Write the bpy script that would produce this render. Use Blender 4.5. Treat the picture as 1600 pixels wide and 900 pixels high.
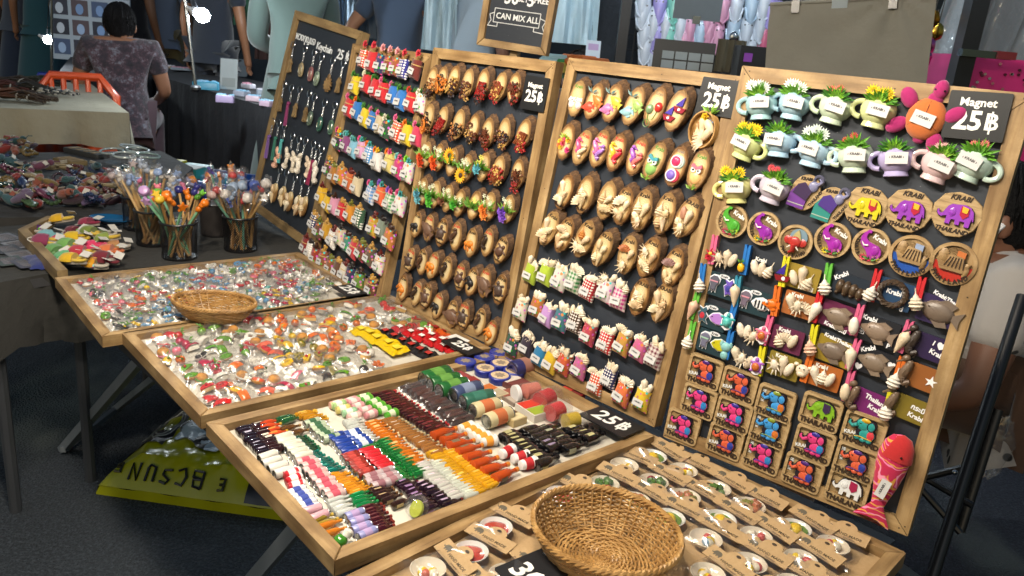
import bpy, bmesh, math, random
from mathutils import Vector, Matrix, Euler
for o in list(bpy.data.objects): bpy.data.objects.remove(o)
sc = bpy.context.scene
R = math.radians
rnd = random.Random(7)
COL = sc.collection
# ---------------------------------------------------------------- camera, sky, light, exposure
CAMZ = 1.22
F_PX, PITCH, ROLL = 1245.4, R(17.38), R(5.26)          # focal length in pixels of a 1600 wide frame
cam_d = bpy.data.cameras.new('camera'); cam = bpy.data.objects.new('camera', cam_d); COL.objects.link(cam)
cam_d.sensor_width = 36.0; cam_d.lens = 36.0 * F_PX / 1600.0; cam_d.clip_start = 0.02; cam_d.clip_end = 400
cam.matrix_world = Matrix.Translation((0, 0, CAMZ)) @ Matrix.Rotation(math.pi / 2 - PITCH, 4, 'X') @ Matrix.Rotation(ROLL, 4, 'Z')
cam_d.dof.use_dof = True; cam_d.dof.focus_distance = 1.25; cam_d.dof.aperture_fstop = 16.0
sc.camera = cam
sc.view_settings.view_transform = 'Standard'; sc.view_settings.look = 'None'
sc.view_settings.exposure = 0.0; sc.view_settings.gamma = 1.0; sc.view_settings.use_curve_mapping = False
w = bpy.data.worlds.new('World'); sc.world = w; w.use_nodes = True
nt = w.node_tree; nt.nodes.clear()
sky = nt.nodes.new('ShaderNodeTexSky'); sky.sky_type = 'NISHITA'; sky.sun_disc = False
sky.sun_elevation = R(18.0); sky.sun_rotation = R(200); sky.air_density = 1.6; sky.ozone_density = 3.0
bg = nt.nodes.new('ShaderNodeBackground'); bg.inputs[1].default_value = 0.07
wo = nt.nodes.new('ShaderNodeOutputWorld')
nt.links.new(sky.outputs[0], bg.inputs[0]); nt.links.new(bg.outputs[0], wo.inputs[0])
sun_d = bpy.data.lights.new('sun', 'SUN'); sun_d.energy = 0.06; sun_d.angle = R(12); sun_d.color = (0.75, 0.85, 1.0)
sun = bpy.data.objects.new('sun', sun_d); COL.objects.link(sun); sun.rotation_euler = (R(50), R(-18), 0)
sc.cycles.use_denoising = True; sc.cycles.transparent_max_bounces = 24; sc.cycles.max_bounces = 6
sc.cycles.sample_clamp_indirect = 4.0; sc.cycles.caustics_reflective = False; sc.cycles.caustics_refractive = False
BULB_WARM, BULB_COOL = 270.0, 520.0
# ---------------------------------------------------------------- pixel -> point helpers (a point on a real plane of the place)
CM = cam.matrix_world.copy(); CO = CM.translation.copy()
def ray(x, y):
    return (CM.to_3x3() @ Vector(((x - 800) / F_PX, (450 - y) / F_PX, -1.0))).normalized()
def on_plane(x, y, p, n):
    d = ray(x, y); return CO + d * ((p - CO).dot(n) / d.dot(n))
def on_z(x, y, z):
    return on_plane(x, y, Vector((0, 0, z)), Vector((0, 0, 1)))
def at(x, y, Y):                                        # the point at world distance Y in front
    d = ray(x, y); return CO + d * (Y / d.y)
class Frame:
    """a flat display surface: origin at its lower left, U to the right, V up along it, N out of it"""
    def __init__(s, o, U, V, W, H):
        s.o, s.U, s.V, s.W, s.H = Vector(o), Vector(U).normalized(), Vector(V).normalized(), W, H
        s.N = s.U.cross(s.V)
    def uv(s, x, y, d=0.0):
        p = on_plane(x, y, s.o + s.N * d, s.N) - s.o
        return p.dot(s.U), p.dot(s.V)
    def mat(s, u, v, d=0.0, rot=0.0, sc_=1.0):
        M = Matrix((s.U, s.V, s.N)).transposed().to_4x4(); M.translation = s.o + s.U * u + s.V * v + s.N * d
        return M @ Matrix.Rotation(rot, 4, 'Z') @ Matrix.Scale(sc_, 4)
    def px(s, x, y, d=0.0, rot=0.0, sc_=1.0, lift=0.0):
        u, v = s.uv(x, y, lift); return s.mat(u, v, d, rot, sc_)
def board_frame(o, ang, lean, W, H, tilt=0.0):
    t, l = R(ang), R(lean)
    U = Vector((math.cos(t), math.sin(t), 0)); n = Vector((-math.sin(t), math.cos(t), 0))
    V = n * math.sin(l) + Vector((0, 0, math.cos(l)))
    if tilt:
        c, s_ = math.cos(R(tilt)), math.sin(R(tilt)); U, V = U * c + V * s_, V * c - U * s_
    return Frame(o, U, V, W, H)
def tray_frame(o, ang, W, D):
    t = R(ang)
    return Frame(o, (math.cos(t), math.sin(t), 0), (-math.sin(t), math.cos(t), 0), W, D)
# ---------------------------------------------------------------- colours and materials
def lin(c): return c / 12.92 if c <= 0.04045 else ((c + 0.055) / 1.055) ** 2.4
def C(h):
    h = h.lstrip('#'); return tuple(lin(int(h[i:i + 2], 16) / 255) for i in (0, 2, 4)) + (1.0,)
def G(v): return (v, v, v, 1.0)
MATS = {}
class NT:
    def __init__(s, name):
        s.m = bpy.data.materials.new(name); s.m.use_nodes = True; s.t = s.m.node_tree; s.t.nodes.clear()
        s.out = s.n('OutputMaterial'); MATS[name] = s.m
    def n(s, t, **k):
        x = s.t.nodes.new('ShaderNode' + t)
        for a, b in k.items(): setattr(x, a, b)
        return x
    def l(s, a, b): s.t.links.new(a, b)
    def tc(s, kind='Object', scale=(1, 1, 1)):
        c = s.n('TexCoord'); m = s.n('Mapping'); m.inputs['Scale'].default_value = scale
        s.l(c.outputs[kind], m.inputs['Vector']); return m.outputs[0]
    def noise(s, vec, scale, detail=3, rough=0.55):
        x = s.n('TexNoise'); x.inputs['Scale'].default_value = scale; x.inputs['Detail'].default_value = detail
        x.inputs['Roughness'].default_value = rough; s.l(vec, x.inputs['Vector']); return x.outputs[0]
    def ramp(s, fac, stops, mode='LINEAR'):
        x = s.n('ValToRGB'); x.color_ramp.interpolation = mode; e = x.color_ramp.elements
        while len(e) < len(stops): e.new(0.5)
        for i, (p, c) in enumerate(stops): e[i].position = p; e[i].color = c if len(c) == 4 else tuple(c) + (1,)
        s.l(fac, x.inputs[0]); return x.outputs[0]
    def mix(s, fac, a, b, mode='MIX'):
        x = s.n('Mix', data_type='RGBA', blend_type=mode)
        for sock, v in ((x.inputs[0], fac), (x.inputs[6], a), (x.inputs[7], b)):
            if hasattr(v, 'links'): s.l(v, sock)
            else: sock.default_value = v
        return x.outputs[2]
    def math(s, op, a, b=0.0):
        x = s.n('Math', operation=op)
        for sock, v in ((x.inputs[0], a), (x.inputs[1], b)):
            if hasattr(v, 'links'): s.l(v, sock)
            else: sock.default_value = v
        return x.outputs[0]
    def bump(s, h, strength=0.3, dist=0.002):
        x = s.n('Bump'); x.inputs['Strength'].default_value = strength; x.inputs['Distance'].default_value = dist
        s.l(h, x.inputs['Height']); return x.outputs[0]
    def oinfo(s): return s.n('ObjectInfo')
    def bsdf(s, col, rough=0.5, normal=None, **k):
        b = s.n('BsdfPrincipled')
        for key, v in (('Base Color', col), ('Roughness', rough)):
            if hasattr(v, 'links'): s.l(v, b.inputs[key])
            else: b.inputs[key].default_value = v
        if normal is not None: s.l(normal, b.inputs['Normal'])
        for key, v in k.items():
            sock = b.inputs[key.replace('_', ' ')]
            if hasattr(v, 'links'): s.l(v, sock)
            else: sock.default_value = v
        s.l(b.outputs[0], s.out.inputs['Surface']); return b
def obj_mat(name, rough, var=0.12, nscale=60, bumps=0.15, bdist=0.0006, **k):
    """colour comes from each object's own colour; a little mottling and relief on top"""
    q = NT(name); oi = q.oinfo(); v = q.tc(); f = q.noise(v, nscale, 4)
    c = q.mix(q.math('MULTIPLY', f, 1.0), q.mix(1.0, oi.outputs['Color'], G(1 - var), 'MULTIPLY'), q.mix(1.0, oi.outputs['Color'], G(1 + var), 'MULTIPLY'))
    return q.bsdf(c, rough, q.bump(q.noise(v, nscale * 2.5, 4), bumps, bdist), **k)
obj_mat('plastic', 0.28, 0.06); obj_mat('ceramic', 0.16, 0.04, 30, 0.05, Coat_Weight=0.5); obj_mat('matte', 0.72, 0.15)
obj_mat('resin', 0.38, 0.16, 140, 0.4, 0.0008); obj_mat('cloth', 0.92, 0.12, 320, 0.5, 0.0008, Sheen_Weight=0.3)
obj_mat('bigcloth', 0.92, 0.16, 9, 0.6, 0.01); obj_mat('paper', 0.7, 0.04); obj_mat('metal', 0.25, 0.05, Metallic=1.0)
obj_mat('skin', 0.5, 0.08, 25); obj_mat('hair', 0.7, 0.4, 60, 0.9, 0.008, Specular_IOR_Level=0.2); obj_mat('leafy', 0.5, 0.28, 90, 0.3)
obj_mat('shell', 0.45, 0.22, 110, 0.6, 0.001); obj_mat('spice', 0.4, 0.45, 170, 0.6, 0.0012)
obj_mat('paint', 0.45, 0.07, 40, 0.1); obj_mat('darkmetal', 0.4, 0.2, 20)
def film(name, base=0.05, rough=0.07, nscale=55, haze=0.04, bs=0.9, bd=0.004):
    q = NT(name); v = q.tc(); h = q.noise(v, nscale, 3, 0.6)
    vo = q.n('TexVoronoi', feature='DISTANCE_TO_EDGE'); vo.inputs['Scale'].default_value = nscale * 1.1; q.l(v, vo.inputs['Vector'])
    nrm = q.bump(q.math('ADD', h, vo.outputs[0]), bs, bd)
    lw = q.n('LayerWeight'); lw.inputs[0].default_value = 0.35; q.l(nrm, lw.inputs['Normal'])
    gl = q.n('BsdfGlossy'); gl.inputs['Roughness'].default_value = rough; q.l(nrm, gl.inputs['Normal'])
    tr = q.n('BsdfTransparent'); df = q.n('BsdfDiffuse'); df.inputs[0].default_value = G(0.85)
    m1 = q.n('MixShader'); m1.inputs[0].default_value = haze; q.l(tr.outputs[0], m1.inputs[1]); q.l(df.outputs[0], m1.inputs[2])
    m2 = q.n('MixShader'); q.l(q.math('ADD', q.math('MULTIPLY', lw.outputs[0], 0.14), base), m2.inputs[0])
    q.l(m1.outputs[0], m2.inputs[1]); q.l(gl.outputs[0], m2.inputs[2]); q.l(m2.outputs[0], q.out.inputs['Surface'])
film('film', 0.075, 0.20, 70, 0.02, 0.3, 0.002); film('clear_plastic', 0.06, 0.05, 12, 0.03, 0.25, 0.002); film('bag_film', 0.05, 0.12, 9, 0.10, 0.9, 0.02)
def net():
    q = NT('mesh_net'); v = q.tc('Object', (1, 1, 1)); c = q.n('BsdfPrincipled'); c.inputs['Base Color'].default_value = C('#121214'); c.inputs['Roughness'].default_value = 0.4
    sx = q.n('SeparateXYZ'); q.l(v, sx.inputs[0]); an = q.math('ARCTAN2', sx.outputs[1], sx.outputs[0])
    a = q.math('SINE', q.math('ADD', q.math('MULTIPLY', an, 44), q.math('MULTIPLY', sx.outputs[2], 900))); b = q.math('SINE', q.math('SUBTRACT', q.math('MULTIPLY', an, 44), q.math('MULTIPLY', sx.outputs[2], 900)))
    m = q.n('MixShader'); q.l(q.math('GREATER_THAN', q.math('MAXIMUM', a, b), 0.72), m.inputs[0]); tr = q.n('BsdfTransparent'); q.l(tr.outputs[0], m.inputs[1]); q.l(c.outputs[0], m.inputs[2]); q.l(m.outputs[0], q.out.inputs['Surface'])
net()
def glassy(name):
    q = NT(name); oi = q.oinfo()
    q.bsdf(q.mix(1.0, oi.outputs['Color'], G(1.5), 'MULTIPLY'), 0.10, None, Transmission_Weight=0.3, IOR=1.45, Coat_Weight=1.0, Coat_Roughness=0.12)
glassy('glass')
def wood(name, a, b, c, scale=1.0, rough=0.5):
    q = NT(name); v = q.tc('Object', (1.2 * scale, 14 * scale, 14 * scale)); oi = q.oinfo()
    sh = q.n('VectorMath', operation='ADD'); q.l(v, sh.inputs[0])
    cx = q.n('CombineXYZ'); q.l(q.math('MULTIPLY', oi.outputs['Random'], 40), cx.inputs[0]); q.l(q.math('MULTIPLY', oi.outputs['Random'], 17), cx.inputs[1]); q.l(cx.outputs[0], sh.inputs[1])
    g = q.noise(sh.outputs[0], 5, 6, 0.6); wv = q.n('TexWave'); wv.inputs['Scale'].default_value = 2.2; wv.inputs['Distortion'].default_value = 5; wv.inputs['Detail'].default_value = 3
    q.l(sh.outputs[0], wv.inputs['Vector'])
    col = q.mix(q.math('MULTIPLY', wv.outputs[1], 0.5), q.ramp(g, [(0.25, a), (0.5, b), (0.75, c)]), a)
    st = q.noise(q.tc('Object', (9, 9, 9)), 2.0, 6, 0.7); col = q.mix(q.ramp(st, [(0.42, G(0)), (0.72, G(0.6))]), col, a); sc_ = q.noise(q.tc('Object', (6, 90, 90)), 3.0, 3); col = q.mix(q.ramp(sc_, [(0.62, G(0)), (0.70, G(0.45))]), col, C('#4a3218'))
    q.bsdf(col, q.ramp(g, [(0, G(rough - .1)), (1, G(rough + .15))]), q.bump(q.math('ADD', g, wv.outputs[1]), 0.2, 0.0012))
wood('pine', C('#664a2a'), C('#a28458'), C('#bfa276'))
wood('oak', C('#6b5538'), C('#957c54'), C('#ab9468'))
wood('grey_wood', C('#5b4e3c'), C('#8d7d62'), C('#a39274'))
def plaque():
    q = NT('plaque'); v = q.tc('Object', (18, 120, 18)); oi = q.oinfo(); g = q.noise(v, 3, 5, 0.6)
    q.bsdf(q.ramp(g, [(0.25, C('#77603f')), (0.5, C('#a58a60')), (0.8, C('#b99f76'))]), 0.6, q.bump(g, 0.25, 0.0008))
plaque()
def slice_face():
    q = NT('slice_face'); v = q.tc('Object', (57, 31, 0)); L = q.n('VectorMath', operation='LENGTH'); q.l(v, L.inputs[0])
    n = q.noise(q.tc('Object', (50, 50, 50)), 2.2, 4); oi = q.oinfo()
    rr = q.math('ADD', L.outputs['Value'], q.math('MULTIPLY', n, 0.22))
    base = q.ramp(rr, [(0.0, C('#d6c294')), (0.5, C('#dfd0a8')), (0.82, C('#c8ac78')), (0.93, C('#946c3c')), (1.0, C('#6a4624'))])
    ring = q.math('SINE', q.math('MULTIPLY', rr, 60)); col = q.mix(q.math('MULTIPLY', q.math('ADD', ring, 1), 0.16), base, C('#8f6838')); n3 = q.noise(q.tc('Object', (120, 40, 10)), 2.0, 4); col = q.mix(q.ramp(n3, [(0.52, G(0)), (0.75, G(0.35))]), col, C('#a8824c'))
    col = q.mix(q.math('MULTIPLY', oi.outputs['Random'], 0.35), col, C('#b89a66'))
    q.bsdf(col, 0.42, q.bump(n, 0.2, 0.0006), Coat_Weight=0.25)
slice_face()
def bark():
    q = NT('bark'); v = q.tc('Object', (1, 1, 0.25)); n = q.noise(v, 150, 5, 0.7); n2 = q.noise(v, 45, 3)
    q.bsdf(q.ramp(n, [(0.3, C('#241810')), (0.55, C('#5c4128')), (0.8, C('#8a6a45'))]), 0.8, q.bump(q.math('ADD', n, n2), 0.9, 0.003))
bark()
def chalk():
    q = NT('chalkboard'); v = q.tc('Object', (1, 1, 1)); n = q.noise(v, 5, 6, 0.7); s = q.noise(q.tc('Object', (8, 60, 8)), 6, 3)
    c = q.mix(q.ramp(n, [(0.45, G(0)), (0.8, G(0.35))]), C('#1b212b'), C('#3a414c')); c = q.mix(q.math('MULTIPLY', s, 0.12), c, C('#565c66'))
    sp = q.n('TexVoronoi'); sp.inputs['Scale'].default_value = 55; q.l(v, sp.inputs['Vector'])
    c = q.mix(q.ramp(sp.outputs[0], [(0.03, G(0.35)), (0.05, G(0))]), c, C('#8a8c90'))
    q.bsdf(c, q.ramp(n, [(0.3, G(0.42)), (0.8, G(0.7))]), q.bump(q.noise(v, 300, 3), 0.08, 0.0005))
chalk()
def lining():
    q = NT('lining'); v = q.tc(); n = q.noise(v, 7, 5, 0.6)
    q.bsdf(q.ramp(n, [(0.3, C('#b9b2a4')), (0.7, C('#d6d0c2'))]), 0.6, q.bump(q.noise(v, 40, 3), 0.15, 0.001))
lining()
def asphalt():
    q = NT('asphalt'); v = q.tc(); n = q.noise(v, 0.9, 6, 0.65); f = q.noise(v, 120, 4, 0.7)
    vo = q.n('TexVoronoi'); vo.inputs['Scale'].default_value = 160; q.l(v, vo.inputs['Vector'])
    c = q.mix(q.ramp(n, [(0.35, G(0)), (0.7, G(1))]), C('#1f242a'), C('#2c3239')); c = q.mix(q.ramp(f, [(0.45, G(0)), (0.75, G(0.6))]), c, C('#59626a'))
    st = q.noise(q.tc('Object', (1.5, 0.7, 1)), 1.1, 4); c = q.mix(q.ramp(st, [(0.58, G(0)), (0.66, G(0.7))]), c, C('#5c625c'))
    q.bsdf(c, q.ramp(n, [(0.3, G(0.75)), (0.8, G(0.95))]), q.bump(q.math('ADD', f, vo.outputs[0]), 0.8, 0.006))
asphalt()
def kraft():
    q = NT('kraft'); v = q.tc(); n = q.noise(v, 160, 5, 0.7); oi = q.oinfo()
    c = q.mix(n, C('#94764f'), C('#b99c72')); c = q.mix(q.math('MULTIPLY', oi.outputs['Random'], 0.3), c, C('#a88a62')); q.bsdf(c, 0.8, q.bump(n, 0.2, 0.0004))
kraft()
def wicker():
    q = NT('wicker'); v = q.tc(); n = q.noise(v, 45, 5, 0.6); oi = q.oinfo()
    q.bsdf(q.ramp(n, [(0.25, C('#6c4a24')), (0.5, C('#a27a44')), (0.8, C('#c49e66'))]), 0.42, q.bump(n, 0.3, 0.0012))
wicker()
def printed(name, kind):
    """woven cotton prints whose ground colour is the object's own"""
    q = NT(name); oi = q.oinfo(); v = q.tc('Object', (1, 1, 1)); col = oi.outputs['Color']
    wv = q.noise(v, 900, 2)
    if kind == 'dots':
        vo = q.n('TexVoronoi'); vo.inputs['Scale'].default_value = 190; vo.inputs['Randomness'].default_value = 0.0; q.l(q.tc('Object', (1, 1, 0.01)), vo.inputs['Vector'])
        col = q.mix(q.ramp(vo.outputs[0], [(0.30, G(1)), (0.34, G(0))]), col, C('#e8e4dc'))
    elif kind == 'gingham':
        sx = q.n('SeparateXYZ'); q.l(v, sx.inputs[0])
        a = q.math('GREATER_THAN', q.math('SINE', q.math('MULTIPLY', sx.outputs[0], 900)), 0.0); b = q.math('GREATER_THAN', q.math('SINE', q.math('MULTIPLY', sx.outputs[1], 900)), 0.0)
        col = q.mix(q.math('MULTIPLY', q.math('ADD', a, b), 0.42), col, C('#ddd6cf'))
    elif kind == 'floral':
        vo = q.n('TexVoronoi'); vo.inputs['Scale'].default_value = 130; q.l(v, vo.inputs['Vector'])
        hs = q.n('HueSaturation'); hs.inputs['Saturation'].default_value = 1.3; hs.inputs['Value'].default_value = 0.8; q.l(vo.outputs['Color'], hs.inputs['Color'])
        col = q.mix(q.ramp(vo.outputs[0], [(0.3, G(0.9)), (0.42, G(0))]), col, hs.outputs[0])
    elif kind == 'tiedye':
        n1 = q.noise(v, 15, 9, 0.8); n2 = q.noise(v, 26, 7, 0.75)
        col = q.ramp(n1, [(0.30, C('#0d0e14')), (0.45, C('#2e242c')), (0.52, C('#4a323a')), (0.60, C('#70727c')), (0.70, C('#26303c'))])
        col = q.mix(q.ramp(n2, [(0.5, G(0)), (0.62, G(0.7))]), col, C('#23242e'))
    elif kind == 'scroll':
        n1 = q.n('TexWave', wave_type='RINGS'); n1.inputs['Scale'].default_value = 38; n1.inputs['Distortion'].default_value = 9; n1.inputs['Detail'].default_value = 1.5; n1.inputs['Detail Scale'].default_value = 1.2; q.l(v, n1.inputs['Vector'])
        col = q.mix(q.ramp(n1.outputs[1], [(0.86, G(0)), (0.92, G(0.9))]), col, C('#d8a03a'))
        n2 = q.n('TexWave', wave_type='RINGS'); n2.inputs['Scale'].default_value = 30; n2.inputs['Distortion'].default_value = 12; n2.inputs['Phase Offset'].default_value = 4; q.l(v, n2.inputs['Vector'])
        col = q.mix(q.ramp(n2.outputs[1], [(0.90, G(0)), (0.95, G(0.8))]), col, C('#e58ab8'))
    elif kind == 'bows':
        vo = q.n('TexVoronoi'); vo.inputs['Scale'].default_value = 16; q.l(v, vo.inputs['Vector'])
        col = q.mix(q.ramp(vo.outputs[0], [(0.16, G(1)), (0.2, G(0))]), col, C('#15151a'))
    q.bsdf(col, 0.9, q.bump(q.math('ADD', wv, q.math('MULTIPLY', q.noise(v, 11, 3), 6.0)) if kind in ('tiedye', 'bows') else wv, 0.5, 0.0006 if kind not in ('tiedye', 'bows') else 0.006), Sheen_Weight=0.2)
for k in ('dots', 'gingham', 'floral', 'tiedye', 'scroll', 'bows'): printed('print_' + k, k)
def emit(name, col, s):
    q = NT(name); e = q.n('Emission'); e.inputs[0].default_value = col; e.inputs[1].default_value = s; q.l(e.outputs[0], q.out.inputs['Surface'])
emit('bulb_warm', (1.0, 0.89, 0.73, 1), BULB_WARM); emit('bulb_cool', (0.86, 0.95, 1.0, 1), BULB_COOL); emit('tube_cool', (0.80, 0.92, 1.0, 1), 95.0)
# ---------------------------------------------------------------- mesh building
TAU = math.tau
class MB:
    def __init__(s): s.v, s.f = [], []
    def add(s, vs, fs, M=None):
        b = len(s.v); s.v += [tuple(M @ Vector(p)) if M is not None else tuple(p) for p in vs]; s.f += [tuple(i + b for i in f) for f in fs]; return s
    def box(s, c, d, M=None):
        x, y, z = c; a, b, h = d[0] / 2, d[1] / 2, d[2] / 2
        vs = [(x + i * a, y + j * b, z + k * h) for k in (-1, 1) for i, j in ((-1, -1), (1, -1), (1, 1), (-1, 1))]
        return s.add(vs, [(3, 2, 1, 0), (4, 5, 6, 7), (0, 1, 5, 4), (1, 2, 6, 5), (2, 3, 7, 6), (3, 0, 4, 7)], M)
    def prism(s, pts, z0, z1, bev=0.0, M=None):
        n = len(pts); cx = sum(p[0] for p in pts) / n; cy = sum(p[1] for p in pts) / n
        def inset(k): return [(cx + (p[0] - cx) * (1 - k / max(1e-6, math.hypot(p[0] - cx, p[1] - cy))), cy + (p[1] - cy) * (1 - k / max(1e-6, math.hypot(p[0] - cx, p[1] - cy)))) for p in pts]
        rings = [[(x, y, z0) for x, y in pts]]
        if bev: rings += [[(x, y, z1 - bev) for x, y in pts], [(x, y, z1) for x, y in inset(bev)]]
        else: rings += [[(x, y, z1) for x, y in pts]]
        vs = [p for r in rings for p in r]; fs = []
        for k in range(len(rings) - 1):
            for i in range(n): j = (i + 1) % n; fs.append((k * n + i, k * n + j, (k + 1) * n + j, (k + 1) * n + i))
        fs.append(tuple(range(n))[::-1]); fs.append(tuple((len(rings) - 1) * n + i for i in range(n)))
        return s.add(vs, fs, M)
    def lathe(s, prof, n=12, M=None, sx=1.0, sy=1.0, a0=0.0, a1=TAU):
        vs = []; full = abs(a1 - a0 - TAU) < 1e-6; m = n if full else n + 1
        for r, z in prof: vs += [(r * math.cos(a0 + (a1 - a0) * i / n) * sx, r * math.sin(a0 + (a1 - a0) * i / n) * sy, z) for i in range(m)]
        fs = []
        for k in range(len(prof) - 1):
            for i in range(n): j = (i + 1) % m; fs.append((k * m + i, k * m + j, (k + 1) * m + j, (k + 1) * m + i))
        if prof[0][0] > 1e-5: fs.append(tuple(range(m))[::-1])
        if prof[-1][0] > 1e-5: fs.append(tuple((len(prof) - 1) * m + i for i in range(m)))
        return s.add(vs, fs, M)
    def ell(s, c, r, n=10, m=6, M=None, jit=0.0, rg=None):
        if isinstance(r, (int, float)): r = (r, r, r)
        vs = [(c[0], c[1], c[2] - r[2])]; g = rg or rnd
        for k in range(1, m):
            t = -math.pi / 2 + math.pi * k / m
            for i in range(n):
                q = 1 + (g.uniform(-jit, jit) if jit else 0); a = TAU * i / n
                vs.append((c[0] + r[0] * math.cos(t) * math.cos(a) * q, c[1] + r[1] * math.cos(t) * math.sin(a) * q, c[2] + r[2] * math.sin(t) * q))
        vs.append((c[0], c[1], c[2] + r[2])); fs = [(0, 1 + (i + 1) % n, 1 + i) for i in range(n)]
        for k in range(m - 2):
            for i in range(n): j = (i + 1) % n; b = 1 + k * n; fs.append((b + i, b + j, b + n + j, b + n + i))
        b = 1 + (m - 2) * n; fs += [(b + i, b + (i + 1) % n, len(vs) - 1) for i in range(n)]
        return s.add(vs, fs, M)
    def tube(s, pts, r, n=6, M=None, closed=False, flat=1.0):
        P = [Vector(p) for p in pts]; N = len(P); vs = []; up = Vector((0, 0, 1))
        for i in range(N):
            if closed: d = P[(i + 1) % N] - P[i - 1]
            else: d = P[min(i + 1, N - 1)] - P[max(i - 1, 0)]
            d.normalize(); a = d.cross(up)
            if a.length < 0.15: a = d.cross(Vector((1, 0, 0)))
            a.normalize(); b = a.cross(d); rr = r[i] if isinstance(r, (list, tuple)) else r
            vs += [tuple(P[i] + a * (math.cos(TAU * k / n) * rr) + b * (math.sin(TAU * k / n) * rr * flat)) for k in range(n)]
        fs = []
        for i in range(N if closed else N - 1):
            o = (i + 1) % N
            for k in range(n): l = (k + 1) % n; fs.append((i * n + k, i * n + l, o * n + l, o * n + k))
        if not closed: fs.append(tuple(range(n))[::-1]); fs.append(tuple((N - 1) * n + k for k in range(n)))
        return s.add(vs, fs, M)
    def ring(s, c, Rr, r, n=14, m=6, M=None, sy=1.0):
        return s.tube([(c[0] + Rr * math.cos(TAU * i / n), c[1] + Rr * sy * math.sin(TAU * i / n), c[2]) for i in range(n)], r, m, M, True)
    def leaf(s, p, d, L, wd, fold=0.25, up=Vector((0, 0, 1))):
        p, d = Vector(p), Vector(d).normalized(); sd = d.cross(up)
        if sd.length < 0.1: sd = d.cross(Vector((0, 1, 0)))
        sd.normalize(); nn = sd.cross(d)
        a = p + d * L * 0.45; q = p + d * L - nn * L * 0.12; z = nn * wd * fold
        return s.add([p, a + sd * wd / 2 + z, q, a - sd * wd / 2 + z, a], [(0, 1, 4), (1, 2, 4), (2, 3, 4), (3, 0, 4)])
    def sheet(s, fn, nu, nv, M=None):
        vs = [fn(i / nu, j / nv) for j in range(nv + 1) for i in range(nu + 1)]; k = nu + 1
        return s.add(vs, [(j * k + i, j * k + i + 1, (j + 1) * k + i + 1, (j + 1) * k + i) for j in range(nv) for i in range(nu)], M)
CACHE = {}
def me(key, fn=None, smooth=True):
    """mesh data from a builder, kept under its key so that alike pieces share it"""
    if key in CACHE: return CACHE[key]
    mb = fn() if callable(fn) else fn
    m = bpy.data.meshes.new(str(key)); m.from_pydata(mb.v, [], mb.f); m.update()
    if smooth:
        m.polygons.foreach_set('use_smooth', [True] * len(m.polygons))
        m.set_sharp_from_angle(angle=R(42))
    m.materials.append(None); CACHE[key] = m; return m
_k = [0]
def uniq(): _k[0] += 1; return 'm%d' % _k[0]
def put(name, mesh, mat, parent=None, M=None, col=None, label=None, cat=None, group=None, kind=None, smooth=True):
    if isinstance(mesh, MB): mesh = me(uniq(), mesh, smooth)
    o = bpy.data.objects.new(name, mesh); COL.objects.link(o)
    sl = o.material_slots[0]; sl.link = 'OBJECT'; sl.material = MATS[mat]
    if col is not None: o.color = C(col) if isinstance(col, str) else col
    if parent is not None: o.parent = parent
    if M is not None: o.matrix_local = M if isinstance(M, Matrix) else Matrix.Translation(M)
    for k, v in (('label', label), ('category', cat), ('group', group), ('kind', kind)):
        if v: o[k] = v
    return o
def thing(name, label, cat, M=None, group=None):
    o = bpy.data.objects.new(name, None); COL.objects.link(o); o.empty_display_size = 0.02
    o['label'] = label; o['category'] = cat
    if group: o['group'] = group
    if M is not None: o.matrix_world = M if isinstance(M, Matrix) else Matrix.Translation(M)
    return o
def T(x=0, y=0, z=0, rx=0, ry=0, rz=0, s=1.0):
    return Matrix.Translation((x, y, z)) @ Euler((R(rx), R(ry), R(rz))).to_matrix().to_4x4() @ Matrix.Scale(s, 4)
def text(s, size, ext=0.0006, bold=0.0, shear=0.0, space=1.0):
    key = ('txt', s, size, ext, bold, shear, space)
    if key in CACHE: return CACHE[key]
    cu = bpy.data.curves.new('txt', 'FONT'); cu.body = s; cu.size = size; cu.align_x = 'CENTER'; cu.align_y = 'CENTER'
    cu.extrude = ext; cu.offset = bold; cu.shear = shear; cu.space_character = space; cu.resolution_u = 2
    o = bpy.data.objects.new('txt', cu); COL.objects.link(o)
    m = bpy.data.meshes.new_from_object(o); bpy.data.objects.remove(o)
    m.materials.clear(); m.materials.append(None); CACHE[key] = m; return m
def rrect(w, h, r, n=3, cx=0, cy=0):
    pts = []
    for sx, sy, a in ((1, -1, -90), (1, 1, 0), (-1, 1, 90), (-1, -1, 180)):
        for i in range(n + 1):
            t = R(a + 90 * i / n); pts.append((cx + sx * (w / 2 - r) + r * math.cos(t), cy + sy * (h / 2 - r) + r * math.sin(t)))
    return pts
def disc(rx, ry=None, n=24, wob=0.0, rg=None):
    ry = ry or rx; g = rg or rnd; k = [1 + (g.uniform(-wob, wob) if wob else 0) for _ in range(n)]
    return [(rx * math.cos(TAU * i / n) * k[i], ry * math.sin(TAU * i / n) * k[i]) for i in range(n)]
def star(n, r0, r1, rot=90): return [((r0 if i % 2 == 0 else r1) * math.cos(R(rot) + math.pi * i / n), (r0 if i % 2 == 0 else r1) * math.sin(R(rot) + math.pi * i / n)) for i in range(2 * n)]
ORD = ['first', 'second', 'third', 'fourth', 'fifth', 'sixth', 'seventh', 'eighth', 'ninth', 'tenth', 'eleventh', 'twelfth']
# ================================================================ the setting
Z0 = 0.635                                              # height of the tray rims
put('ground', MB().box((0, 60, -0.05), (260, 260, 0.1)), 'asphalt', kind='structure', smooth=False)
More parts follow.
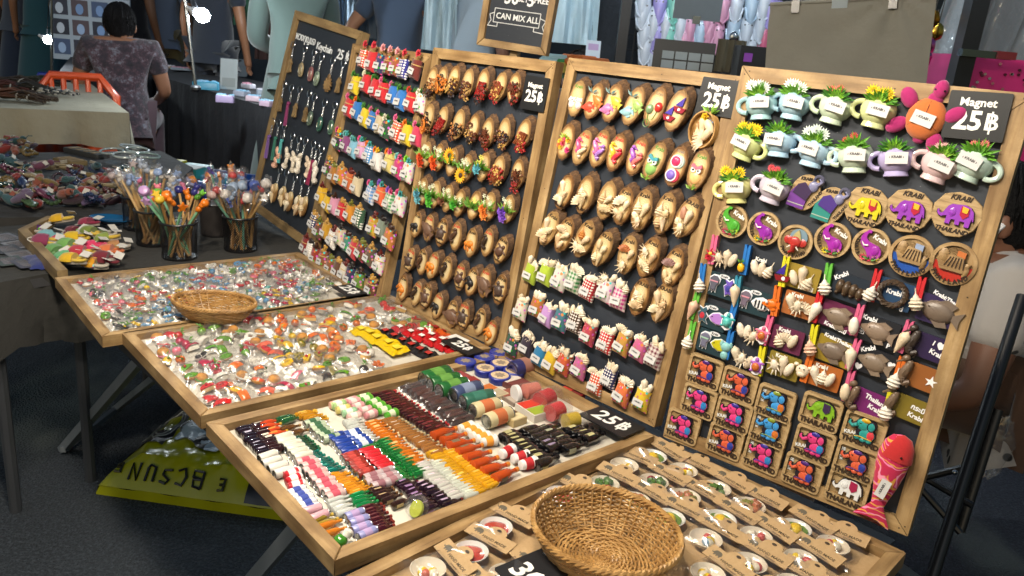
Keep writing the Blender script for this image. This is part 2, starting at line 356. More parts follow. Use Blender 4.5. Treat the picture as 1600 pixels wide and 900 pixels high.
# ---------------------------------------------------------------- display boards and trays
B1 = board_frame((-0.520, 1.987, Z0), -50.8, 10.4, 0.365, 0.545)
B2 = board_frame((-0.254, 1.686, Z0), -42.7, 7.24, 0.343, 0.555)
B3 = board_frame((0.000, 1.427, Z0), -43.8, 9.64, 0.353, 0.567)
B4 = board_frame((0.264, 1.154, Z0), -37.4, 6.58, 0.368, 0.579)
BK = board_frame((-0.859, 2.485, Z0), -45.56, 11.45, 0.392, 0.622, -6.3)
def build_board(fr, name, label, rail=0.021, wood_='pine', deep=0.018):
    t = thing(name, label, 'board', fr.mat(0, 0))
    W, H = fr.W, fr.H
    put('panel', MB().box((W / 2, H / 2, -0.006), (W - rail * 1.6, H - rail * 1.6, 0.004)), 'chalkboard', t, smooth=False)
    for i, (L, x, y, rz) in enumerate(((W, 0, 0, 0), (H, W, 0, 90), (W, W, H, 180), (H, 0, H, 270))):
        g = 0.0006
        mb = MB().prism([(g, 0), (L - g, 0), (L - rail - g, rail), (rail + g, rail)], -deep, 0.004)
        f = put('frame_rail', mb, wood_, t, T(x, y, 0, rz=rz), smooth=False)
        for nx, ny in ((rail * 0.55, rail * 0.3), (L - rail * 0.6, rail * 0.32), (L * rnd.uniform(.4, .6), rail * 0.5)): put('nail_head', me('nail', MB().lathe([(0.0011, 0.004), (0.0009, 0.0045)], 8)), 'darkmetal', f, T(nx, ny, 0), col='#3a2c1c')
    return t
build_board(B1, 'display_board', 'wood framed black board crowded with cloth spice sacks')
build_board(B2, 'display_board', 'wood framed black board of branch slices with spices and dried flowers')
build_board(B3, 'display_board', 'wood framed black board of branch slices and shell filled cloth pouches')
build_board(B4, 'display_board', 'wood framed black board with cup planters, elephant plaques and clothes pegs')
build_board(BK, 'display_board', 'smaller tilted black board hung with metal keyrings', 0.024, 'oak')
TA = tray_frame((-0.996, 1.639, Z0), -48.9, 0.392, 0.569)
TB = tray_frame((-0.715, 1.369, Z0), -47.7, 0.392, 0.569)
TC = tray_frame((-0.436, 1.061, Z0), -47.9, 0.392, 0.569)
TD = tray_frame((-0.168, 0.750, Z0 - 0.012), -42.5, 0.420, 0.600)
def build_tray(fr, label, rail=0.019, wood_='pine', base='lining', bcol=None):
    t = thing('display_tray', label, 'tray', fr.mat(0, 0))
    W, H = fr.W, fr.H
    put('base_panel', MB().box((W / 2, H / 2, -0.016), (W - rail, H - rail, 0.006)), base, t, col=bcol, smooth=False)
    for (L, x, y, rz) in ((W, 0, 0, 0), (H, W, 0, 90), (W, W, H, 180), (H, 0, H, 270)):
        g = 0.0006
        mb = MB().prism([(g, 0), (L - g, 0), (L - rail - g, rail), (rail + g, rail)], -0.022, 0.0, 0.0015)
        put('frame_rail', mb, wood_, t, T(x, y, 0, rz=rz), smooth=False)
    return t
build_tray(TA, 'pine framed tray full of tiny bagged charms, nearest the keyring board')
build_tray(TB, 'pine framed tray of bagged clay food between the charm tray and the bottle tray')
build_tray(TC, 'pine framed tray packed with rows of miniature bottles and cans')
build_tray(TD, 'pine framed tray of small bowls with brown paper headers', base='kraft')
# ---------------------------------------------------------------- tables under the trays
def slab(name, poly, z0, z1, mat, parent, col=None, bev=0.0):
    return put(name, MB().prism(poly, z0, z1, bev), mat, parent, col=col, smooth=False)
def bar(name, a, b, w_, parent, mat='metal', col='#6d7378', d_=None):
    a, b = Vector(a), Vector(b); d = b - a; L = d.length; q = d.to_track_quat('X', 'Z').to_matrix().to_4x4(); q.translation = a
    return put(name, MB().box((L / 2, 0, 0), (L, w_, d_ or w_)), mat, parent, q, col=col, smooth=False)
def fpt(fr, u, v): p = fr.o + fr.U * u + fr.V * v; return (p.x, p.y)
def folding_table(label, poly, ztop, legs, col='#2a2b2e', legcol='#6d7378'):
    t = thing('folding_table', label, 'table')
    slab('table_top', poly, ztop - 0.025, ztop, 'matte', t, col)
    for a, b, wd in legs: bar('leg', a, b, wd, t, 'darkmetal', legcol)
    return t
Zt = Z0 - 0.0225
folding_table('dark folding table carrying the charm tray and the clay food tray',
    [fpt(TA, 0.03, 0.02), fpt(TB, 0.36, 0.02), fpt(TB, 0.36, 0.62), fpt(TA, 0.03, 0.66)], Zt,
    [(on_z(98, 703, 0.0), on_z(275, 498, Zt - 0.03), 0.022), (on_z(180, 640, 0.0), on_z(330, 520, Zt - 0.03), 0.018),
     (on_z(98, 703, 0.02), on_z(180, 640, 0.02), 0.015)])
folding_table('dark folding table carrying the bottle tray and the bowl tray',
    [fpt(TC, 0.03, 0.03), fpt(TD, 0.39, 0.03), fpt(TD, 0.39, 0.66), fpt(TC, 0.03, 0.62)], Zt - 0.0125,
    [(on_z(318, 995, 0.0), on_z(560, 712, Zt - 0.04), 0.024), (on_z(520, 900, 0.0), on_z(700, 700, Zt - 0.04), 0.02),
     (on_z(1460, 925, 0.0), on_z(1300, 815, Zt - 0.04), 0.02)])
# ---------------------------------------------------------------- lamps: bulbs the market hangs on cords
def bulb(M, warm, label, cord=0.5, pole=None, r=0.042):
    t = thing('hanging_bulb', label, 'lamp', M, 'bare light bulbs of the market')
    put('glass_globe', me('globe', MB().lathe([(0.001, -0.062), (0.022, -0.055), (0.037, -0.038), (0.042, -0.018), (0.039, 0.0), (0.028, 0.016)], 18)), 'bulb_warm' if warm else 'bulb_cool', t, T(s=r / 0.042))
    put('socket', me('socket', MB().lathe([(0.0275, 0.0165), (0.026, 0.045), (0.015, 0.06), (0.014, 0.085), (0.0, 0.086)], 14)), 'plastic', t, T(s=r / 0.042), col='#d8dade')
    if cord: put('cord', MB().tube([(0, 0, 0.08), (0.004, 0.003, 0.08 + cord * 0.5), (0, 0, 0.08 + cord)], 0.003, 5), 'plastic', t, col='#1a1a1c')
    return t
for (x, y, z), nm in (((-0.74, 1.06, 1.86), 'tray of bagged charms'), ((-0.46, 0.80, 1.82), 'tray of bagged clay food'), ((-0.14, 0.55, 1.80), 'tray of bottles')):
    bulb(T(x, y, z), True, 'lit bulb hanging above the ' + nm, 0.9, r=0.066)
# ---------------------------------------------------------------- chalk price cards
def price_card(M, w_, h_, lines, label, back='#17181b', parent=None):
    t = thing('price_card', label, 'card', M)
    put('card', MB().prism(rrect(w_, h_, 0.002), 0, 0.0025), 'paint', t, col=back, smooth=False)
    for s, size, x, y, bd in lines:
        if s == '฿':                                   # the baht sign: a B with a stroke through it
            l = put('lettering', text('B', size, 0.0002, bd), 'paint', t, T(x, y, 0.0029), col='#eceae4')
            put('stroke', MB().box((-size * 0.02, 0, 0), (size * 0.07, size * 0.95, 0.0005)), 'paint', l, col='#eceae4', smooth=False)
        else: put('lettering', text(s, size, 0.0002, bd), 'paint', t, T(x, y, 0.0029), col='#eceae4')
    return t
def MG(k): return [('Magnet', 0.0145 * k, -0.001, 0.0165 * k, 0.0003), ('25', 0.034 * k, -0.0085 * k, -0.0075 * k, 0.0009), ('฿', 0.030 * k, 0.0185 * k, -0.0075 * k, 0.0004)]
price_card(B2.px(839, 147, 0.0045, R(-1)), 0.060, 0.062, MG(0.86), 'black chalk card reading Magnet 25 baht on the spice slice board')
price_card(B3.px(1124, 153, 0.0045, R(-1)), 0.066, 0.056, MG(0.92), 'black chalk card reading Magnet 25 baht beside the shell basket')
price_card(B4.px(1527, 182, 0.0045, R(2)), 0.068, 0.058, MG(0.95), 'black chalk card reading Magnet 25 baht beside the plush turtle')
def flat_card(fr, x, y, rot, label, w_=0.085, h_=0.05, s='25฿', d=0.004):
    return price_card(fr.px(x, y, d, R(rot)), w_, h_, [('25', h_ * 0.8, -h_ * 0.2, 0, 0.0008), ('฿', h_ * 0.68, h_ * 0.42, 0, 0.0003)], label)
flat_card(TA, 546, 457, 0, 'black 25 baht card lying by the lowest spice sacks', 0.075, 0.05)
flat_card(TB, 722, 545, 2, 'black 25 baht card lying beside the red snack packets', 0.085, 0.04)
flat_card(TC, 955, 663, 2, 'black 25 baht card lying beside the black bottles', 0.095, 0.058, d=0.004)
t = price_card(TD.px(838, 898, 0.006, R(-8)), 0.055, 0.085, [('30', 0.042, 0.003, -0.018, 0.001), ('↓', 0.018, -0.016, 0.030, 0.0005)], 'black chalk card with an arrow and 30 half under the big basket')
# keyring board lettering is part of that board
kb = [o for o in COL.objects if o.get('label', '').startswith('smaller tilted')][0]
u, v = BK.uv(486, 62); put('lettering', text('พวงกุญแจ', 0.031, 0.0003, 0.0004, 0, 0.9), 'paint', kb, T(0.088, 0.552, -0.003, rz=0) , col='#dfe3e6')
put('lettering', text('Keychain', 0.0285, 0.0003, 0.0004, 0, 0.88), 'paint', kb, T(0.205, 0.545, -0.003), col='#dfe3e6')
put('lettering', text('25', 0.038, 0.0003, 0.0007, 0, 0.9), 'paint', kb, T(0.296, 0.543, -0.003), col='#dfe3e6')
l = put('lettering', text('B', 0.034, 0.0003, 0.0003), 'paint', kb, T(0.333, 0.543, -0.003), col='#dfe3e6')
put('stroke', MB().box((0, 0, 0), (0.003, 0.038, 0.0006)), 'paint', l, col='#dfe3e6', smooth=False)
# ================================================================ goods on the boards (local axes: x right, y up, z out of the board)
LAB = 'KRABI'
def sticker(parent, w_, h_, M, name='sticker'):
    s = put(name, me(('stk', round(w_, 4), round(h_, 4)), lambda: MB().box((0, 0, 0), (w_, h_, 0.0006)), False), 'paper', parent, M, col='#c6c5c4')
    put('lettering', text('‹ ' + LAB + ' ›', w_ * 0.17, 0.0002, 0.0001), 'paint', s, T(0, h_ * 0.08, 0.0004), col='#2c2a2e'); return s
# ---- shells, seeds, leaves
def sh_whorl():
    pr = []
    for i in range(13):
        t = i / 12; r = 0.0062 * math.sin(math.pi * min(1, t * 1.15 + 0.12)) ** 0.8 * (1.15 - t * 0.75); pr.append((max(0.0005, r * (1 + 0.13 * math.cos(i * math.pi))), -0.009 + 0.019 * t))
    return MB().lathe(pr, 9, Matrix.Rotation(R(-90), 4, 'X'))
def sh_fan():
    mb = MB()
    def f(a, b):
        th = R(-65 + 130 * a); q = 0.0025 + 0.0115 * b; k = 1 + 0.06 * math.cos(a * math.pi * 16) * b
        return (math.sin(th) * q * k, math.cos(th) * q * k - 0.006, 0.0042 * math.sin(math.pi * (0.15 + 0.8 * (1 - b))) * math.cos(th * 0.7) + 0.0006 * math.cos(a * math.pi * 16) * b + 0.001)
    return mb.sheet(f, 16, 5)
def sh_clam(): return MB().ell((0, 0, 0.002), (0.0045, 0.0085, 0.0034), 10, 6)
def sh_cone(): return MB().lathe([(0.0004, -0.011), (0.0022, -0.006), (0.0042, 0.001), (0.0052, 0.006), (0.0040, 0.0085), (0.0016, 0.0100), (0.0004, 0.0115)], 9, Matrix.Rotation(R(-90), 4, 'X'))
def sh_spiky():
    mb = MB().ell((0, 0, 0.003), (0.0045, 0.0065, 0.004), 9, 6)
    for i in range(9):
        a = TAU * i / 9; p = Vector((math.cos(a) * 0.004, math.sin(a) * 0.006, 0.004)); mb.tube([p, p * 1.9 + Vector((0, 0, 0.001))], [0.0011, 0.0002], 4)
    return mb
SH = {'whorl': sh_whorl, 'fan': sh_fan, 'clam': sh_clam, 'cone': sh_cone, 'spiky': sh_spiky}
SHC = ['#d9c7a4', '#e3d6bb', '#cdb68e', '#d2ba98', '#e0cfae', '#c9ab84', '#d8c3a6']
def shell(parent, kind, x, y, z, rz, s=1.0, col=None, tilt=0):
    return put('shell', me('sh_' + kind, SH[kind]), 'shell', parent, T(x, y, z, tilt, 0, rz, s), col=col or rnd.choice(SHC))
def cluster(n, r, h, seed, size, jit=0.25):
    g = random.Random(seed); mb = MB()
    for i in range(n):
        a = g.uniform(0, TAU); q = math.sqrt(g.random()) * r; s_ = size * g.uniform(0.7, 1.2)
        mb.ell((math.cos(a) * q, math.sin(a) * q * h, s_ * 0.7 + (r - q) * 0.35), (s_, s_, s_), 6, 4, None, jit, g)
    return mb
def seeds(parent, x, y, z, r, col, h=1.0, seed=0, size=0.0022, n=16, mat='spice', name='seed_cluster'):
    k = (seed % 3, n, round(size, 4), round(h, 2)); o = put(name, me(('sd',) + k, lambda: cluster(n, 0.008, h, seed % 3 + 5, size)), mat, parent, T(x, y, z, rz=seed * 47, s=r / 0.008), col=col); o['kind'] = 'stuff'; return o
def leaves_mb(n, L, wd, spread, seed, rise=0.5):
    g = random.Random(seed); mb = MB()
    for i in range(n):
        a = g.uniform(-spread, spread); d = Vector((math.sin(a), math.cos(a) * g.uniform(0.5, 1), g.uniform(0.1, rise)))
        mb.leaf((math.sin(a) * L * 0.12, 0, g.uniform(0, 0.003)), d, L * g.uniform(0.65, 1.1), wd * g.uniform(0.7, 1.1))
    return mb
def leaves(parent, x, y, z, col, L=0.014, wd=0.0055, n=14, spread=1.5, seed=0, rise=0.7, rz=0, name='foliage'):
    o = put(name, me(('lv', n, round(L, 4), round(wd, 4), round(spread, 2), seed % 3), lambda: leaves_mb(n, L, wd, spread, seed % 3 + 3, rise), False), 'leafy', parent, T(x, y, z, rz=rz), col=col); o['kind'] = 'stuff'; return o
def rose_mb():
    mb = MB()
    for k in range(5):
        r = 0.0062 - k * 0.0011
        for i in range(6 - k // 2):
            a = TAU * i / (6 - k // 2) + k * 0.5; mb.leaf((math.cos(a) * r * 0.3, math.sin(a) * r * 0.3, 0.0012 + k * 0.0008), (math.cos(a), math.sin(a), 0.4 + k * 0.28), r, r * 1.25, 0.35)
    return mb.ell((0, 0, 0.0016), (0.004, 0.004, 0.0022), 8, 4)
def rose(parent, x, y, z, col, s=1.0): return put('flower', me('rose', rose_mb, False), 'matte', parent, T(x, y, z, rz=rnd.uniform(0, 90), s=s), col=col)
def daisy_mb(n, r):
    mb = MB()
    for i in range(n):
        a = TAU * i / n; mb.leaf((math.cos(a) * r * 0.15, math.sin(a) * r * 0.15, 0.001), (math.cos(a), math.sin(a), 0.35), r, r * 0.45, 0.3)
    return mb
def daisy(parent, x, y, z, col, mid='#4a2c14', s=1.0, n=12):
    f = put('flower', me(('daisy', n), lambda: daisy_mb(n, 0.0085), False), 'matte', parent, T(x, y, z, s=s), col=col)
    if mid: put('flower_centre', me('dc', MB().ell((0, 0, 0.002), (0.003, 0.003, 0.0018), 8, 5)), 'matte', f, col=mid)
    return f
# ---- branch slices
def slice_bark(var):
    g = random.Random(var + 31); n = 30; hw, hh, th = 0.0188, 0.0338, 0.009 + 0.002 * (var % 2); vs = []
    kx = [1 + g.uniform(-0.05, 0.05) for _ in range(n)]
    for lv in range(6):
        t = lv / 5
        for i in range(n):
            a = TAU * i / n; bump = 1 + (0.055 if i % 2 else -0.02) * math.sin(math.pi * min(1, t + 0.15)) + g.uniform(-0.02, 0.02)
            vs.append((hw * math.cos(a) * kx[i] * bump + 0.003 * (1 - t), hh * math.sin(a) * kx[i] * bump + 0.0085 * (1 - t), th * t))
    fs = [(l * n + i, l * n + (i + 1) % n, (l + 1) * n + (i + 1) % n, (l + 1) * n + i) for l in range(5) for i in range(n)]
    return MB().add(vs, fs + [tuple(range(n))[::-1], tuple(5 * n + i for i in range(n))])
def wslice(M, label, s=1.0, group=None, wd=1.0):
    t = thing('wood_slice_magnet', label, 'magnet', M @ Matrix.Diagonal((s * wd, s, s, 1)), group); v = rnd.randrange(4); th = 0.009 + 0.002 * (v % 2)
    put('bark', me(('bark', v), lambda: slice_bark(v)), 'bark', t)
    put('cut_face', me(('face', v), lambda: MB().prism(disc(0.0182, 0.0330, 30, 0.03, random.Random(v)), -0.001, 0.0016, 0.0012)), 'slice_face', t, T(0, 0, th))
    return t, th + 0.0016
def enlarge(t, z, k, dy=0.0):
    M = Matrix.Translation((0, dy, z)) @ Matrix.Scale(k, 4) @ Matrix.Translation((0, 0, -z))
    for c in t.children:
        if not c.name.startswith(('bark', 'cut_face', 'lettering')): c.matrix_basis = M @ c.matrix_basis
def word(t, s, size, x, y, z, col='#2a1a0e', rz=0): return put('lettering', text(s, size, 0.0003, 0.0003), 'paint', t, T(x, y, z, rz=rz), col=col)
def blob_animal(parts):
    """flat resin animal from ellipses (x, y, rx, ry, h)"""
    mb = MB()
    for x, y, rx, ry, h in parts: mb.ell((x, y, 0), (rx, ry, h), 12, 6)
    return mb
TURT = lambda: blob_animal([(0, 0, 0.0105, 0.012, 0.007), (0, 0.014, 0.0042, 0.005, 0.004), (-0.010, 0.008, 0.006, 0.0026, 0.002), (0.010, 0.008, 0.006, 0.0026, 0.002), (-0.009, -0.009, 0.004, 0.0026, 0.002), (0.009, -0.009, 0.004, 0.0026, 0.002)])
ELEB = lambda: blob_animal([(0, 0, 0.0095, 0.008, 0.006), (-0.010, 0.002, 0.0055, 0.006, 0.005), (-0.015, -0.005, 0.002, 0.006, 0.0025), (-0.007, -0.009, 0.0025, 0.006, 0.003), (0.006, -0.009, 0.0026, 0.006, 0.003), (-0.006, 0.003, 0.003, 0.005, 0.0062)])
def seahorse_mb():
    pts = []
    for i in range(22):
        t = i / 21; a = t * 5.2; pts.append((0.006 * math.cos(a) * (1 - 0.25 * t) - 0.002, 0.014 - 0.030 * t, 0.003)) if t < 0.75 else pts.append((0.004 * math.cos(8 * t) - 0.004, -0.009 + 0.004 * math.sin(9 * t) - (t - 0.75) * 0.02, 0.003))
    mb = MB().tube(pts, [0.0026 + 0.0022 * math.sin(math.pi * min(1, i / 16)) + (0.0006 if i % 2 else 0) if i < 16 else 0.0022 - (i - 16) * 0.00025 for i in range(22)], 8)
    mb.ell((0.001, 0.017, 0.003), (0.0045, 0.0038, 0.0035), 8, 5); mb.tube([(-0.001, 0.016, 0.003), (-0.009, 0.0145, 0.003)], [0.0018, 0.0011], 6); return mb
def fish_mb():
    mb = MB().ell((0, 0, 0), (0.0175, 0.0125, 0.0065), 16, 8)
    mb.prism([(-0.022, 0.002), (-0.014, 0.006), (-0.014, -0.006), (-0.022, -0.002)], 0, 0.003)
    mb.prism([(0.015, 0.003), (0.025, 0.010), (0.023, 0), (0.025, -0.010), (0.015, -0.003)], 0, 0.003)
    mb.prism([(-0.008, 0.009), (0.004, 0.0165), (0.016, 0.013), (0.012, 0.006)], 0, 0.003); mb.prism([(-0.006, -0.009), (0.004, -0.0165), (0.015, -0.013), (0.010, -0.006)], 0, 0.003)
    return mb.ell((-0.011, 0.003, 0.0045), 0.0016, 6, 4)
# what each slice of the shell board carries
S3 = [('owls', 901, 154), ('roundfish', 927, 158), ('fishes', 957, 161), ('angelfish', 990, 166), ('balloons', 1023, 167), ('boats', 1057, 173),
      ('flowers', 883, 221), ('seahorse', 908, 230), ('seahorse', 936, 232), ('seahorse', 963, 238), ('seahorse', 994, 244), ('owl', 1023, 252), ('buttons', 1057, 260), ('owl', 1091, 266)]
PAL = {'owls': ('two white owls', ['#e8e2dc', '#ead6d2']), 'roundfish': ('a red and an orange fish', ['#e0503c', '#ee7a3e']), 'fishes': ('pink and yellow fish', ['#d078a8', '#c9c04a']), 'angelfish': ('pale blue and green angelfish', ['#8fb8c0', '#9ab86a']),
       'balloons': ('a green and a red balloon flower', ['#7a9a72', '#d03a34']), 'boats': ('two purple sailed boats', ['#4a3a9a', '#8c2232']), 'flowers': ('pink and yellow blossoms', ['#e04a8a', '#e8c03a']), 'seahorse': ('', []), 'owl': ('', []), 'buttons': ('a pink and a violet round fish', ['#d83a6a', '#7a62c0'])}
SEAC = [('pink and cream', '#e0588a', '#d8c8a8'), ('pink and violet', '#e078b0', '#a878c8'), ('yellow and red', '#e0c040', '#d83a4a'), ('violet and coral', '#a060c0', '#e87878')]
OWLC = [('green', '#8fbc6a', '#4a98a8'), ('orange', '#e8b878', '#c86a80')]
si = oi_ = 0
for k, x, y in S3:
    if k == 'seahorse': nm, c1, c2 = SEAC[si]; si += 1; lab = 'branch slice magnet with a %s seahorse pair' % nm
    elif k == 'owl': nm, c1, c2 = OWLC[oi_]; oi_ += 1; lab = 'branch slice magnet with one %s big eyed owl' % nm
    else: lab = 'branch slice magnet painted with ' + PAL[k][0]; c1, c2 = PAL[k][1]
    t, z = wslice(B3.px(x, y, 0.0, R(rnd.uniform(-15, -2)), 1, 0.011), lab, rnd.uniform(0.96, 1.04), 'branch slices with painted figures')
    if k == 'seahorse':
        for sx, c in ((-1, c1), (1, c2)): put('seahorse', me('seah', seahorse_mb), 'plastic', t, Matrix.Translation((sx * 0.007, -0.004 - sx * 0.003, z)) @ Matrix.Diagonal((sx * 0.75, 0.75, 0.8, 1)), col=c)
        word(t, 'Krabi', 0.008, 0, 0.022, z, '#c04030')
    elif k in ('owl', 'owls'):
        for dx, s_, c in (((-0.007, 0.62, c1), (0.007, 0.62, c2)) if k == 'owls' else ((0, 1.0, c1),)):
            b = put('owl', me('owl', lambda: blob_animal([(0, -0.004, 0.0095, 0.0105, 0.005), (0, 0.007, 0.0095, 0.0065, 0.005), (-0.007, 0.012, 0.002, 0.003, 0.002), (0.007, 0.012, 0.002, 0.003, 0.002)])), 'plastic', t, T(dx, -0.006, z, s=s_), col=c)
            for e in (-1, 1):
                q = put('eye', me('eye', MB().lathe([(0.0038, 0), (0.0036, 0.0012), (0.001, 0.0016)], 12)), 'plastic', b, T(e * 0.0045, 0.006, 0.0042), col='#eef0ee')
                put('pupil', me('pup', MB().lathe([(0.0017, 0), (0.0014, 0.001)], 8)), 'plastic', b, T(e * 0.0042, 0.006, 0.0056), col='#101014')
            if k == 'owl': put('brow', MB().prism([(-0.009, 0.010), (0, 0.007), (0.009, 0.010), (0.007, 0.015), (0, 0.011), (-0.007, 0.015)], 0.003, 0.0062), 'plastic', b, col=c2)
        word(t, 'Krabi', 0.008, 0, 0.0215, z, '#5a8a3a'); 
        if k == 'owl': leaves(t, 0, -0.027, z, '#7aa23a', 0.010, 0.004, 8, 1.2, 1)
    elif k == 'boats':
        for dx, dy in ((-0.006, -0.008), (0.006, 0.006)):
            b = put('boat', MB().prism([(-0.0095, 0.0), (0.0095, 0.0), (0.006, -0.007), (-0.006, -0.007)], 0, 0.003), 'plastic', t, T(dx, dy, z), col=c2)
            put('sail', MB().prism([(-0.008, 0.0015), (0.003, 0.0015), (0.003, 0.014)], 0, 0.0025), 'plastic', b, col=c1)
            put('porthole', MB().lathe([(0.0022, 0.003), (0.0018, 0.004)], 8), 'plastic', b, T(0, -0.0033, 0), col='#f0eeee')
    elif k == 'balloons':
        for dx, dy, c in ((-0.006, -0.004, c1), (0.006, 0.002, c2)):
            b = put('balloon', me('bal', MB().ell((0, 0, 0), (0.0058, 0.0068, 0.005), 12, 8)), 'ceramic', t, T(dx, dy, z), col=c)
            put('stalk', MB().tube([(0, -0.006, 0.0005), (-dx * 0.5, -0.018, 0.0005)], 0.0007, 5), 'plastic', b, col='#6a8a3a')
        word(t, 'Krabi', 0.007, 0, 0.0215, z, '#8a7a5a'); put('scroll', MB().ring((-0.004, -0.022, z), 0.005, 0.0006, 14, 5), 'plastic', t, col='#5a7a4a')
    elif k == 'flowers':
        for i in range(9): rose(t, rnd.uniform(-0.010, 0.010), rnd.uniform(-0.012, 0.008), z, [c1, c2, '#e87848'][i % 3], 0.7)
        leaves(t, 0, 0.006, z, '#9ab838', 0.010, 0.004, 8, 1.4, 2)
    elif k == 'buttons':
        for dx, dy, c, cb in ((0.0, 0.008, c1, '#a8b8b4'), (-0.001, -0.013, c2, '#b83a50')):
            a = put('fish_back', me('btn0', MB().lathe([(0.0098, 0), (0.0094, 0.0016), (0.009, 0.002)], 18)), 'plastic', t, T(dx + 0.003, dy, z), col=cb)
            put('round_fish', me('btn1', MB().lathe([(0.0095, 0), (0.0092, 0.0014)], 18)), 'plastic', t, T(dx - 0.001, dy, z + 0.0016), col='#efe6ea'); put('fish_body', me('btn2', MB().ell((0, 0, 0), (0.0078, 0.0074, 0.0034), 14, 6)), 'plastic', t, T(dx - 0.001, dy, z + 0.003), col=c)
        word(t, 'Krabi', 0.006, 0.0, 0.024, z, '#8a7a6a')
    else:
        for dx, dy, c, rz in ((-0.006, -0.010, c1, 20), (0.006, 0.004, c2, -25)): put('fish', me('fish', fish_mb), 'plastic', t, T(dx, dy, z, rz=rz, s=0.52), col=c)
        put('sprig', leaves_mb(6, 0.012, 0.003, 1.0, 4), 'leafy', t, T(-0.006, 0.012, z), col='#6a8a8a')
    enlarge(t, z, {'boats': 1.2, 'buttons': 1.1, 'owl': 1.15, 'balloons': 1.25}.get(k, 1.18), -0.001)
t = thing('shell_basket_magnet', 'little woven basket magnet of shells topped with yellow flower', 'magnet', B3.px(1098, 203, 0.0, 0, 1.06, 0.008))
for i in range(3): put('rim_hoop', MB().ring((0, 0, 0.004 + i * 0.003), 0.023 - i * 0.0007, 0.0017, 26, 6, None, 1.22), 'wicker', t, T(rz=i * 4))
put('basket_back', MB().prism(disc(0.022, 0.027), 0, 0.003), 'wicker', t)
for a in ((-0.008, -0.006, 20, 'whorl'), (0.009, -0.005, -30, 'clam'), (0.0, -0.016, 80, 'fan'), (-0.002, 0.004, 5, 'cone'), (0.010, 0.006, 40, 'clam')): shell(t, a[3], a[0], a[1], 0.006, a[2], 1.45)
seeds(t, -0.003, 0.012, 0.006, 0.007, '#a82030', 1, 1); rose(t, 0.0, 0.019, 0.008, '#d8b020', 0.9); seeds(t, 0.008, 0.012, 0.006, 0.005, '#6a86a8', 1, 2); leaves(t, 0.006, 0.024, 0.006, '#7aa838', 0.018, 0.005, 10, 0.9, 1)
S3B = [(882, 300), (913, 304), (948, 313), (974, 322), (1002, 328), (1039, 333), (1072, 340), (858, 357), (882, 367), (913, 373), (941, 389), (979, 398), (1013, 402), (1050, 418), (998, 464), (1033, 473)]
WORDS3 = ['Thailand', 'Thailand', '', 'Krabi', 'Krabi', 'Krabi', 'KRABI', 'Krabi', 'Krabi', 'Krabi', 'KRABI', 'Krabi', 'Krabi', 'Krabi', 'KRABI', 'KRABI']
def row_of(i): return ('upper shell row', i) if i < 7 else ('middle shell row', i - 7) if i < 14 else ('short row beside the pouches', i - 14)
for i, (x, y) in enumerate(S3B):
    rw, j = row_of(i); extra = {9: 'orange brown tipped ', 11: 'rust brown tipped ', 13: 'mauve and white ', 6: 'pinkish brown '}.get(i, 'cream ')
    t, z = wslice(B3.px(x, y, 0.0, R(rnd.uniform(-16, -2)), 1, 0.011), 'branch slice magnet of %sshells, %s in the %s' % (extra, ORD[j], rw), rnd.uniform(0.96, 1.06), 'branch slices with shells')
    if WORDS3[i]: word(t, WORDS3[i], 0.0085, 0, -0.025 if i < 2 else 0.0225, z)
    kinds = rnd.sample(['whorl', 'cone', 'clam', 'whorl', 'fan', 'spiky', 'cone'], 4)
    acc = {9: '#b8783a', 11: '#a8653c', 13: '#8a6a66', 6: '#b08068'}.get(i)
    for q, (dx, dy, rz) in enumerate(((-0.006, 0.006, 15), (0.007, 0.000, -25), (-0.005, -0.013, 35), (0.004, -0.016, -10))):
        shell(t, kinds[q], dx + rnd.uniform(-.002, .002), dy + rnd.uniform(-.002, .002), z + 0.002 + 0.002 * (q % 2), rz + rnd.uniform(-25, 25), rnd.uniform(1.0, 1.3), acc if q == 0 and acc else None)
# ---- cloth pouches
def pouch_mb(var):
    g = random.Random(var); n = 16; vs = []; rows = [(-0.020, 0.0165, 0.0045), (-0.017, 0.0162, 0.0085), (-0.008, 0.0145, 0.0105), (0.003, 0.0135, 0.0105), (0.011, 0.0132, 0.0095), (0.0165, 0.0142, 0.0088), (0.0150, 0.0125, 0.0075), (0.009, 0.0115, 0.0065)]
    for y, a, b in rows:
        for i in range(n):
            t = TAU * i / n; k = 1 + 0.05 * math.cos(t * 5 + var) * (1 if y > 0 else 0.4) + g.uniform(-0.02, 0.02)
            x = a * math.copysign(abs(math.cos(t)) ** 0.7, math.cos(t)) * k; vs.append((x, y + (0.0012 * math.sin(3 * t + var) if y > 0.01 else 0) - (0.002 * (abs(x) / 0.016) ** 2 if y < -0.019 else 0), max(0.0, 0.0085 + b * math.sin(t) * k)))
    fs = [(l * n + i, l * n + (i + 1) % n, (l + 1) * n + (i + 1) % n, (l + 1) * n + i) for l in range(len(rows) - 1) for i in range(n)]
    return MB().add(vs, fs + [tuple(range(n))[::-1]])
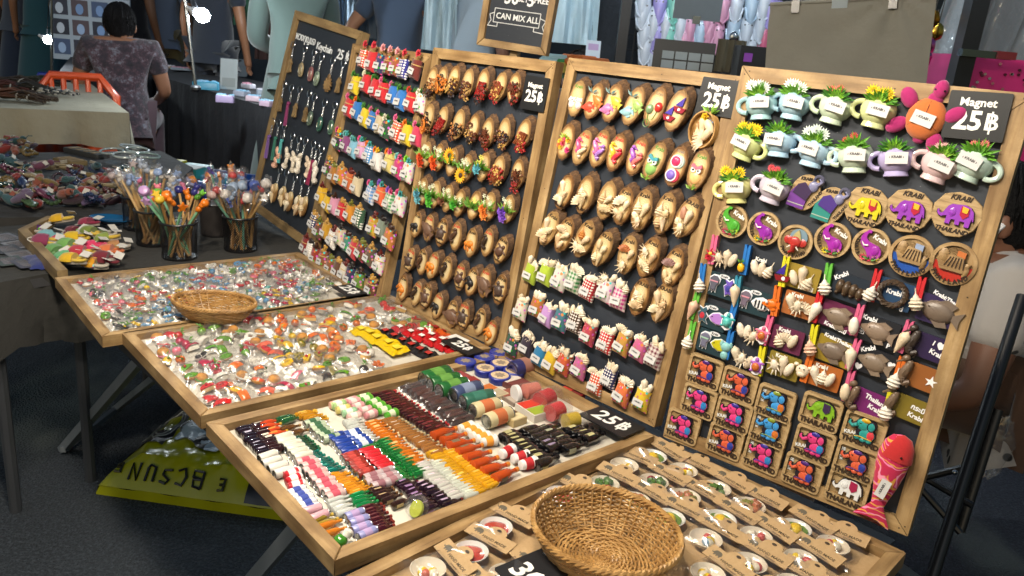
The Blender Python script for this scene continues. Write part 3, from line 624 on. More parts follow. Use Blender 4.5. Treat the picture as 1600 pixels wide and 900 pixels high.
def pouch(M, mat, col, label, s=1.0, group=None, fill='shell', fcol=None, tie=None):
    t = thing('cloth_pouch_magnet', label, 'magnet', M @ Matrix.Scale(s, 4), group); v = rnd.randrange(3)
    put('pouch', me(('pouch', v), lambda: pouch_mb(v)), mat, t, col=col)
    sticker(t, 0.021, 0.0125, T(-0.001 + rnd.uniform(-.001, .001), -0.007, 0.0196, rx=-4, rz=rnd.uniform(-5, 5)))
    if tie: put('ribbon', MB().ring((0, 0, 0), 0.0138, 0.0012, 16, 5, None, 0.76), 'cloth', t, T(0, 0.006, 0.0085, rx=90), col=tie)
    if fill == 'shell':
        for q in range(4):
            shell(t, ['whorl', 'cone', 'clam', 'spiky', 'fan', 'whorl', 'cone'][rnd.randrange(7)], -0.0095 + q * 0.0063, 0.018 + rnd.uniform(-.002, .0035), 0.009 + rnd.uniform(-.003, .003), rnd.uniform(-30, 30), rnd.uniform(1.0, 1.25), rnd.choice(['#d8cab0', '#e2d8c4', '#cbbb9e', '#dcd0ba']))
    elif fill == 'seed':
        seeds(t, 0, 0.015, 0.008, 0.0135, fcol, 0.75, rnd.randrange(3), 0.0019, 26)
    elif fill == 'leaf':
        leaves(t, 0, 0.013, 0.008, fcol[0], 0.017, 0.006, 16, 1.3, rnd.randrange(3)); 
        for q in range(len(fcol) - 1): rose(t, -0.007 + q * 0.011, 0.017 + rnd.uniform(0, .004), 0.012, fcol[1 + q], 1.15)
    return t
FL, DT, GG, CL = 'print_floral', 'print_dots', 'print_gingham', 'cloth'
P3 = [(155, 165, CL, '#9fb52c', 'lime green'), (230, 170, CL, '#a4ba34', 'lime green'), (300, 195, FL, '#cfcac2', 'white flowered'), (370, 205, GG, '#2c7a3a', 'green checked'), (445, 245, DT, '#a81e28', 'crimson speckled'), (530, 250, FL, '#d8ccd0', 'white and pink flowered'), (600, 290, GG, '#b02a78', 'magenta checked'),
      (105, 350, FL, '#cfc8b8', 'cream flowered'), (185, 335, FL, '#a86a2a', 'orange striped floral'), (235, 380, CL, '#b68ac6', 'plain lilac'), (305, 400, FL, '#3a6a7a', 'teal flowered'), (378, 410, DT, '#4a3020', 'brown dotted'), (445, 470, FL, '#a83a4a', 'red and violet flowered'), (530, 510, DT, '#bc2026', 'red polka dot'), (615, 520, FL, '#b88a3a', 'ochre and green flowered'), (700, 550, FL, '#b85a80', 'pink patchwork'), (778, 580, GG, '#6a2638', 'maroon checked'),
      (60, 525, FL, '#1e4a3a', 'dark green'), (135, 530, CL, '#2a2032', 'dark aubergine'), (200, 580, CL, '#1f6f9c', 'plain blue'), (255, 610, CL, '#c9a922', 'plain mustard'), (320, 620, FL, '#b8502a', 'yellow and red flowered'), (400, 640, FL, '#b0608a', 'pink and green flowered'), (480, 720, DT, '#c8481e', 'orange polka dot'), (548, 690, DT, '#1e2458', 'navy polka dot'), (615, 770, FL, '#cf6a3a', 'orange and pink flowered'), (712, 800, FL, '#cfb026', 'bright yellow')]
for i, (X, Y, m, c, nm) in enumerate(P3):
    x, y = 780 + X * 0.311, 370 + Y * 0.311 + 4
    pouch(B3.px(x, y, 0.0, R(rnd.uniform(-9, -2)), 1, 0.012), m, c, nm + ' cloth pouch magnet filled with cream shells', rnd.uniform(0.94, 1.02), 'shell filled cloth pouches')
# ---- the spice slice board
S2 = [[(673, 126), (690, 126), (708, 126), (730, 130), (754, 132), (780, 136), (803, 138)], [(668, 184), (690, 188), (715, 194), (738, 200), (760, 208), (786, 208), (816, 210)], [(664, 242), (684, 246), (706, 253), (727, 263), (755, 261), (778, 267), (807, 272)],
      [(660, 299), (679, 304), (699, 310), (716, 317), (741, 321), (763, 323), (793, 327)], [(649, 351), (668, 356), (689, 363), (711, 369), (736, 379), (760, 379), (782, 391)], [(639, 406), (659, 409), (676, 415), (696, 422), (717, 433), (737, 440), (756, 442), (780, 452)], [(628, 450), (649, 459), (665, 463), (683, 478), (705, 491), (723, 494), (748, 503), (765, 521)]]
FLW = {(2, 0): ('orange roses', ['#d0501e', '#c8481e']), (2, 1): ('orange roses with white buds', ['#e0641e', '#d8561e']), (2, 2): ('a sunflower above greenery', 'sun'), (2, 3): ('a sunflower below white buds', 'sun'), (2, 4): ('one sky blue rose', ['#5aa8b8']), (3, 0): ('two sky blue roses', ['#5aa0b4', '#68acb8']), (3, 1): ('two green roses', ['#3f9a2e', '#5ab83a']), (3, 2): ('white buds and a brown cone', ['#7a4a30']), (3, 3): ('one green rose and yellow buds', ['#4aa832']), (3, 4): ('green leaves and yellow berries', []), (3, 5): ('two orange roses and lime leaves', ['#e08030', '#e08838']), (3, 6): ('two violet roses and white buds', ['#7a4ac0', '#8454c4'])}
SPC = [('black peppercorns', ['#2a1812', '#6a3a1e', '#b87a40']), ('an orange peel slice', ['#c8742a', '#2c1c16', '#7a4a22']), ('dark berries', ['#241a24', '#5a3020', '#c09850']), ('mixed seeds', ['#5a2a1a', '#b08a50', '#2a1c14']), ('red chilli', ['#8a1e1a', '#2e1a14', '#6a2a1a']), ('cinnamon sticks', ['#7a3f22', '#9a1e1e', '#c4a258']), ('star anise', ['#6a3620', '#8a2420', '#3a221a'])]
ROWN = ['top row', 'second row', 'flower row', 'lower flower row', 'upper carving row', 'middle carving row', 'lowest carving row']
ANI = [('a brown turtle', 'turt', '#5a4032'), ('a black elephant', 'eleb', '#1c1a1a'), ('a brown fish', 'fish', '#6a5040'), ('a grey brown turtle', 'turt', '#4a3a32'), ('a brown seahorse', 'seah', '#4a3222'), ('an orange elephant', 'eleb', '#d07a28'), ('a dark gecko', 'seah', '#35261c')]
for r_, row in enumerate(S2):
    for j, (x, y) in enumerate(row):
        key = (r_, j); M = B2.px(x, y, 0.0, R(rnd.uniform(-14, 1)), 1, 0.011); s = rnd.uniform(0.86, 0.94)
        if key in FLW:
            nm, cs = FLW[key]; t, z = wslice(M, 'branch slice magnet decorated with ' + nm, s, 'branch slices with dried flowers')
            leaves(t, 0, -0.006, z, rnd.choice(['#5a8a2a', '#6a9a34', '#7aa23e']), 0.024, 0.006, 20, 1.1, rnd.randrange(3))
            if cs == 'sun': daisy(t, -0.002, 0.012 if j == 2 else -0.014, z + 0.004, '#e0a818', '#3a2414', 1.7, 16)
            else:
                for q, c in enumerate(cs): rose(t, -0.007 + 0.006 * (q % 2), -0.012 - 0.010 * q + 0.006, z + 0.004, c, 1.45)
            for q in range(6): daisy(t, rnd.uniform(-.011, .011), rnd.uniform(0.0, .02), z + 0.005, '#dfe4c8' if j != 4 else '#e0d860', None, 0.55, 6)
            enlarge(t, z, 1.2, -0.001)
        elif r_ < 3:
            nm, cs = SPC[j] if r_ != 1 else SPC[(j * 3 + 1) % 7]; t, z = wslice(M, 'branch slice magnet holding %s, %s in the %s' % (nm, ORD[j], ROWN[r_]), s, 'branch slices with spices')
            for q in range(9): seeds(t, rnd.uniform(-.011, .011), rnd.uniform(-.026, .006), z + 0.001, rnd.uniform(0.0065, 0.0105), cs[q % 3], 1.2, q, 0.0018, 16)
            if 'cinnamon' in nm or 'chilli' in nm:
                for q in range(5): put('stick', me('stick', MB().tube([(0, -0.014, 0), (0.001, 0, 0.0008), (0, 0.014, 0)], 0.0019, 6)), 'spice', t, T(-0.008 + q * 0.004, -0.006, z + 0.003, rz=-20 + rnd.uniform(-8, 8)), col=cs[0])
            if 'orange' in nm:
                o = put('peel', me('peel', MB().lathe([(0.012, 0), (0.0125, 0.0015), (0.011, 0.003), (0.003, 0.002)], 20)), 'spice', t, T(-0.006, -0.014, z + 0.002, rx=12, ry=-25), col='#c87428')
            if 'anise' in nm: put('star_anise', MB().prism(star(8, 0.011, 0.004), 0, 0.004), 'spice', t, T(0, 0.002, z + 0.004), col='#5a2e1a')
            enlarge(t, z, 1.1, -0.003)
        else:
            nm, kd, c = ANI[(j + r_ * 2) % 7]; t, z = wslice(M, 'branch slice magnet with %s, %s in the %s' % (nm, ORD[j], ROWN[r_]), s, 'branch slices with carved animals')
            mk = {'turt': ('turt', TURT), 'eleb': ('eleb', ELEB), 'fish': ('fish', fish_mb), 'seah': ('seah', seahorse_mb)}[kd]
            put('carving', me(mk[0], mk[1]), 'resin', t, T(-0.002, -0.004, z, rz=rnd.choice([0, 20, -30, 90 if kd == 'fish' else 10]), s=1.05), col=c)
            word(t, 'Krabi' if kd != 'turt' else 'KRABI', 0.0085, 0, 0.022, z, '#b83a2a' if (j + r_) % 2 else '#2a1a0e')
            enlarge(t, z, 1.05)
            if kd == 'turt': word(t, 'Thailand', 0.0072, 0, -0.024, z)
# ---- the sack board
rows1 = [(0.1778, 520, 60, [(265, 170, '#c23a1e', DT), (345, 195, '#b4222a', CL), (420, 215, '#2a2e5a', FL), (485, 225, '#7a3a20', FL), (550, 240, '#8a4a26', FL), (615, 260, '#2a2c80', DT), (725, 262, '#64241e', CL)]),
         (0.1778, 520, 60, [(195, 400, '#c8b01e', CL), (290, 385, '#b8222c', CL), (372, 430, '#b4202a', CL), (440, 460, '#b8222a', CL), (528, 490, '#2a6ab4', CL), (600, 530, '#2a6cb4', CL), (685, 545, '#b4222a', CL), (770, 560, '#d8cfc6', FL)]),
         (0.1778, 520, 60, [(145, 600, '#b4222a', CL), (215, 625, '#2a6ab0', CL), (285, 685, '#c8b020', CL), (350, 712, '#2a6ab0', CL), (410, 750, '#b8a88a', CL), (472, 785, '#2c4a34', FL), (565, 805, '#c8401e', DT), (655, 835, '#c8ae20', CL), (738, 850, '#b83050', CL)]),
         (0.1778, 500, 180, [(165, 215, '#2c2c30', FL), (230, 245, '#7a3f6e', CL), (290, 285, '#74a8c0', CL), (360, 295, '#c494b6', CL), (430, 335, '#4a8ac4', DT), (500, 395, '#cfcac8', CL), (605, 405, '#c4b46a', CL), (690, 455, '#b0306a', FL), (770, 490, '#cbc5bf', FL)]),
         (0.1778, 500, 180, [(75, 455, '#4a3a2a', FL), (118, 515, '#9a6626', CL), (182, 525, '#b8742a', FL), (262, 575, '#b45a2c', CL), (322, 612, '#c0b294', CL), (440, 685, '#4f86c4', GG), (535, 690, '#cf5c34', CL), (608, 752, '#3a8a52', GG), (698, 780, '#cdc9c4', FL)]),
         (0.2, 460, 290, [(210, 70, '#c89e1e', CL), (258, 132, '#c4a01e', CL), (305, 150, '#c488a2', CL), (370, 188, '#b41e28', CL), (430, 208, '#c07f22', CL), (502, 245, '#355840', DT), (612, 312, '#b4902a', FL), (680, 330, '#6f7a6c', CL), (742, 405, '#a8682a', FL)]),
         (0.2, 460, 290, [(150, 278, '#22285a', DT), (190, 338, '#5a3a26', FL), (245, 350, '#b4861e', CL), (296, 408, '#cbc6c0', DT), (352, 392, '#c8b8a0', FL), (412, 445, '#3a7a6a', FL), (462, 492, '#b4323a', CL), (522, 505, '#6a3020', FL), (590, 545, '#5a4a3a', FL), (658, 605, '#cfcac2', FL)]),
         (0.2, 460, 290, [(85, 462, '#7a1e1e', CL), (122, 500, '#cdc6c0', DT), (165, 548, '#8a2e1e', FL), (225, 570, '#7a4428', FL), (280, 625, '#7a4a2a', FL), (338, 650, '#5a3a28', CL), (388, 672, '#c4bcb0', CL), (438, 708, '#2a2c4a', FL), (500, 745, '#5a7a2a', FL), (600, 790, '#5a3420', FL)])]
SEEDC = [('gold seeds', '#a87f36'), ('dark brown seeds', '#3a2218'), ('black peppercorns', '#211a18'), ('red brown beans', '#5a1e18'), ('tan nuts', '#b08a4c'), ('green brown seeds', '#6a6a2a')]
HUE = lambda h: (lambda r, g, b: 'dark' if max(r, g, b) < 90 else 'pale' if min(r, g, b) > 130 else 'red' if r > 1.9 * max(g, b) else 'blue' if b > 1.25 * r else 'green' if g > r else 'yellow' if r < 1.25 * g else 'pink' if b > 1.15 * g else 'orange brown')(*[int(h[i:i + 2], 16) for i in (1, 3, 5)])
SN = ['topmost', 'second', 'third', 'fourth', 'fifth', 'sixth', 'seventh', 'bottom']
for r_, (k, ox, oy, row) in enumerate(rows1):
    for j, (X, Y, c, m) in enumerate(row):
        x, y = ox + X * k, oy + Y * k; M = B1.px(x, y, 0.0, R(rnd.uniform(-8, 2)), 1, 0.012)
        pat = {CL: 'plain', DT: 'dotted', FL: 'flowered', GG: 'checked'}[m]
        if r_ == 0: f, fc, fn = 'seed', '#8a6a40', 'dried buds'
        elif r_ in (1, 2): f, fc, fn = 'leaf', ['#3a6a2a', rnd.choice(['#d8741e', '#c83a2a', '#e0dcc8', '#4a8a3a', '#d86a9a'])], 'toy vegetables'
        elif r_ == 3 or (r_ == 4 and j > 4): f, fc, fn = 'leaf', ['#3c6a30', rnd.choice(['#8a5ac0', '#d85a90', '#7ac030', '#e0741e', '#78b8b8']), rnd.choice(['#d85a90', '#58b0b0', '#e8c030'])], 'small roses'
        else: fn, fc = SEEDC[(j * 5 + r_ * 3) % 6]; f = 'seed'
        t = pouch(M, m, c, '%s %s cloth sack of %s, %s sack row' % (pat, HUE(c), fn, SN[r_]), rnd.uniform(1.08, 1.2), 'cloth sacks on the sack board', f, fc, '#b89a5a' if j % 3 == 0 else None)
        if r_ == 0: rose(t, 0.002, 0.029, 0.010, rnd.choice(['#d87a8a', '#c83a4a', '#e0a0a4']), 1.3)
# ---- keyrings
def ring_mb(): return MB().ring((0, -0.009, 0), 0.009, 0.0009, 18, 5)
def chain_mb():
    mb = MB()
    for i in range(6): mb.ring((0, 0, 0), 0.0024, 0.0006, 8, 4, T(0, -0.020 - i * 0.0038, 0, 0, 90 if i % 2 else 0, 0) @ Matrix.Diagonal((0.75, 1.2, 1, 1)))
    return mb
def keyring(x, y, charm, col, label, s=1.25):
    M = BK.px(x, y, 0.004, R(6.3 + rnd.uniform(-6, 6)), s, 0.004); t = thing('keyring', label, 'keyring', M, 'keyrings on the tilted board')
    put('split_ring', me('kring', ring_mb), 'metal', t, T(rz=0, rx=rnd.uniform(-12, 12)), col='#c8ccd0'); put('chain', me('kchain', chain_mb), 'metal', t, col='#b8bcc0')
    y0 = -0.042
    if charm == 'figure':
        put('charm', me('kfig', lambda: MB().prism([(-.003, 0), (.003, 0), (.0045, -.006), (.009, -.010), (.007, -.014), (.0055, -.012), (.006, -.022), (.009, -.032), (.004, -.034), (0, -.026), (-.004, -.034), (-.009, -.032), (-.006, -.022), (-.0055, -.012), (-.007, -.014), (-.009, -.010), (-.0045, -.006)], 0, 0.004)), 'oak', t, T(0, y0, 0))
    elif charm == 'sun':
        put('charm', MB().prism([(p[0], p[1] - 0.022) for p in star(11, 0.017, 0.011)], 0, 0.004), 'pine', t, T(0, y0, 0)); put('head', me('khead', MB().ell((0, -0.006, 0.002), (0.006, 0.009, 0.003), 10, 6)), 'pine', t, T(0, y0, 0))
    elif charm == 'oval':
        put('charm', me('koval', MB().prism([(p[0], p[1] - 0.017) for p in disc(0.010, 0.017)], 0, 0.004, 0.001)), 'ceramic', t, T(0, y0, 0), col=col); put('inlay', me('koval2', MB().ring((0, -0.017, 0.0042), 0.007, 0.0007, 16, 4, None, 1.7)), 'metal', t, T(0, y0, 0), col='#9a9c92')
    elif charm == 'tassel':
        put('tassel_cap', me('tcap', MB().ell((0, -0.004, 0), (0.005, 0.005, 0.005), 10, 6)), 'matte', t, T(0, y0, 0.003), col=col)
        def tas():
            mb = MB(); g = random.Random(3)
            for i in range(16): a = g.uniform(0, TAU); r0 = g.uniform(0, 0.004); mb.tube([(math.cos(a) * r0, -0.006, math.sin(a) * r0), (math.cos(a) * r0 * 1.3, -0.03, math.sin(a) * r0 * 1.3), (math.cos(a) * r0 * 1.8, -0.058, math.sin(a) * r0 * 1.5)], 0.0011, 4)
            return mb
        put('tassel', me('tassel', tas), 'cloth', t, T(0, y0, 0.004), col=col)
    elif charm == 'shells':
        for q in range(5): shell(t, ['clam', 'whorl', 'cone'][q % 3], rnd.uniform(-.006, .006), y0 - 0.004 - q * 0.008, 0.004, rnd.uniform(-60, 60), 1.25, col)
    else:
        put('wood_drop', me('kslice', MB().prism([(p[0], p[1] - 0.024) for p in disc(0.012, 0.024, 24)], 0, 0.005, 0.001)), 'slice_face', t, T(0, y0, 0))
        for q in range(3): shell(t, ['clam', 'whorl', 'cone'][q], rnd.uniform(-.004, .004), y0 - 0.014 - q * 0.011, 0.006, rnd.uniform(-40, 40), 1.3)
    return t
KR = [((400, 10, 0.2), [(300, 270, 'figure', '#8a7a5a', 'pale wooden figure'), (385, 300, 'oval', '#9a8a6a', 'cream oval'), (462, 330, 'oval', '#8a5a5a', 'red edged oval'), (520, 365, 'oval', '#7a8a7a', 'broad grey green oval'), (608, 390, 'sun', '', 'carved wooden sun'), (692, 410, 'figure', '', 'wooden guitar shaped')]),
      ((400, 10, 0.2), [(225, 580, 'figure', '', 'brown wooden figure'), (285, 610, 'tassel', '#7a2a5a', 'plum tassel'), (350, 620, 'figure', '', 'light wooden figure'), (425, 650, 'figure', '', 'slim wooden figure'), (470, 680, 'oval', '#5a6a5e', 'olive oval'), (545, 720, 'oval', '#2e5a4e', 'dark green oval'), (618, 740, 'oval', '#4a6a58', 'pale rimmed green oval')]),
      ((390, 170, 0.2443), [(150, 60, 'tassel', '#6a4a8a', 'violet tassel'), (190, 70, 'tassel', '#2a6a5a', 'dark green tassel'), (232, 85, 'tassel', '#4aa0a0', 'turquoise tassel'), (215, 150, 'shells', '#d0a088', 'peach shell cluster'), (280, 150, 'shells', '#d8cdbc', 'white shell cluster'), (320, 170, 'shells', '#d4c8b4', 'cream shell cluster'), (365, 180, 'shells', '#ddd4c4', 'ivory shell cluster'), (410, 200, 'shells', '#d0bca4', 'beige shell cluster'), (440, 215, 'tassel', '#8a1e4a', 'crimson tassel'), (468, 235, 'shells', '#e0d8cc', 'bone white shell cluster')]),
      ((390, 170, 0.2443), [(200, 370, 'drop', '', 'mustard brown wood drop and shell'), (245, 385, 'drop', '', 'broad wood drop and shell'), (295, 420, 'drop', '', 'pale wood drop and shell'), (345, 440, 'drop', '', 'long wood drop and shell'), (395, 450, 'drop', '', 'narrow wood drop and shell')])]
for (ox, oy, k), row in KR:
    for X, Y, ch, c, nm in row: keyring(ox + X * k, oy + Y * k, ch, c or '#888888', nm + ' keyring hanging on the tilted board')
# ================================================================ the planter and plaque board
def cup_body():
    pr = [(0.0140, -0.0190), (0.0150, -0.0180), (0.0142, -0.0150), (0.0135, -0.0120), (0.0175, -0.0085), (0.0212, -0.0020), (0.0222, 0.0040), (0.0212, 0.0100), (0.0185, 0.0145), (0.0165, 0.0160), (0.0150, 0.0150), (0.0140, 0.0080)]
    return MB().lathe(pr, 20, Matrix.Rotation(R(-90), 4, 'X'), 1.0, 0.86, math.pi, TAU)
def cup_handle():
    return MB().tube([(0.0195 + 0.0115 * math.sin(a) * 1.0, 0.001 + 0.0098 * math.cos(a), 0.006) for a in [R(-8 + 196 * i / 12) for i in range(13)]], 0.0034, 8)
CUPS = [(1186, 165, '#9cc0c4', -1, 10, '#dfe6e0', 'pale aqua', 'white flowered'), (1238, 164, '#9fc2d2', -1, -3, '#e4e8e4', 'light blue', 'frosty white flowered'), (1302, 170, '#c2d2b8', -1, -8, '#d86a5a', 'pale sage', 'red budded'), (1368, 176, '#c6cc94', -1, -6, '#e2c426', 'pale olive', 'yellow flowered'),
        (1163, 228, '#c8cf8e', 1, -14, '#e6c81e', 'lime cream', 'yellow flowered'), (1216, 223, '#a4c4da', 1, 2, None, 'sky blue', 'plain green'), (1269, 238, '#a9c8de', 1, -6, '#dce8e0', 'powder blue', 'white succulent'), (1333, 247, '#bdccb8', -1, 9, '#c84a44', 'grey green', 'dark red budded'), (1398, 252, '#a99fc8', -1, 11, None, 'lavender', 'spiky green'), (1465, 260, '#cdb2b4', -1, -12, '#e0b0b0', 'dusty pink', 'pink budded'), (1519, 258, '#b7cbbf', 1, -16, '#d87a74', 'pale mint', 'coral budded'),
        (1147, 297, '#cbc884', -1, 12, '#e2c41c', 'pale yellow', 'big yellow flowered'), (1206, 296, '#bdb4c4', -1, -10, '#d8505a', 'pale lilac grey', 'red tipped')]
for i, (x, y, c, side, rz, fc, nm, fl) in enumerate(CUPS):
    t = thing('cup_planter_magnet', '%s cup planter magnet with %s artificial plant' % (nm, fl), 'magnet', B4.px(x, y, 0.0, R(rz), 1.04, 0.010), 'cup planters')
    put('cup', me('cup', cup_body), 'ceramic', t, col=c); put('handle', me('cuph', cup_handle), 'ceramic', t, Matrix.Diagonal((side, 1, 1, 1)), col=c)
    sticker(t, 0.026, 0.0145, T(0.004 * side * -1, 0.0035, 0.0193, ry=0, rz=-2))
    put('plant', me(('cl', i % 3), lambda: leaves_mb(60, 0.021, 0.0055, 1.55, i % 3 + 11, 1.1), False), 'leafy', t, T(0, 0.013, 0.006), col=['#4f8a24', '#5f9a2c', '#3f7a2a'][i % 3])['kind'] = 'stuff'
    put('inner_leaves', me(('cl2', i % 3), lambda: leaves_mb(36, 0.015, 0.0045, 1.2, i % 3 + 21, 1.5), False), 'leafy', t, T(0, 0.014, 0.009), col=['#7fb834', '#8cc040', '#6aa83a'][(i + 1) % 3])['kind'] = 'stuff'
    if fc:
        big = 'yellow' in fl or 'white' in fl
        for q in range(3 if big else 2):
            f = daisy(t, -0.010 + q * 0.009 + rnd.uniform(-.002, .002), 0.024 + rnd.uniform(-.003, .004), 0.012, fc, None, 1.0 if big else 0.6, 14)
            put('inner_petals', me('ip', lambda: daisy_mb(9, 0.005), False), 'matte', f, T(0, 0, 0.002, rx=8), col=fc)
# plush turtle
t = thing('plush_turtle_magnet', 'magenta plush turtle magnet with rust orange shell', 'magnet', B4.px(1446, 186, 0.0, R(-6), 0.86, 0.006))
put('shell_back', MB().ell((0, 0, 0.006), (0.0275, 0.031, 0.012), 22, 8), 'cloth', t, col='#b8622a')
for a in (90, 210, 330): put('seam', MB().tube([(math.cos(R(a)) * r * 0.026, math.sin(R(a)) * r * 0.029, 0.0062 + 0.0122 * math.sqrt(max(0, 1 - r * r))) for r in (0, .3, .6, .9)], 0.0007, 5), 'cloth', t, col='#7a3a18')
hd = put('head', MB().ell((0.006, 0.044, 0.006), (0.0105, 0.015, 0.008), 14, 8).ell((0.003, 0.030, 0.005), (0.011, 0.011, 0.006), 12, 6), 'cloth', t, col='#9a1a5e')
for e in (-1, 1): put('eye', MB().ell((0.006 + e * 0.0065, 0.043, 0.0125), 0.0016, 8, 5), 'plastic', hd, col='#101014')
for dx, dy, rz in ((-0.030, 0.022, 40), (0.033, 0.012, -50), (-0.033, -0.014, 130), (0.022, -0.027, 200)):
    put('flipper', me('flip', MB().ell((0, 0.004, 0), (0.0115, 0.0165, 0.006), 14, 6)), 'cloth', t, T(dx, dy, 0.006, rz=rz), col='#9a1a5e')
put('tail', MB().ell((0, -0.031, 0.004), (0.008, 0.006, 0.004), 10, 6), 'cloth', t, col='#8a164f')
sticker(t, 0.031, 0.019, T(-0.001, -0.001, 0.0186, rz=-8))
# plush fish
t = thing('plush_fish_magnet', 'red and magenta plush fish magnet with gold scroll print, hanging head up', 'magnet', B4.px(1388, 742, 0.0, R(-6), 1.0, 0.008))
def fish_loft():
    secs = [(0.060, 0.001), (0.056, 0.011), (0.046, 0.0175), (0.030, 0.0205), (0.010, 0.0195), (-0.012, 0.0155), (-0.032, 0.0105), (-0.044, 0.0085), (-0.054, 0.014), (-0.064, 0.021), (-0.070, 0.024)]
    n = 16; vs = []
    for k, (y, a) in enumerate(secs):
        th = a * 0.6 if k < 7 else 0.005 - 0.0009 * (k - 7)
        for i in range(n): q = TAU * i / n; vs.append((a * math.cos(q) - 0.002 * math.sin(y * 30), y - (0.008 * (1 - abs(math.cos(q))) if k == 10 else 0) * -1, 0.011 + th * math.sin(q)))
    return MB().add(vs, [(l * n + i, l * n + (i + 1) % n, (l + 1) * n + (i + 1) % n, (l + 1) * n + i) for l in range(10) for i in range(n)] + [tuple(range(n)), tuple(10 * n + i for i in range(n))[::-1]])
put('body', fish_loft(), 'print_scroll', t, col='#b81a48')
put('hood', MB().lathe([(0.0005, 0.0605), (0.0115, 0.0565), (0.0180, 0.0462), (0.0212, 0.0300), (0.0211, 0.026)], 18, T(0, 0, 0.011) @ Matrix.Rotation(R(-90), 4, 'X'), 1, 0.62), 'cloth', t, col='#b01e20')
put('eye', MB().ell((0.008, 0.034, 0.0235), 0.0016, 8, 5), 'plastic', t, col='#18100c'); sticker(t, 0.026, 0.013, T(0.002, -0.016, 0.0225, rz=84, ry=0))
# ---- elephants
ELE = [(-.50, -.06), (-.50, .02), (-.46, .04), (-.45, -.03), (-.40, -.08), (-.34, -.05), (-.30, .06), (-.25, .17), (-.16, .25), (-.05, .25), (.05, .27), (.20, .28), (.34, .23), (.44, .12), (.48, -.02), (.50, -.14), (.47, -.15), (.45, -.04), (.43, -.16), (.43, -.34), (.30, -.34), (.29, -.20), (.16, -.20), (.16, -.32), (.04, -.32), (.03, -.19), (-.08, -.19), (-.10, -.34), (-.22, -.34), (-.22, -.12), (-.30, -.13), (-.36, -.17), (-.44, -.14)]
TRUNKUP = [(-.18, .62), (-.06, .60), (-.08, .50), (-.16, .50), (-.20, .40), (-.17, .28), (-.05, .18), (.12, .14), (.30, .10), (.42, -.02), (.46, -.18), (.40, -.34), (.22, -.42), (.05, -.40), (-.02, -.26), (-.12, -.12), (-.26, -.02), (-.36, .12), (-.38, .30), (-.32, .46)]
def scl(p, k, dx=0, dy=0): return [(x * k + dx, y * k + dy) for x, y in p]
def curved_word(t, s, r, a0, a1, size, z, col, flip=False):
    for i, ch in enumerate(s):
        a = R(a0 + (a1 - a0) * (i / max(1, len(s) - 1))); put('letter', text(ch, size, 0.0006, 0.0003), 'paint', t, Matrix.Translation((math.cos(a) * r, math.sin(a) * r, z)) @ Matrix.Rotation(a + (math.pi / 2 if flip else -math.pi / 2), 4, 'Z'), col=col)
DK = '#2a1c10'
for x, y, c, nm, nb in ((1354, 324, '#c8b824', 'yellow', 'between the teal oval and a purple one'), (1420, 329, '#8a3aa8', 'purple', 'beside the yellow one'), (1495, 335, '#8c3cae', 'purple', 'beside the board edge')):
    t = thing('elephant_plaque_magnet', 'rounded wooden plaque with %s walking elephant, %s' % (nm, nb), 'magnet', B4.px(x, y, 0.0, R(-3)), 'wooden elephant plaques')
    put('plaque', me('ovalplq', MB().prism(disc(0.0285, 0.0290, 11, 0.04, random.Random(2)), 0, 0.0045, 0.0008)), 'plaque', t)
    put('elephant_edge', me('eleE', MB().prism(scl(ELE, 0.0445, 0, 0.001), 0.0045, 0.0065), False), 'paint', t, col='#241612')
    put('elephant', me('eleS', MB().prism(scl(ELE, 0.0425, 0.0, 0.0015), 0.0066, 0.0090), False), 'plastic', t, col=c)
    put('saddle_cloth', me('eleC', MB().prism(scl([(.10, .27), (.32, .23), (.34, .02), (.22, -.10), (.10, .02)], 0.0425), 0.0091, 0.0100), False), 'plastic', t, col='#a8203a')
    put('saddle_trim', me('eleC2', MB().prism(scl([(.13, .275), (.30, .235), (.29, .08), (.15, .10)], 0.0425), 0.0101, 0.0108), False), 'plastic', t, col='#d8a830')
    put('ear', me('eleEar', MB().ell((-.10 * .0425, .05 * .0425, 0.009), (0.0042, 0.0058, 0.0016), 10, 5)), 'plastic', t, col=c)
    put('lettering', text('KRABI', 0.0088, 0.0004, 0.0003, 0.25), 'paint', t, T(0, 0.0205, 0.0048), col=DK); put('lettering', text('THAILAND', 0.0078, 0.0004, 0.0003, 0.2), 'paint', t, T(0, -0.0205, 0.0048), col=DK)
def round_plaque(x, y, label, s=1.0, m='plaque'):
    t = thing('elephant_plaque_magnet', label, 'magnet', B4.px(x, y, 0.0, R(-4), s), 'round wooden plaques')
    put('disc', me('rplq', MB().prism(disc(0.0245, 0.0245, 36), 0, 0.003)), m, t)
    put('raised_rim', me('rrim', MB().lathe([(0.0205, 0.003), (0.0205, 0.0052), (0.0245, 0.0052), (0.0245, 0.003)], 36)), m, t); return t
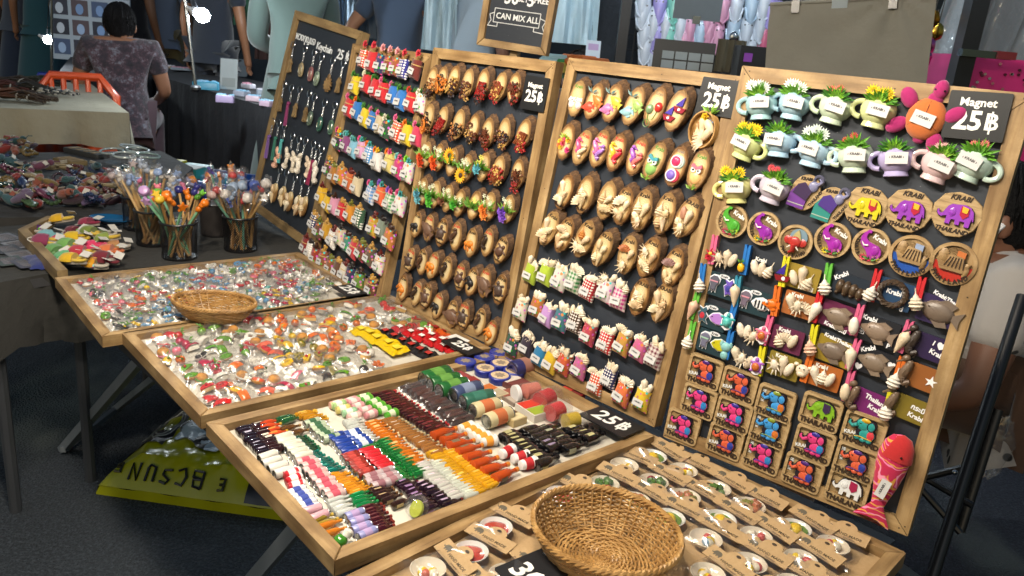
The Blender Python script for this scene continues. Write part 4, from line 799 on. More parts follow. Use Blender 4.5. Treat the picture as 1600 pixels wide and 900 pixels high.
for x, y, c, nm, fl in ((1145, 346, '#4a9a34', 'green trunk-up', '#b03a58'), (1195, 357, '#8a2a9a', 'violet trunk-up', '#c8a81e'), (1302, 375, '#96289a', 'bright magenta trunk-up', '#c8b41e'), (1362, 385, '#982c9c', 'magenta purple trunk-up', '#c84a5a')):
    t = round_plaque(x, y, 'round wooden magnet of a %s elephant above %s flowers' % (nm, {'#b03a58': 'crimson', '#c8a81e': 'golden', '#c8b41e': 'yellow and red', '#c84a5a': 'pink'}[fl]), 1.0)
    put('elephant', me('eleT', MB().prism(scl(TRUNKUP, 0.036, -0.001, -0.001), 0.0032, 0.0072), False), 'plastic', t, col=c)
    put('tusk', me('tusk', MB().tube([(-0.003, 0.001, 0.008), (-0.008, 0.0, 0.0085), (-0.012, 0.0045, 0.0085)], [0.0013, 0.0012, 0.0005], 6)), 'plastic', t, col='#e6e2d8')
    put('ear', me('eleEar2', MB().ell((0.007, -0.004, 0.0075), (0.005, 0.0065, 0.0016), 10, 5)), 'plastic', t, T(0, 0, 0.0003), col=c)
    for q in range(3): daisy(t, -0.005 + q * 0.0075, -0.0155 + (q == 2) * 0.003, 0.0055, [fl, '#b82a48', '#c8b028'][q], '#3a2a18', 0.6, 8)
    leaves(t, 0.004, -0.017, 0.0045, '#4a7a30', 0.009, 0.004, 8, 1.6, 1)
    put('lettering', text('Krabi', 0.0088, 0.0004, 0.0003), 'paint', t, T(0.0085, 0.0115, 0.0036, rz=-18), col='#e8e6e0'); curved_word(t, 'THAILAND', 0.0185, 165, 268, 0.0062, 0.0036, DK, True)
t = round_plaque(1244, 378, 'round wooden magnet of a red elephant head with blue halo')
put('halo', MB().prism(disc(0.0125, 0.0125, 24), 0.0031, 0.0048, 0, T(0.003, 0.007, 0)), 'plastic', t, col='#6f8694'); put('crown', MB().prism([(-0.006, 0.004), (0.008, 0.004), (0.005, 0.012), (0.0015, 0.018), (-0.003, 0.012)], 0.0049, 0.0068), 'plastic', t, col='#a89a6a')
put('head', MB().ell((0, 0, 0.005), (0.0095, 0.009, 0.004), 14, 6).ell((-0.0105, 0.001, 0.0045), (0.006, 0.006, 0.002), 10, 5).ell((0.0105, 0.001, 0.0045), (0.006, 0.006, 0.002), 10, 5).tube([(0, -0.004, 0.008), (0.0005, -0.012, 0.008), (-0.004, -0.016, 0.007)], [0.0045, 0.0032, 0.002], 8), 'plastic', t, col='#a8322e')
for e in (-1, 1): put('tusk', MB().tube([(e * 0.004, -0.006, 0.008), (e * 0.0085, -0.010, 0.0085)], [0.0013, 0.0006], 6), 'plastic', t, col='#e0dcd0')
curved_word(t, 'THAILAND', 0.0195, 215, 325, 0.0062, 0.0055, DK, True)
for x, y, c, nm in ((1425, 400, '#1f4a9a', 'blue'), (1490, 412, '#a82a22', 'red')):
    t = round_plaque(x, y, 'round carved wooden magnet with long boat scene on %s ground' % nm, 1.12, 'pine')
    put('ground_colour', MB().prism([(0.0203 * math.cos(R(a)), 0.0203 * math.sin(R(a))) for a in range(180, 361, 15)], 0.0031, 0.0036), 'plastic', t, col=c)
    put('boat', MB().prism([(-.017, .002), (-.012, -.008), (.012, -.008), (.018, .004), (.011, -.001), (.009, .009), (-.006, .011), (-.008, -.001)], 0.0037, 0.007), 'pine', t)
    for q in range(6): put('carved_line', me('cline', MB().box((0, 0, 0), (0.0012, 0.012, 0.0008))), 'paint', t, T(-0.006 + q * 0.0034, 0.002, 0.0072, rz=-20 + q * 6), col='#2e1c0e')
    put('flag', MB().prism([(0.001, 0.009), (0.010, 0.007), (0.010, 0.015), (0.001, 0.016)], 0.0037, 0.006), 'plastic', t, col='#8a9ab8' if nm == 'blue' else '#b86a3a')
    put('rocks', MB().ell((-0.012, 0.006, 0.004), (0.006, 0.010, 0.003), 9, 5).ell((0.014, -0.004, 0.004), (0.004, 0.009, 0.003), 9, 5), 'pine', t); curved_word(t, 'THAILAND', 0.0205, 215, 325, 0.0068, 0.0055, DK, True)
for x, y, c, c2, nm in ((1259, 301, '#6a3a8a', '#3a2a4a', 'violet'), (1298, 321, '#2f7f78', '#46307a', 'teal')):
    t = thing('elephant_plaque_magnet', 'small oval wooden magnet with painted %s seated elephant' % nm, 'magnet', B4.px(x, y, 0.0, R(-8)), 'small oval elephant plaques')
    put('plaque', me('splq', MB().prism(disc(0.0205, 0.0255, 22), 0, 0.004, 0.0006)), 'plaque', t)
    put('skirt', MB().prism([(-.019, -.004), (-.012, .008), (.006, .004), (.006, -.023), (-.019, -.023)], 0.0041, 0.0065), 'plastic', t, col=c)
    put('body', MB().prism([(-.012, .009), (-.003, .014), (.010, .004), (.006, -.010), (-.015, -.004)], 0.0066, 0.008), 'plastic', t, col=c2)
    put('head', MB().ell((0.009, 0.011, 0.006), (0.007, 0.008, 0.003), 12, 6).tube([(0.013, 0.014, 0.006), (0.018, 0.020, 0.006), (0.014, 0.024, 0.006)], [0.003, 0.0024, 0.0016], 7), 'plastic', t, col='#7a7a9a'); put('trunk_ring', MB().ring((0.013, 0.021, 0.005), 0.006, 0.0022, 14, 6), 'plastic', t, col='#55556a')
    put('stripe', MB().box((-0.0065, -0.018, 0.0068), (0.024, 0.0012, 0.0006)), 'plastic', t, col='#a8b0a0'); put('lettering', text('KRABI', 0.0058, 0.0003, 0.0003), 'paint', t, T(-0.004, 0.0185, 0.0043, rz=8), col=DK); put('lettering', text('THAILAND', 0.0052, 0.0003, 0.0003), 'paint', t, T(0.0165, -0.004, 0.0043, rz=68), col=DK)
# ---- THAILAND tiles
NB4 = ['under the pastel jellyfish', 'beside the topmost orange tile', 'in the second tile row against the frame', 'right of the pink tile at the frame', 'above the other blue one', 'in the lowest row against the frame', 'between two pink ones in the lowest rows', 'below the other blue one', 'below both blue ones', '', 'under the lime green one', 'below the pink tile of the lime column', '', 'above the white one', '']
TILES = [(1103, 580, 'o', 0), (1157, 601, 'o', 0), (1094, 626, 'p', 1), (1148, 647, 'p', 0), (1213, 629, 'b', 1), (1069, 665, 'p', 0), (1135, 688, 'o', 0), (1204, 670, 'b', 1), (1193, 710, 'p', 1), (1284, 643, 'g', 0), (1273, 693, 'p', 0), (1256, 737, 'o', 1), (1351, 672, 't', 0), (1338, 721, 'o', 1), (1325, 764, 'w', 0)]
TCOL = {'o': ('orange', '#c8583a', '#2a3a92', '#4a2070'), 'p': ('pink', '#cf3a78', '#2a78b8', '#3a2a8a'), 'b': ('sky blue', '#3a8ac8', '#c06a2a', '#7a8a2a'), 'g': ('lime green', '#7aa82a', '#3a2a4a', '#2a2a34'), 't': ('teal', '#2a8f8a', '#c83a44', '#c8a028'), 'w': ('white', '#d8dada', '#9a2048', '#b8b4b0')}
SEAT = [(-.42, .10), (-.34, .18), (-.26, .34), (-.12, .44), (.06, .46), (.20, .38), (.28, .22), (.36, .18), (.44, .02), (.42, -.14), (.36, -.28), (.24, -.40), (.02, -.40), (-.16, -.36), (-.24, -.28), (-.20, -.14), (-.26, -.02), (-.34, .02)]
cnt = {}
for ti, (x, y, k, kr) in enumerate(TILES):
    nm, c, c2, c3 = TCOL[k]; cnt[k] = cnt.get(k, 0) + 1
    lab = {'g': 'square wooden magnet reading THAILAND tile with walking lime green elephant', 't': 'square wooden magnet reading THAILAND tile with teal seated elephant', 'w': 'square wooden magnet reading THAILAND tile with white walking elephant', 'b': 'square wooden magnet reading THAILAND tile with sky blue elephant'}.get(k, 'square wooden magnet reading THAILAND tile with %s elephant' % nm)
    lab = lab.replace('square wooden magnet reading', 'wooden') + (' ' + NB4[ti] if NB4[ti] else '')
    t = thing('elephant_tile_magnet', lab, 'magnet', B4.px(x, y, 0.0, R(-1.5), 1.10), 'wooden THAILAND elephant tiles' + ('' if k in 'opb' else ''))
    put('tile_back', me('tileb', MB().prism(rrect(0.050, 0.043, 0.005), 0, 0.002)), 'plaque', t)
    def fr():
        mb = MB(); o = rrect(0.050, 0.043, 0.005, 3); i_ = rrect(0.042, 0.035, 0.003, 3); n = len(o)
        return mb.add([(p[0], p[1], z) for z in (0.002, 0.0062) for p in o] + [(p[0], p[1], z) for z in (0.002, 0.0062) for p in i_], [(i, (i + 1) % n, n + (i + 1) % n, n + i) for i in range(n)] + [(2 * n + (i + 1) % n, 2 * n + i, 3 * n + i, 3 * n + (i + 1) % n) for i in range(n)] + [(n + i, n + (i + 1) % n, 3 * n + (i + 1) % n, 3 * n + i) for i in range(n)])
    put('tile_frame', me('tilef', fr, False), 'plaque', t)
    if k in 'gw':
        put('elephant_edge', me('tew', MB().prism(scl(ELE, 0.0385, 0.0, 0.0045), 0.0021, 0.0062), False), 'paint', t, col='#1c1420')
        put('elephant', me('tfw', MB().prism(scl(ELE, 0.036, 0.0, 0.0045), 0.0063, 0.0078), False), 'plastic', t, col=c)
        put('saddle_cloth', me('tsc', MB().prism(scl([(.06, .27), (.30, .24), (.32, .0), (.18, -.12), (.06, .0)], 0.036, 0, 0.0045), 0.0079, 0.0088), False), 'plastic', t, col=c2); put('ear', me('tear', MB().ell((-.004, .0065, 0.008), (0.0042, 0.005, 0.0012), 9, 5)), 'plastic', t, col=c)
    else:
        EL = [(.0045, -.0035, .0100, .0080, 0), (-.0015, .0075, .0088, .0078, 1), (.0080, .0085, .0048, .0060, 2), (-.0050, -.0100, .0038, .0030, 0), (.0020, -.0112, .0040, .0030, 0), (.0090, -.0105, .0038, .0032, 0), (-.0045, -.0015, .0030, .0042, 2)]
        def edge():
            mb = MB(); [mb.prism([(p[0] + x, p[1] + y) for p in disc(rx + .0011, ry + .0011, 16)], 0.0021, 0.0060 + 0.0003 * i) for i, (x, y, rx, ry, l) in enumerate(EL)]
            return mb.tube([(-0.008, 0.007, 0.0066), (-0.0135, 0.0035, 0.0066), (-0.0175, 0.0060, 0.0066), (-0.0170, 0.0095, 0.0066)], [0.0042, 0.0036, 0.0030, 0.0024], 8)
        put('elephant_edge', me('tes', edge), 'paint', t, col='#1a1220')
        put('body', me('tbody', lambda: (lambda mb: [mb.ell((x, y, 0.0066), (rx, ry, 0.0022 + 0.0004 * l), 14, 6) for x, y, rx, ry, l in EL if l < 2] and mb)(MB()).tube([(-0.008, 0.007, 0.0080), (-0.0135, 0.0035, 0.0080), (-0.0175, 0.0060, 0.0078), (-0.0170, 0.0095, 0.0076)], [0.0030, 0.0026, 0.0021, 0.0015], 8)), 'plastic', t, col=c)
        put('ear', me('tear2', MB().ell((.0080, .0085, 0.0085), (0.0046, 0.0058, 0.0012), 12, 5)), 'plastic', t, col=c); put('ear_line', me('tearl', MB().ring((.0080, .0085, 0.0090), .0046, .0006, 14, 4, None, 1.25)), 'paint', t, col='#1a1220')
        put('vest', me('tvs', MB().ell((.0095, -.0028, 0.0082), (.0046, .0058, .0014), 12, 5)), 'plastic', t, col=c2); put('cap', me('tcp', MB().ell((.0005, .0142, 0.0085), (.0058, .0030, .0016), 12, 5)), 'plastic', t, col=c3)
        put('skirt_line', me('tskl', MB().tube([(-.0085, -.0085, .0086), (-.002, -.0072, .0090), (.005, -.0078, .0090), (.0125, -.0080, .0086)], .0007, 5)), 'paint', t, col=c3)
        put('eye', me('teye', MB().ell((-0.0050, 0.0090, 0.0090), (0.0018, 0.0006, 0.0006), 8, 4)), 'paint', t, col='#141014')
    put('lettering', text('THAILAND', 0.0090, 0.0006, 0.0004), 'paint', t, T(0, -0.0155, 0.0066), col='#35261a')
    put('letter_bar', me('tsl', MB().prism(rrect(0.0425, 0.0095, 0.001, 3, 0, -0.0155), 0.0021, 0.0058)), 'plaque', t)
    if k in 'opbt': put('lettering', text('KRABI', 0.0062, 0.0004, 0.0002), 'paint', t, T(-0.0175, 0.0045, 0.0026, rz=90) if kr else T(-0.013, -0.0065, 0.0064, rz=10), col='#d8dad8')
# ---- clothes pegs
PEG = {'pink': '#c85a80', 'blue': '#1f6ab4', 'yellow': '#c8c01e', 'green': '#5aa83a', 'teal': '#2f7f9a', 'orange': '#c8641e', 'red': '#b81e26'}
def peg_half():
    return MB().prism([(-0.0022, -0.022), (0.0022, -0.022), (0.0022, 0.022), (-0.0005, 0.022), (-0.0022, 0.016)], 0, 0.008, 0)
def figure(t, kind, z):
    if kind == 'hibiscus': daisy(t, -0.002, -0.006, z, '#b81a2e', '#d8b030', 1.0, 5); rose(t, -0.004, -0.012, z, '#c02038', 0.8)
    elif kind == 'pineapple': put('pineapple', MB().ell((-0.004, -0.012, z + 0.002), (0.0055, 0.0072, 0.004), 12, 7), 'resin', t, col='#e0a818'); leaves(t, -0.004, -0.005, z + 0.002, '#4f8a2a', 0.008, 0.003, 8, 0.8, 1)
    elif kind == 'sailboat':
        b = put('boat', MB().prism([(-0.012, -0.006), (0.012, -0.006), (0.008, -0.014), (-0.008, -0.014)], z, z + 0.003), 'plastic', t, col='#7a1a22'); put('sail', MB().prism([(-0.010, -0.004), (0.002, -0.004), (0.002, 0.012)], z, z + 0.0025), 'plastic', t, col='#3a2a8a'); put('porthole', MB().lathe([(0.003, z + 0.003), (0.0026, z + 0.004)], 10, Matrix.Translation((0.002, -0.010, 0))), 'plastic', t, col='#e8e4e4')
    elif kind in ('teal turtle', 'pink turtle', 'purple turtle'):
        c = {'t': '#3f9f9f', 'p': '#d8688a'}[kind[0]] if kind != 'purple turtle' else '#9a5ab0'
        put('turtle_outline', MB().prism(disc(0.0095, 0.0135, 16, 0.08), z, z + 0.0015), 'plastic', t, T(-0.004, -0.008, 0), col='#e8e6ea'); put('turtle', me('turt', TURT), 'plastic', t, T(-0.004, -0.009, z + 0.0015, s=0.75), col=c); put('turtle_shell', MB().ell((-0.004, -0.009, z + 0.005), (0.0058, 0.0066, 0.0032), 10, 6), 'plastic', t, col='#b8622a' if c != '#3f9f9f' else '#58b8b0')
    elif kind == 'puppy': put('puppy', blob_animal([(0, 0.004, 0.008, 0.0075, 0.005), (0, -0.009, 0.006, 0.007, 0.004), (-0.007, 0.008, 0.003, 0.005, 0.003), (0.007, 0.008, 0.003, 0.005, 0.003)]), 'plastic', t, T(-0.003, -0.008, z), col='#7fb4b4')
    elif kind == 'fish': put('fish', me('fish', fish_mb), 'plastic', t, T(-0.006, -0.006, z, s=0.55), col='#d86a1e'); put('eye', MB().ell((-0.011, -0.003, z + 0.004), 0.0024, 8, 5), 'plastic', t, col='#eeeae4')
    elif kind == 'cow':
        put('cow_head', blob_animal([(0, 0, 0.0095, 0.0085, 0.005), (0, -0.005, 0.0075, 0.0055, 0.006), (-0.010, 0.006, 0.004, 0.003, 0.003), (0.010, 0.006, 0.004, 0.003, 0.003)]), 'plastic', t, T(-0.005, -0.006, z), col='#d8c8b0')
        for e in (-1, 1): put('eye', MB().ell((-0.005 + e * 0.003, -0.003, z + 0.005), 0.0011, 6, 4), 'plastic', t, col='#181414')
    else: shell(t, {'shell': 'whorl', 'cone': 'cone', 'clam': 'clam'}[kind], -0.001, -0.008, z + 0.002, rnd.uniform(-15, 15), 1.5, rnd.choice(['#d8cbb4', '#d2bfa2', '#ddd4c6', '#cfa890']))
PEGS = [(1115, 390, 'pink', 'hibiscus'), (1166, 406, 'blue', 'pineapple'), (1226, 424, 'yellow', 'sailboat'), (1293, 436, 'green', 'shell'), (1097, 434, 'blue', 'shell'), (1086, 477, 'green', 'cone'), (1080, 523, 'green', 'shell'), (1152, 454, 'teal', 'cone'), (1144, 495, 'blue', 'teal turtle'), (1139, 539, 'blue', 'puppy'), (1213, 470, 'orange', 'fish'), (1199, 516, 'pink', 'pink turtle'), (1189, 564, 'yellow', 'purple turtle'), (1277, 480, 'red', 'cone'), (1270, 531, 'yellow', 'shell'), (1262, 574, 'orange', 'cow'), (1367, 446, 'red', 'shell'), (1436, 459, 'red', 'shell'), (1340, 500, 'pink', 'clam'), (1414, 526, 'pink', 'cone'), (1334, 553, 'pink', 'cone'), (1404, 582, 'orange', 'shell'), (1326, 603, 'pink', 'clam'), (1389, 631, 'yellow', 'shell')]
NBR = {3: 'over the mustard shell plate', 4: 'against the board frame', 5: 'against the board frame', 6: 'above the elephant tiles', 16: 'beside the frog plate', 17: 'beside the large grey fish', 18: 'beside a wine red fish plate', 19: 'beside the purple seahorse plate', 20: 'beside the mustard fish plate', 22: 'beside the plum seahorse plate', 14: 'beside the wine red shell plate', 23: 'between the two seahorses', 21: 'beside the star card', 13: 'beside the orange shell plate', 7: 'beside the striped fish'}
for i, (x, y, c, kd) in enumerate(PEGS):
    what = {'shell': 'a whorled shell', 'cone': 'a pointed cone shell', 'clam': 'a smooth shell', 'hibiscus': 'red hibiscus', 'pineapple': 'a pineapple', 'sailboat': 'a sailboat', 'puppy': 'a teal puppy', 'fish': 'an orange fish', 'cow': 'a cow head'}.get(kd, 'a ' + kd)
    t = thing('clothes_peg_magnet', '%s clothes peg magnet carrying %s%s' % (c, what, ' ' + NBR[i] if i in NBR else ''), 'magnet', B4.px(x, y, 0.0, R(rnd.uniform(-6, 6)), 1.0, 0.005), 'clothes peg magnets')
    for sx in (-1, 1): put('peg_half', me('pegh', peg_half, False), 'paint', t, Matrix.Translation((sx * 0.0025, 0, 0)) @ Matrix.Diagonal((sx, 1, 1, 1)), col=PEG[c])
    put('spring', me('pegs', MB().tube([(-0.0055, 0.004, 0.004), (0.0055, 0.004, 0.004)], 0.0016, 6)), 'metal', t, col='#b0b4b8'); figure(t, kd, 0.008)
# ---- plates with shells, sea creatures and carvings
def plate(x, y, c, label, w_=0.042, h_=0.034, rot=-2):
    t = thing('souvenir_plate_magnet', label, 'magnet', B4.px(x, y, 0.0, R(rot), 1, 0.003), 'souvenir plates on the peg rows')
    if c: put('plate', me(('plt', w_, h_), lambda: MB().prism(rrect(w_, h_, 0.002), 0, 0.003)), 'paint', t, col=c)
    return t
for x, y, c, nm, ks, txt in ((1137, 403, None, 'loose cluster magnet of a spiny and two plain shells by the pineapple peg', ['spiky', 'cone', 'clam'], ''), (1192, 421, None, 'loose cluster magnet of three plump shells by the sailboat peg', ['clam', 'clam', 'whorl'], 'Krabi'), (1170, 518, None, 'loose cluster magnet of pale shells by the pink turtle peg', ['clam', 'clam', 'spiky'], ''), (1162, 559, None, 'loose cluster magnet of broad shells by the purple turtle peg', ['cone', 'spiky', 'clam'], ''),
        (1254, 434, '#8a7426', 'mustard plate magnet with three shells reading KRABI', ['clam', 'cone', 'whorl'], 'KRABI'), (1249, 477, '#9a5a2a', 'orange brown plate magnet with a white fan shell', ['cone', 'spiky', 'fan'], 'Krabi'), (1229, 531, '#5a1e3e', 'wine red plate magnet with a round snail shell', ['whorl', 'fan', 'clam'], 'Krabi'), (1224, 572, '#7a6a24', 'mustard plate magnet with a long spined shell', ['spiky', 'cone', 'clam'], 'Krabi'), (1287, 588, '#a05a22', 'orange plate magnet with long white shells by the cow peg', ['cone', 'whorl', 'clam'], 'Krabi')):
    t = plate(x, y, c, nm, 0.046 if c else 0.03)
    for q, kd in enumerate(ks): shell(t, kd, -0.011 + q * 0.0105, rnd.uniform(-.004, .002), 0.0045, 25 - q * 22, 1.35 if kd != 'fan' else 1.2, rnd.choice(['#cdbfa8', '#d6cab6', '#c9b8a0']))
    if txt: put('lettering', text(txt, 0.0078, 0.0003, 0.0003), 'paint', t, T(0.008 if txt == 'KRABI' else -0.006, -0.0135 if txt == 'KRABI' else 0.0125, 0.0034), col='#e8e6e0')
def acrylic(t, x, y, pts, c, h=0.0022):
    put('white_border', MB().prism(scl(pts, 1.18), 0.0031, 0.0046), 'plastic', t, T(x, y, 0), col='#dedfe4'); return put('sea_creature', MB().prism(pts, 0.0047, 0.0047 + h, 0.0008), 'plastic', t, T(x, y, 0), col=c)
FISHP = [(-.013, 0), (-.008, .006), (0, .009), (.008, .007), (.011, .003), (.016, .008), (.015, -.006), (.011, -.002), (.007, -.007), (0, -.008), (-.008, -.005)]
for x, y, a, ca, b, cb, nm in ((1129, 447, 'jelly', '#5a5a68', 'turtle', '#6a52b0', 'a grey jellyfish and a violet turtle'), (1178, 472, 'jelly', '#6a6070', 'fish', '#d8d8d8', 'a grey jellyfish and a striped fish'), (1111, 495, 'turtle', '#3a5a68', 'fish', '#a878c4', 'a red bellied turtle and a lilac fish'), (1114, 536, 'jelly', '#6a6a80', 'fish', '#b8b01e', 'a pastel jellyfish and a yellow fish')):
    t = plate(x, y, '#173038', 'dark teal plate magnet with %s' % nm, 0.050, 0.036)
    for dx, kd, c in ((-0.013, a, ca), (0.011, b, cb)):
        if kd == 'jelly':
            acrylic(t, dx, 0.001, [(-.007, .001), (-.0075, .007), (-.003, .0115), (.003, .0115), (.0075, .007), (.007, .001), (.004, -.003), (.004, -.012), (.001, -.009), (-.001, -.013), (-.003, -.008), (-.005, -.012), (-.005, -.003)], c)
            put('stripe', MB().box((dx, 0.0045, 0.0072), (0.0125, 0.002, 0.0006)), 'plastic', t, col='#c88a9a' if c != '#6a6a80' else '#9ac0a8')
        elif kd == 'turtle':
            acrylic(t, dx, 0, scl([(-.30, .05), (-.16, .20), (-.28, .42), (-.05, .34), (.10, .50), (.22, .34), (.12, .18), (.30, .0), (.20, -.22), (.34, -.42), (.05, -.32), (-.12, -.46), (-.18, -.24)], 0.026), c); put('belly', MB().ell((dx, -0.001, 0.0068), (0.0042, 0.0055, 0.0014), 10, 5), 'plastic', t, col='#b83040' if c == '#3a5a68' else '#3a3a8a')
        else:
            acrylic(t, dx, 0, FISHP, c)
            if c == '#d8d8d8':
                for q in range(4): put('stripe', MB().box((dx - 0.007 + q * 0.005, 0, 0.0071), (0.0022, 0.011, 0.0006), None), 'plastic', t, col='#181a20')
            put('eye', MB().ell((dx - 0.008, 0.002, 0.0068), 0.0013, 6, 4), 'plastic', t, col='#14141a')
    b_ = put('speech_bubble', me('bub', MB().prism(disc(0.0085, 0.0032, 16), 0.0031, 0.0040)), 'plastic', t, T(0.0, 0.0145, 0), col='#dedfe2'); put('lettering', text('Krabi', 0.0048, 0.0002, 0.0001), 'paint', b_, T(0, 0, 0.0042), col='#22222a')
CARV = [(1329, 452, '#14202e', 'frogs', 'navy plate magnet with a row of bronze frogs', [('Krabi', -0.017, 0.014, 40)]), (1395, 459, '#16385a', 'wreath', 'blue plate magnet with a bronze rope wreath', [('Krabi', 0.001, 0.002, 0), ('d', 0.016, -0.016, 0), ('ll', -0.020, -0.011, 0)]), (1468, 487, '#2a1c48', 'fish', 'purple plate magnet with the largest grey brown fish, reading Krabi Thailand', [('Krabi:Thailand', 0.006, 0.0175, -14)]), (1311, 495, '#5a163e', 'fish', 'wine red plate magnet with a grey brown oval fish', [('Krabi:กระบี่', 0, -0.016, -8)]), (1372, 518, '#14161e', 'fish', 'black plate magnet with finned brown fish and white swirls', [('Krabi', -0.015, 0.013, 0), ('୭', -0.020, -0.006, 0), ('P', 0.018, -0.014, 0)]), (1303, 549, '#8a7420', 'fish', 'mustard plate magnet with grey fish, reading Krabi Thailand', [('Krabi:Thailand', 0.002, 0.0165, -6)]), (1367, 567, '#14161e', 'fish', 'black plate magnet with grey fish between white hearts', [('Krabi', -0.014, 0.015, 30), ('♥', 0.020, 0.004, 0), ('♥', -0.018, -0.013, 0)]),
        (1452, 543, '#24143e', 'sea', 'purple plate magnet with dark seahorse reading I love Krabi', [('I ♥', 0.010, 0.006, -10), ('Krabi', 0.011, -0.005, -10)]), (1440, 590, '#8a5222', 'sea', 'brown plate magnet with striped seahorse and white star', [('★', 0.012, -0.002, 0)]), (1356, 629, '#68185e', 'sea', 'plum plate magnet with striped seahorse reading Thailand Krabi', [('Thailand', 0.009, 0.006, -10), ('Krabi', 0.011, -0.005, -10)]), (1418, 638, '#74641c', 'sea', 'olive plate magnet with striped seahorse and Thai lettering', [('กระบี่', 0.012, 0.004, -6), ('Krabi', 0.012, -0.007, -6)])]
for i, (x, y, c, kd, nm, words) in enumerate(CARV):
    t = plate(x, y, c, nm, 0.050, 0.036 if kd != 'sea' else 0.032, -5)
    if kd == 'fish': put('carved_fish', me('fish', fish_mb), 'resin', t, T(-0.001, -0.001, 0.003, rz=-6, s=0.98 if i != 2 else 1.15), col=['#7a6a5a', '#827060', '#6c5e52'][i % 3])
    elif kd == 'sea': put('carved_seahorse', me('seah', seahorse_mb), 'resin', t, T(-0.015, -0.002, 0.003, rz=28, s=1.3), col='#6a5644' if i != 7 else '#3a302a')
    elif kd == 'frogs': put('carved_frogs', blob_animal([(-0.014, 0, 0.006, 0.010, 0.007), (-0.005, -0.001, 0.006, 0.011, 0.008), (0.004, -0.001, 0.006, 0.010, 0.007), (0.013, -0.003, 0.006, 0.009, 0.007)] + [(-0.016 + q * 0.0048, -0.009 + (q % 2) * 0.012, 0.003, 0.003, 0.006) for q in range(8)]), 'resin', t, T(0, 0, 0.003), col='#4a3a2a')
    else:
        mb = MB()
        for q in range(3): mb.tube([(math.cos(TAU * k / 26) * (0.0165 + 0.002 * math.cos(TAU * k * 5 / 26 + q * 2.1)), math.sin(TAU * k / 26) * (0.0155 + 0.002 * math.cos(TAU * k * 5 / 26 + q * 2.1)), 0.006 + 0.003 * math.sin(TAU * k * 5 / 26 + q * 2.1)) for k in range(26)], 0.0026, 6, None, True)
        put('carved_wreath', mb, 'resin', t, col='#44362a')
    for s, dx, dy, rz in words: put('lettering', text(s, 0.0088 if len(s) < 9 else 0.0072, 0.0003, 0.0003 if s not in '★♥୭' else 0.0), 'paint', t, T(dx, dy, 0.0035, rz=rz, s=2.0 if s == '★' else 1.0), col='#e8e8ea')
# ================================================================ goods in the trays (local axes: x along the row, y away from the front, z up)
SURF = -0.0128
def zp(X, Y): return 300 + 0.45 * X, 540 + 0.45 * Y
def zq(X, Y): return 60 + 0.45 * X, 360 + 0.45 * Y
def m_bottle(big=0):
    a = [[(0.0045, -0.0180), (0.0064, -0.0172), (0.0066, -0.016), (0.0066, 0.001), (0.0058, 0.0045), (0.0030, 0.0085), (0.0025, 0.0130), (0.0027, 0.0138)],
         [(0.006, -0.0240), (0.0086, -0.0230), (0.0088, -0.021), (0.0088, -0.002), (0.0078, 0.004), (0.0040, 0.010), (0.0032, 0.018), (0.0034, 0.0188)]][big]
    return MB().lathe(a, 10, Matrix.Rotation(R(-90), 4, 'X'))
def m_cap(big=0): return MB().lathe([(0.0030, 0.0139), (0.0031, 0.0172), (0.0026, 0.0178)] if not big else [(0.0038, 0.0189), (0.0039, 0.024), (0.0032, 0.0246)], 9, Matrix.Rotation(R(-90), 4, 'X'))
def m_label(big=0): return MB().lathe([(0.00675, -0.0125), (0.00675, -0.0015)] if not big else [(0.00895, -0.017), (0.00895, -0.004)], 10, Matrix.Rotation(R(-90), 4, 'X'), 1, 1, R(20), R(20) + math.pi * 1.3)
def bottle(M, col, cap, lab, label, group, big=0):
    t = thing('miniature_bottle', label, 'bottle', M, group)
    put('glass_body', me(('btl', big), lambda: m_bottle(big)), 'glass', t, col=col); put('cap', me(('cap', big), lambda: m_cap(big)), 'plastic', t, col=cap)
    if lab: put('label', me(('lab', big), lambda: m_label(big)), 'paper', t, T(0, 0, 0), col=lab)
def can(M, col, top, label, group, s=1.0, band=None, name='miniature_can', cat='can'):
    t = thing(name, label, cat, M @ Matrix.Scale(s, 4), group)
    put('can_body', me('canb', MB().lathe([(0.0062, -0.0135), (0.0070, -0.0125), (0.0070, 0.0115), (0.0062, 0.0130)], 12, Matrix.Rotation(R(-90), 4, 'X'))), 'plastic', t, col=col)
    for z in (-1, 1): put('can_end', me('cane', MB().lathe([(0.0058, 0.0), (0.0062, 0.0008), (0.0052, 0.001), (0.005, 0.0004)], 12, Matrix.Rotation(R(-90), 4, 'X'))), 'metal', t, T(0, 0.0132, 0) if z > 0 else T(0, -0.0137, 0, rx=180), col=top)
    if band: put('printed_band', me('canband', MB().lathe([(0.00712, -0.006), (0.00712, 0.005)], 12, Matrix.Rotation(R(-90), 4, 'X'))), 'paper', t, col=band)
def mcup(M, col, fill, label, group, s=1.0, lid='#e8e6e2'):
    t = thing('miniature_cup', label, 'cup', M @ Matrix.Scale(s, 4), group)
    put('cup_body', me('mcup', MB().lathe([(0.0052, -0.011), (0.0058, -0.0108), (0.0075, 0.008)], 12, Matrix.Rotation(R(-90), 4, 'X'))), 'plastic', t, col=col); put('lid', me('mlid', MB().lathe([(0.0080, 0.0082), (0.0080, 0.0096), (0.0066, 0.012), (0.003, 0.0135)], 12, Matrix.Rotation(R(-90), 4, 'X'))), 'plastic', t, col=lid)
    put('printed_band', me('mband', MB().lathe([(0.00635, -0.006), (0.0073, 0.004)], 12, Matrix.Rotation(R(-90), 4, 'X'))), 'paper', t, col=fill)
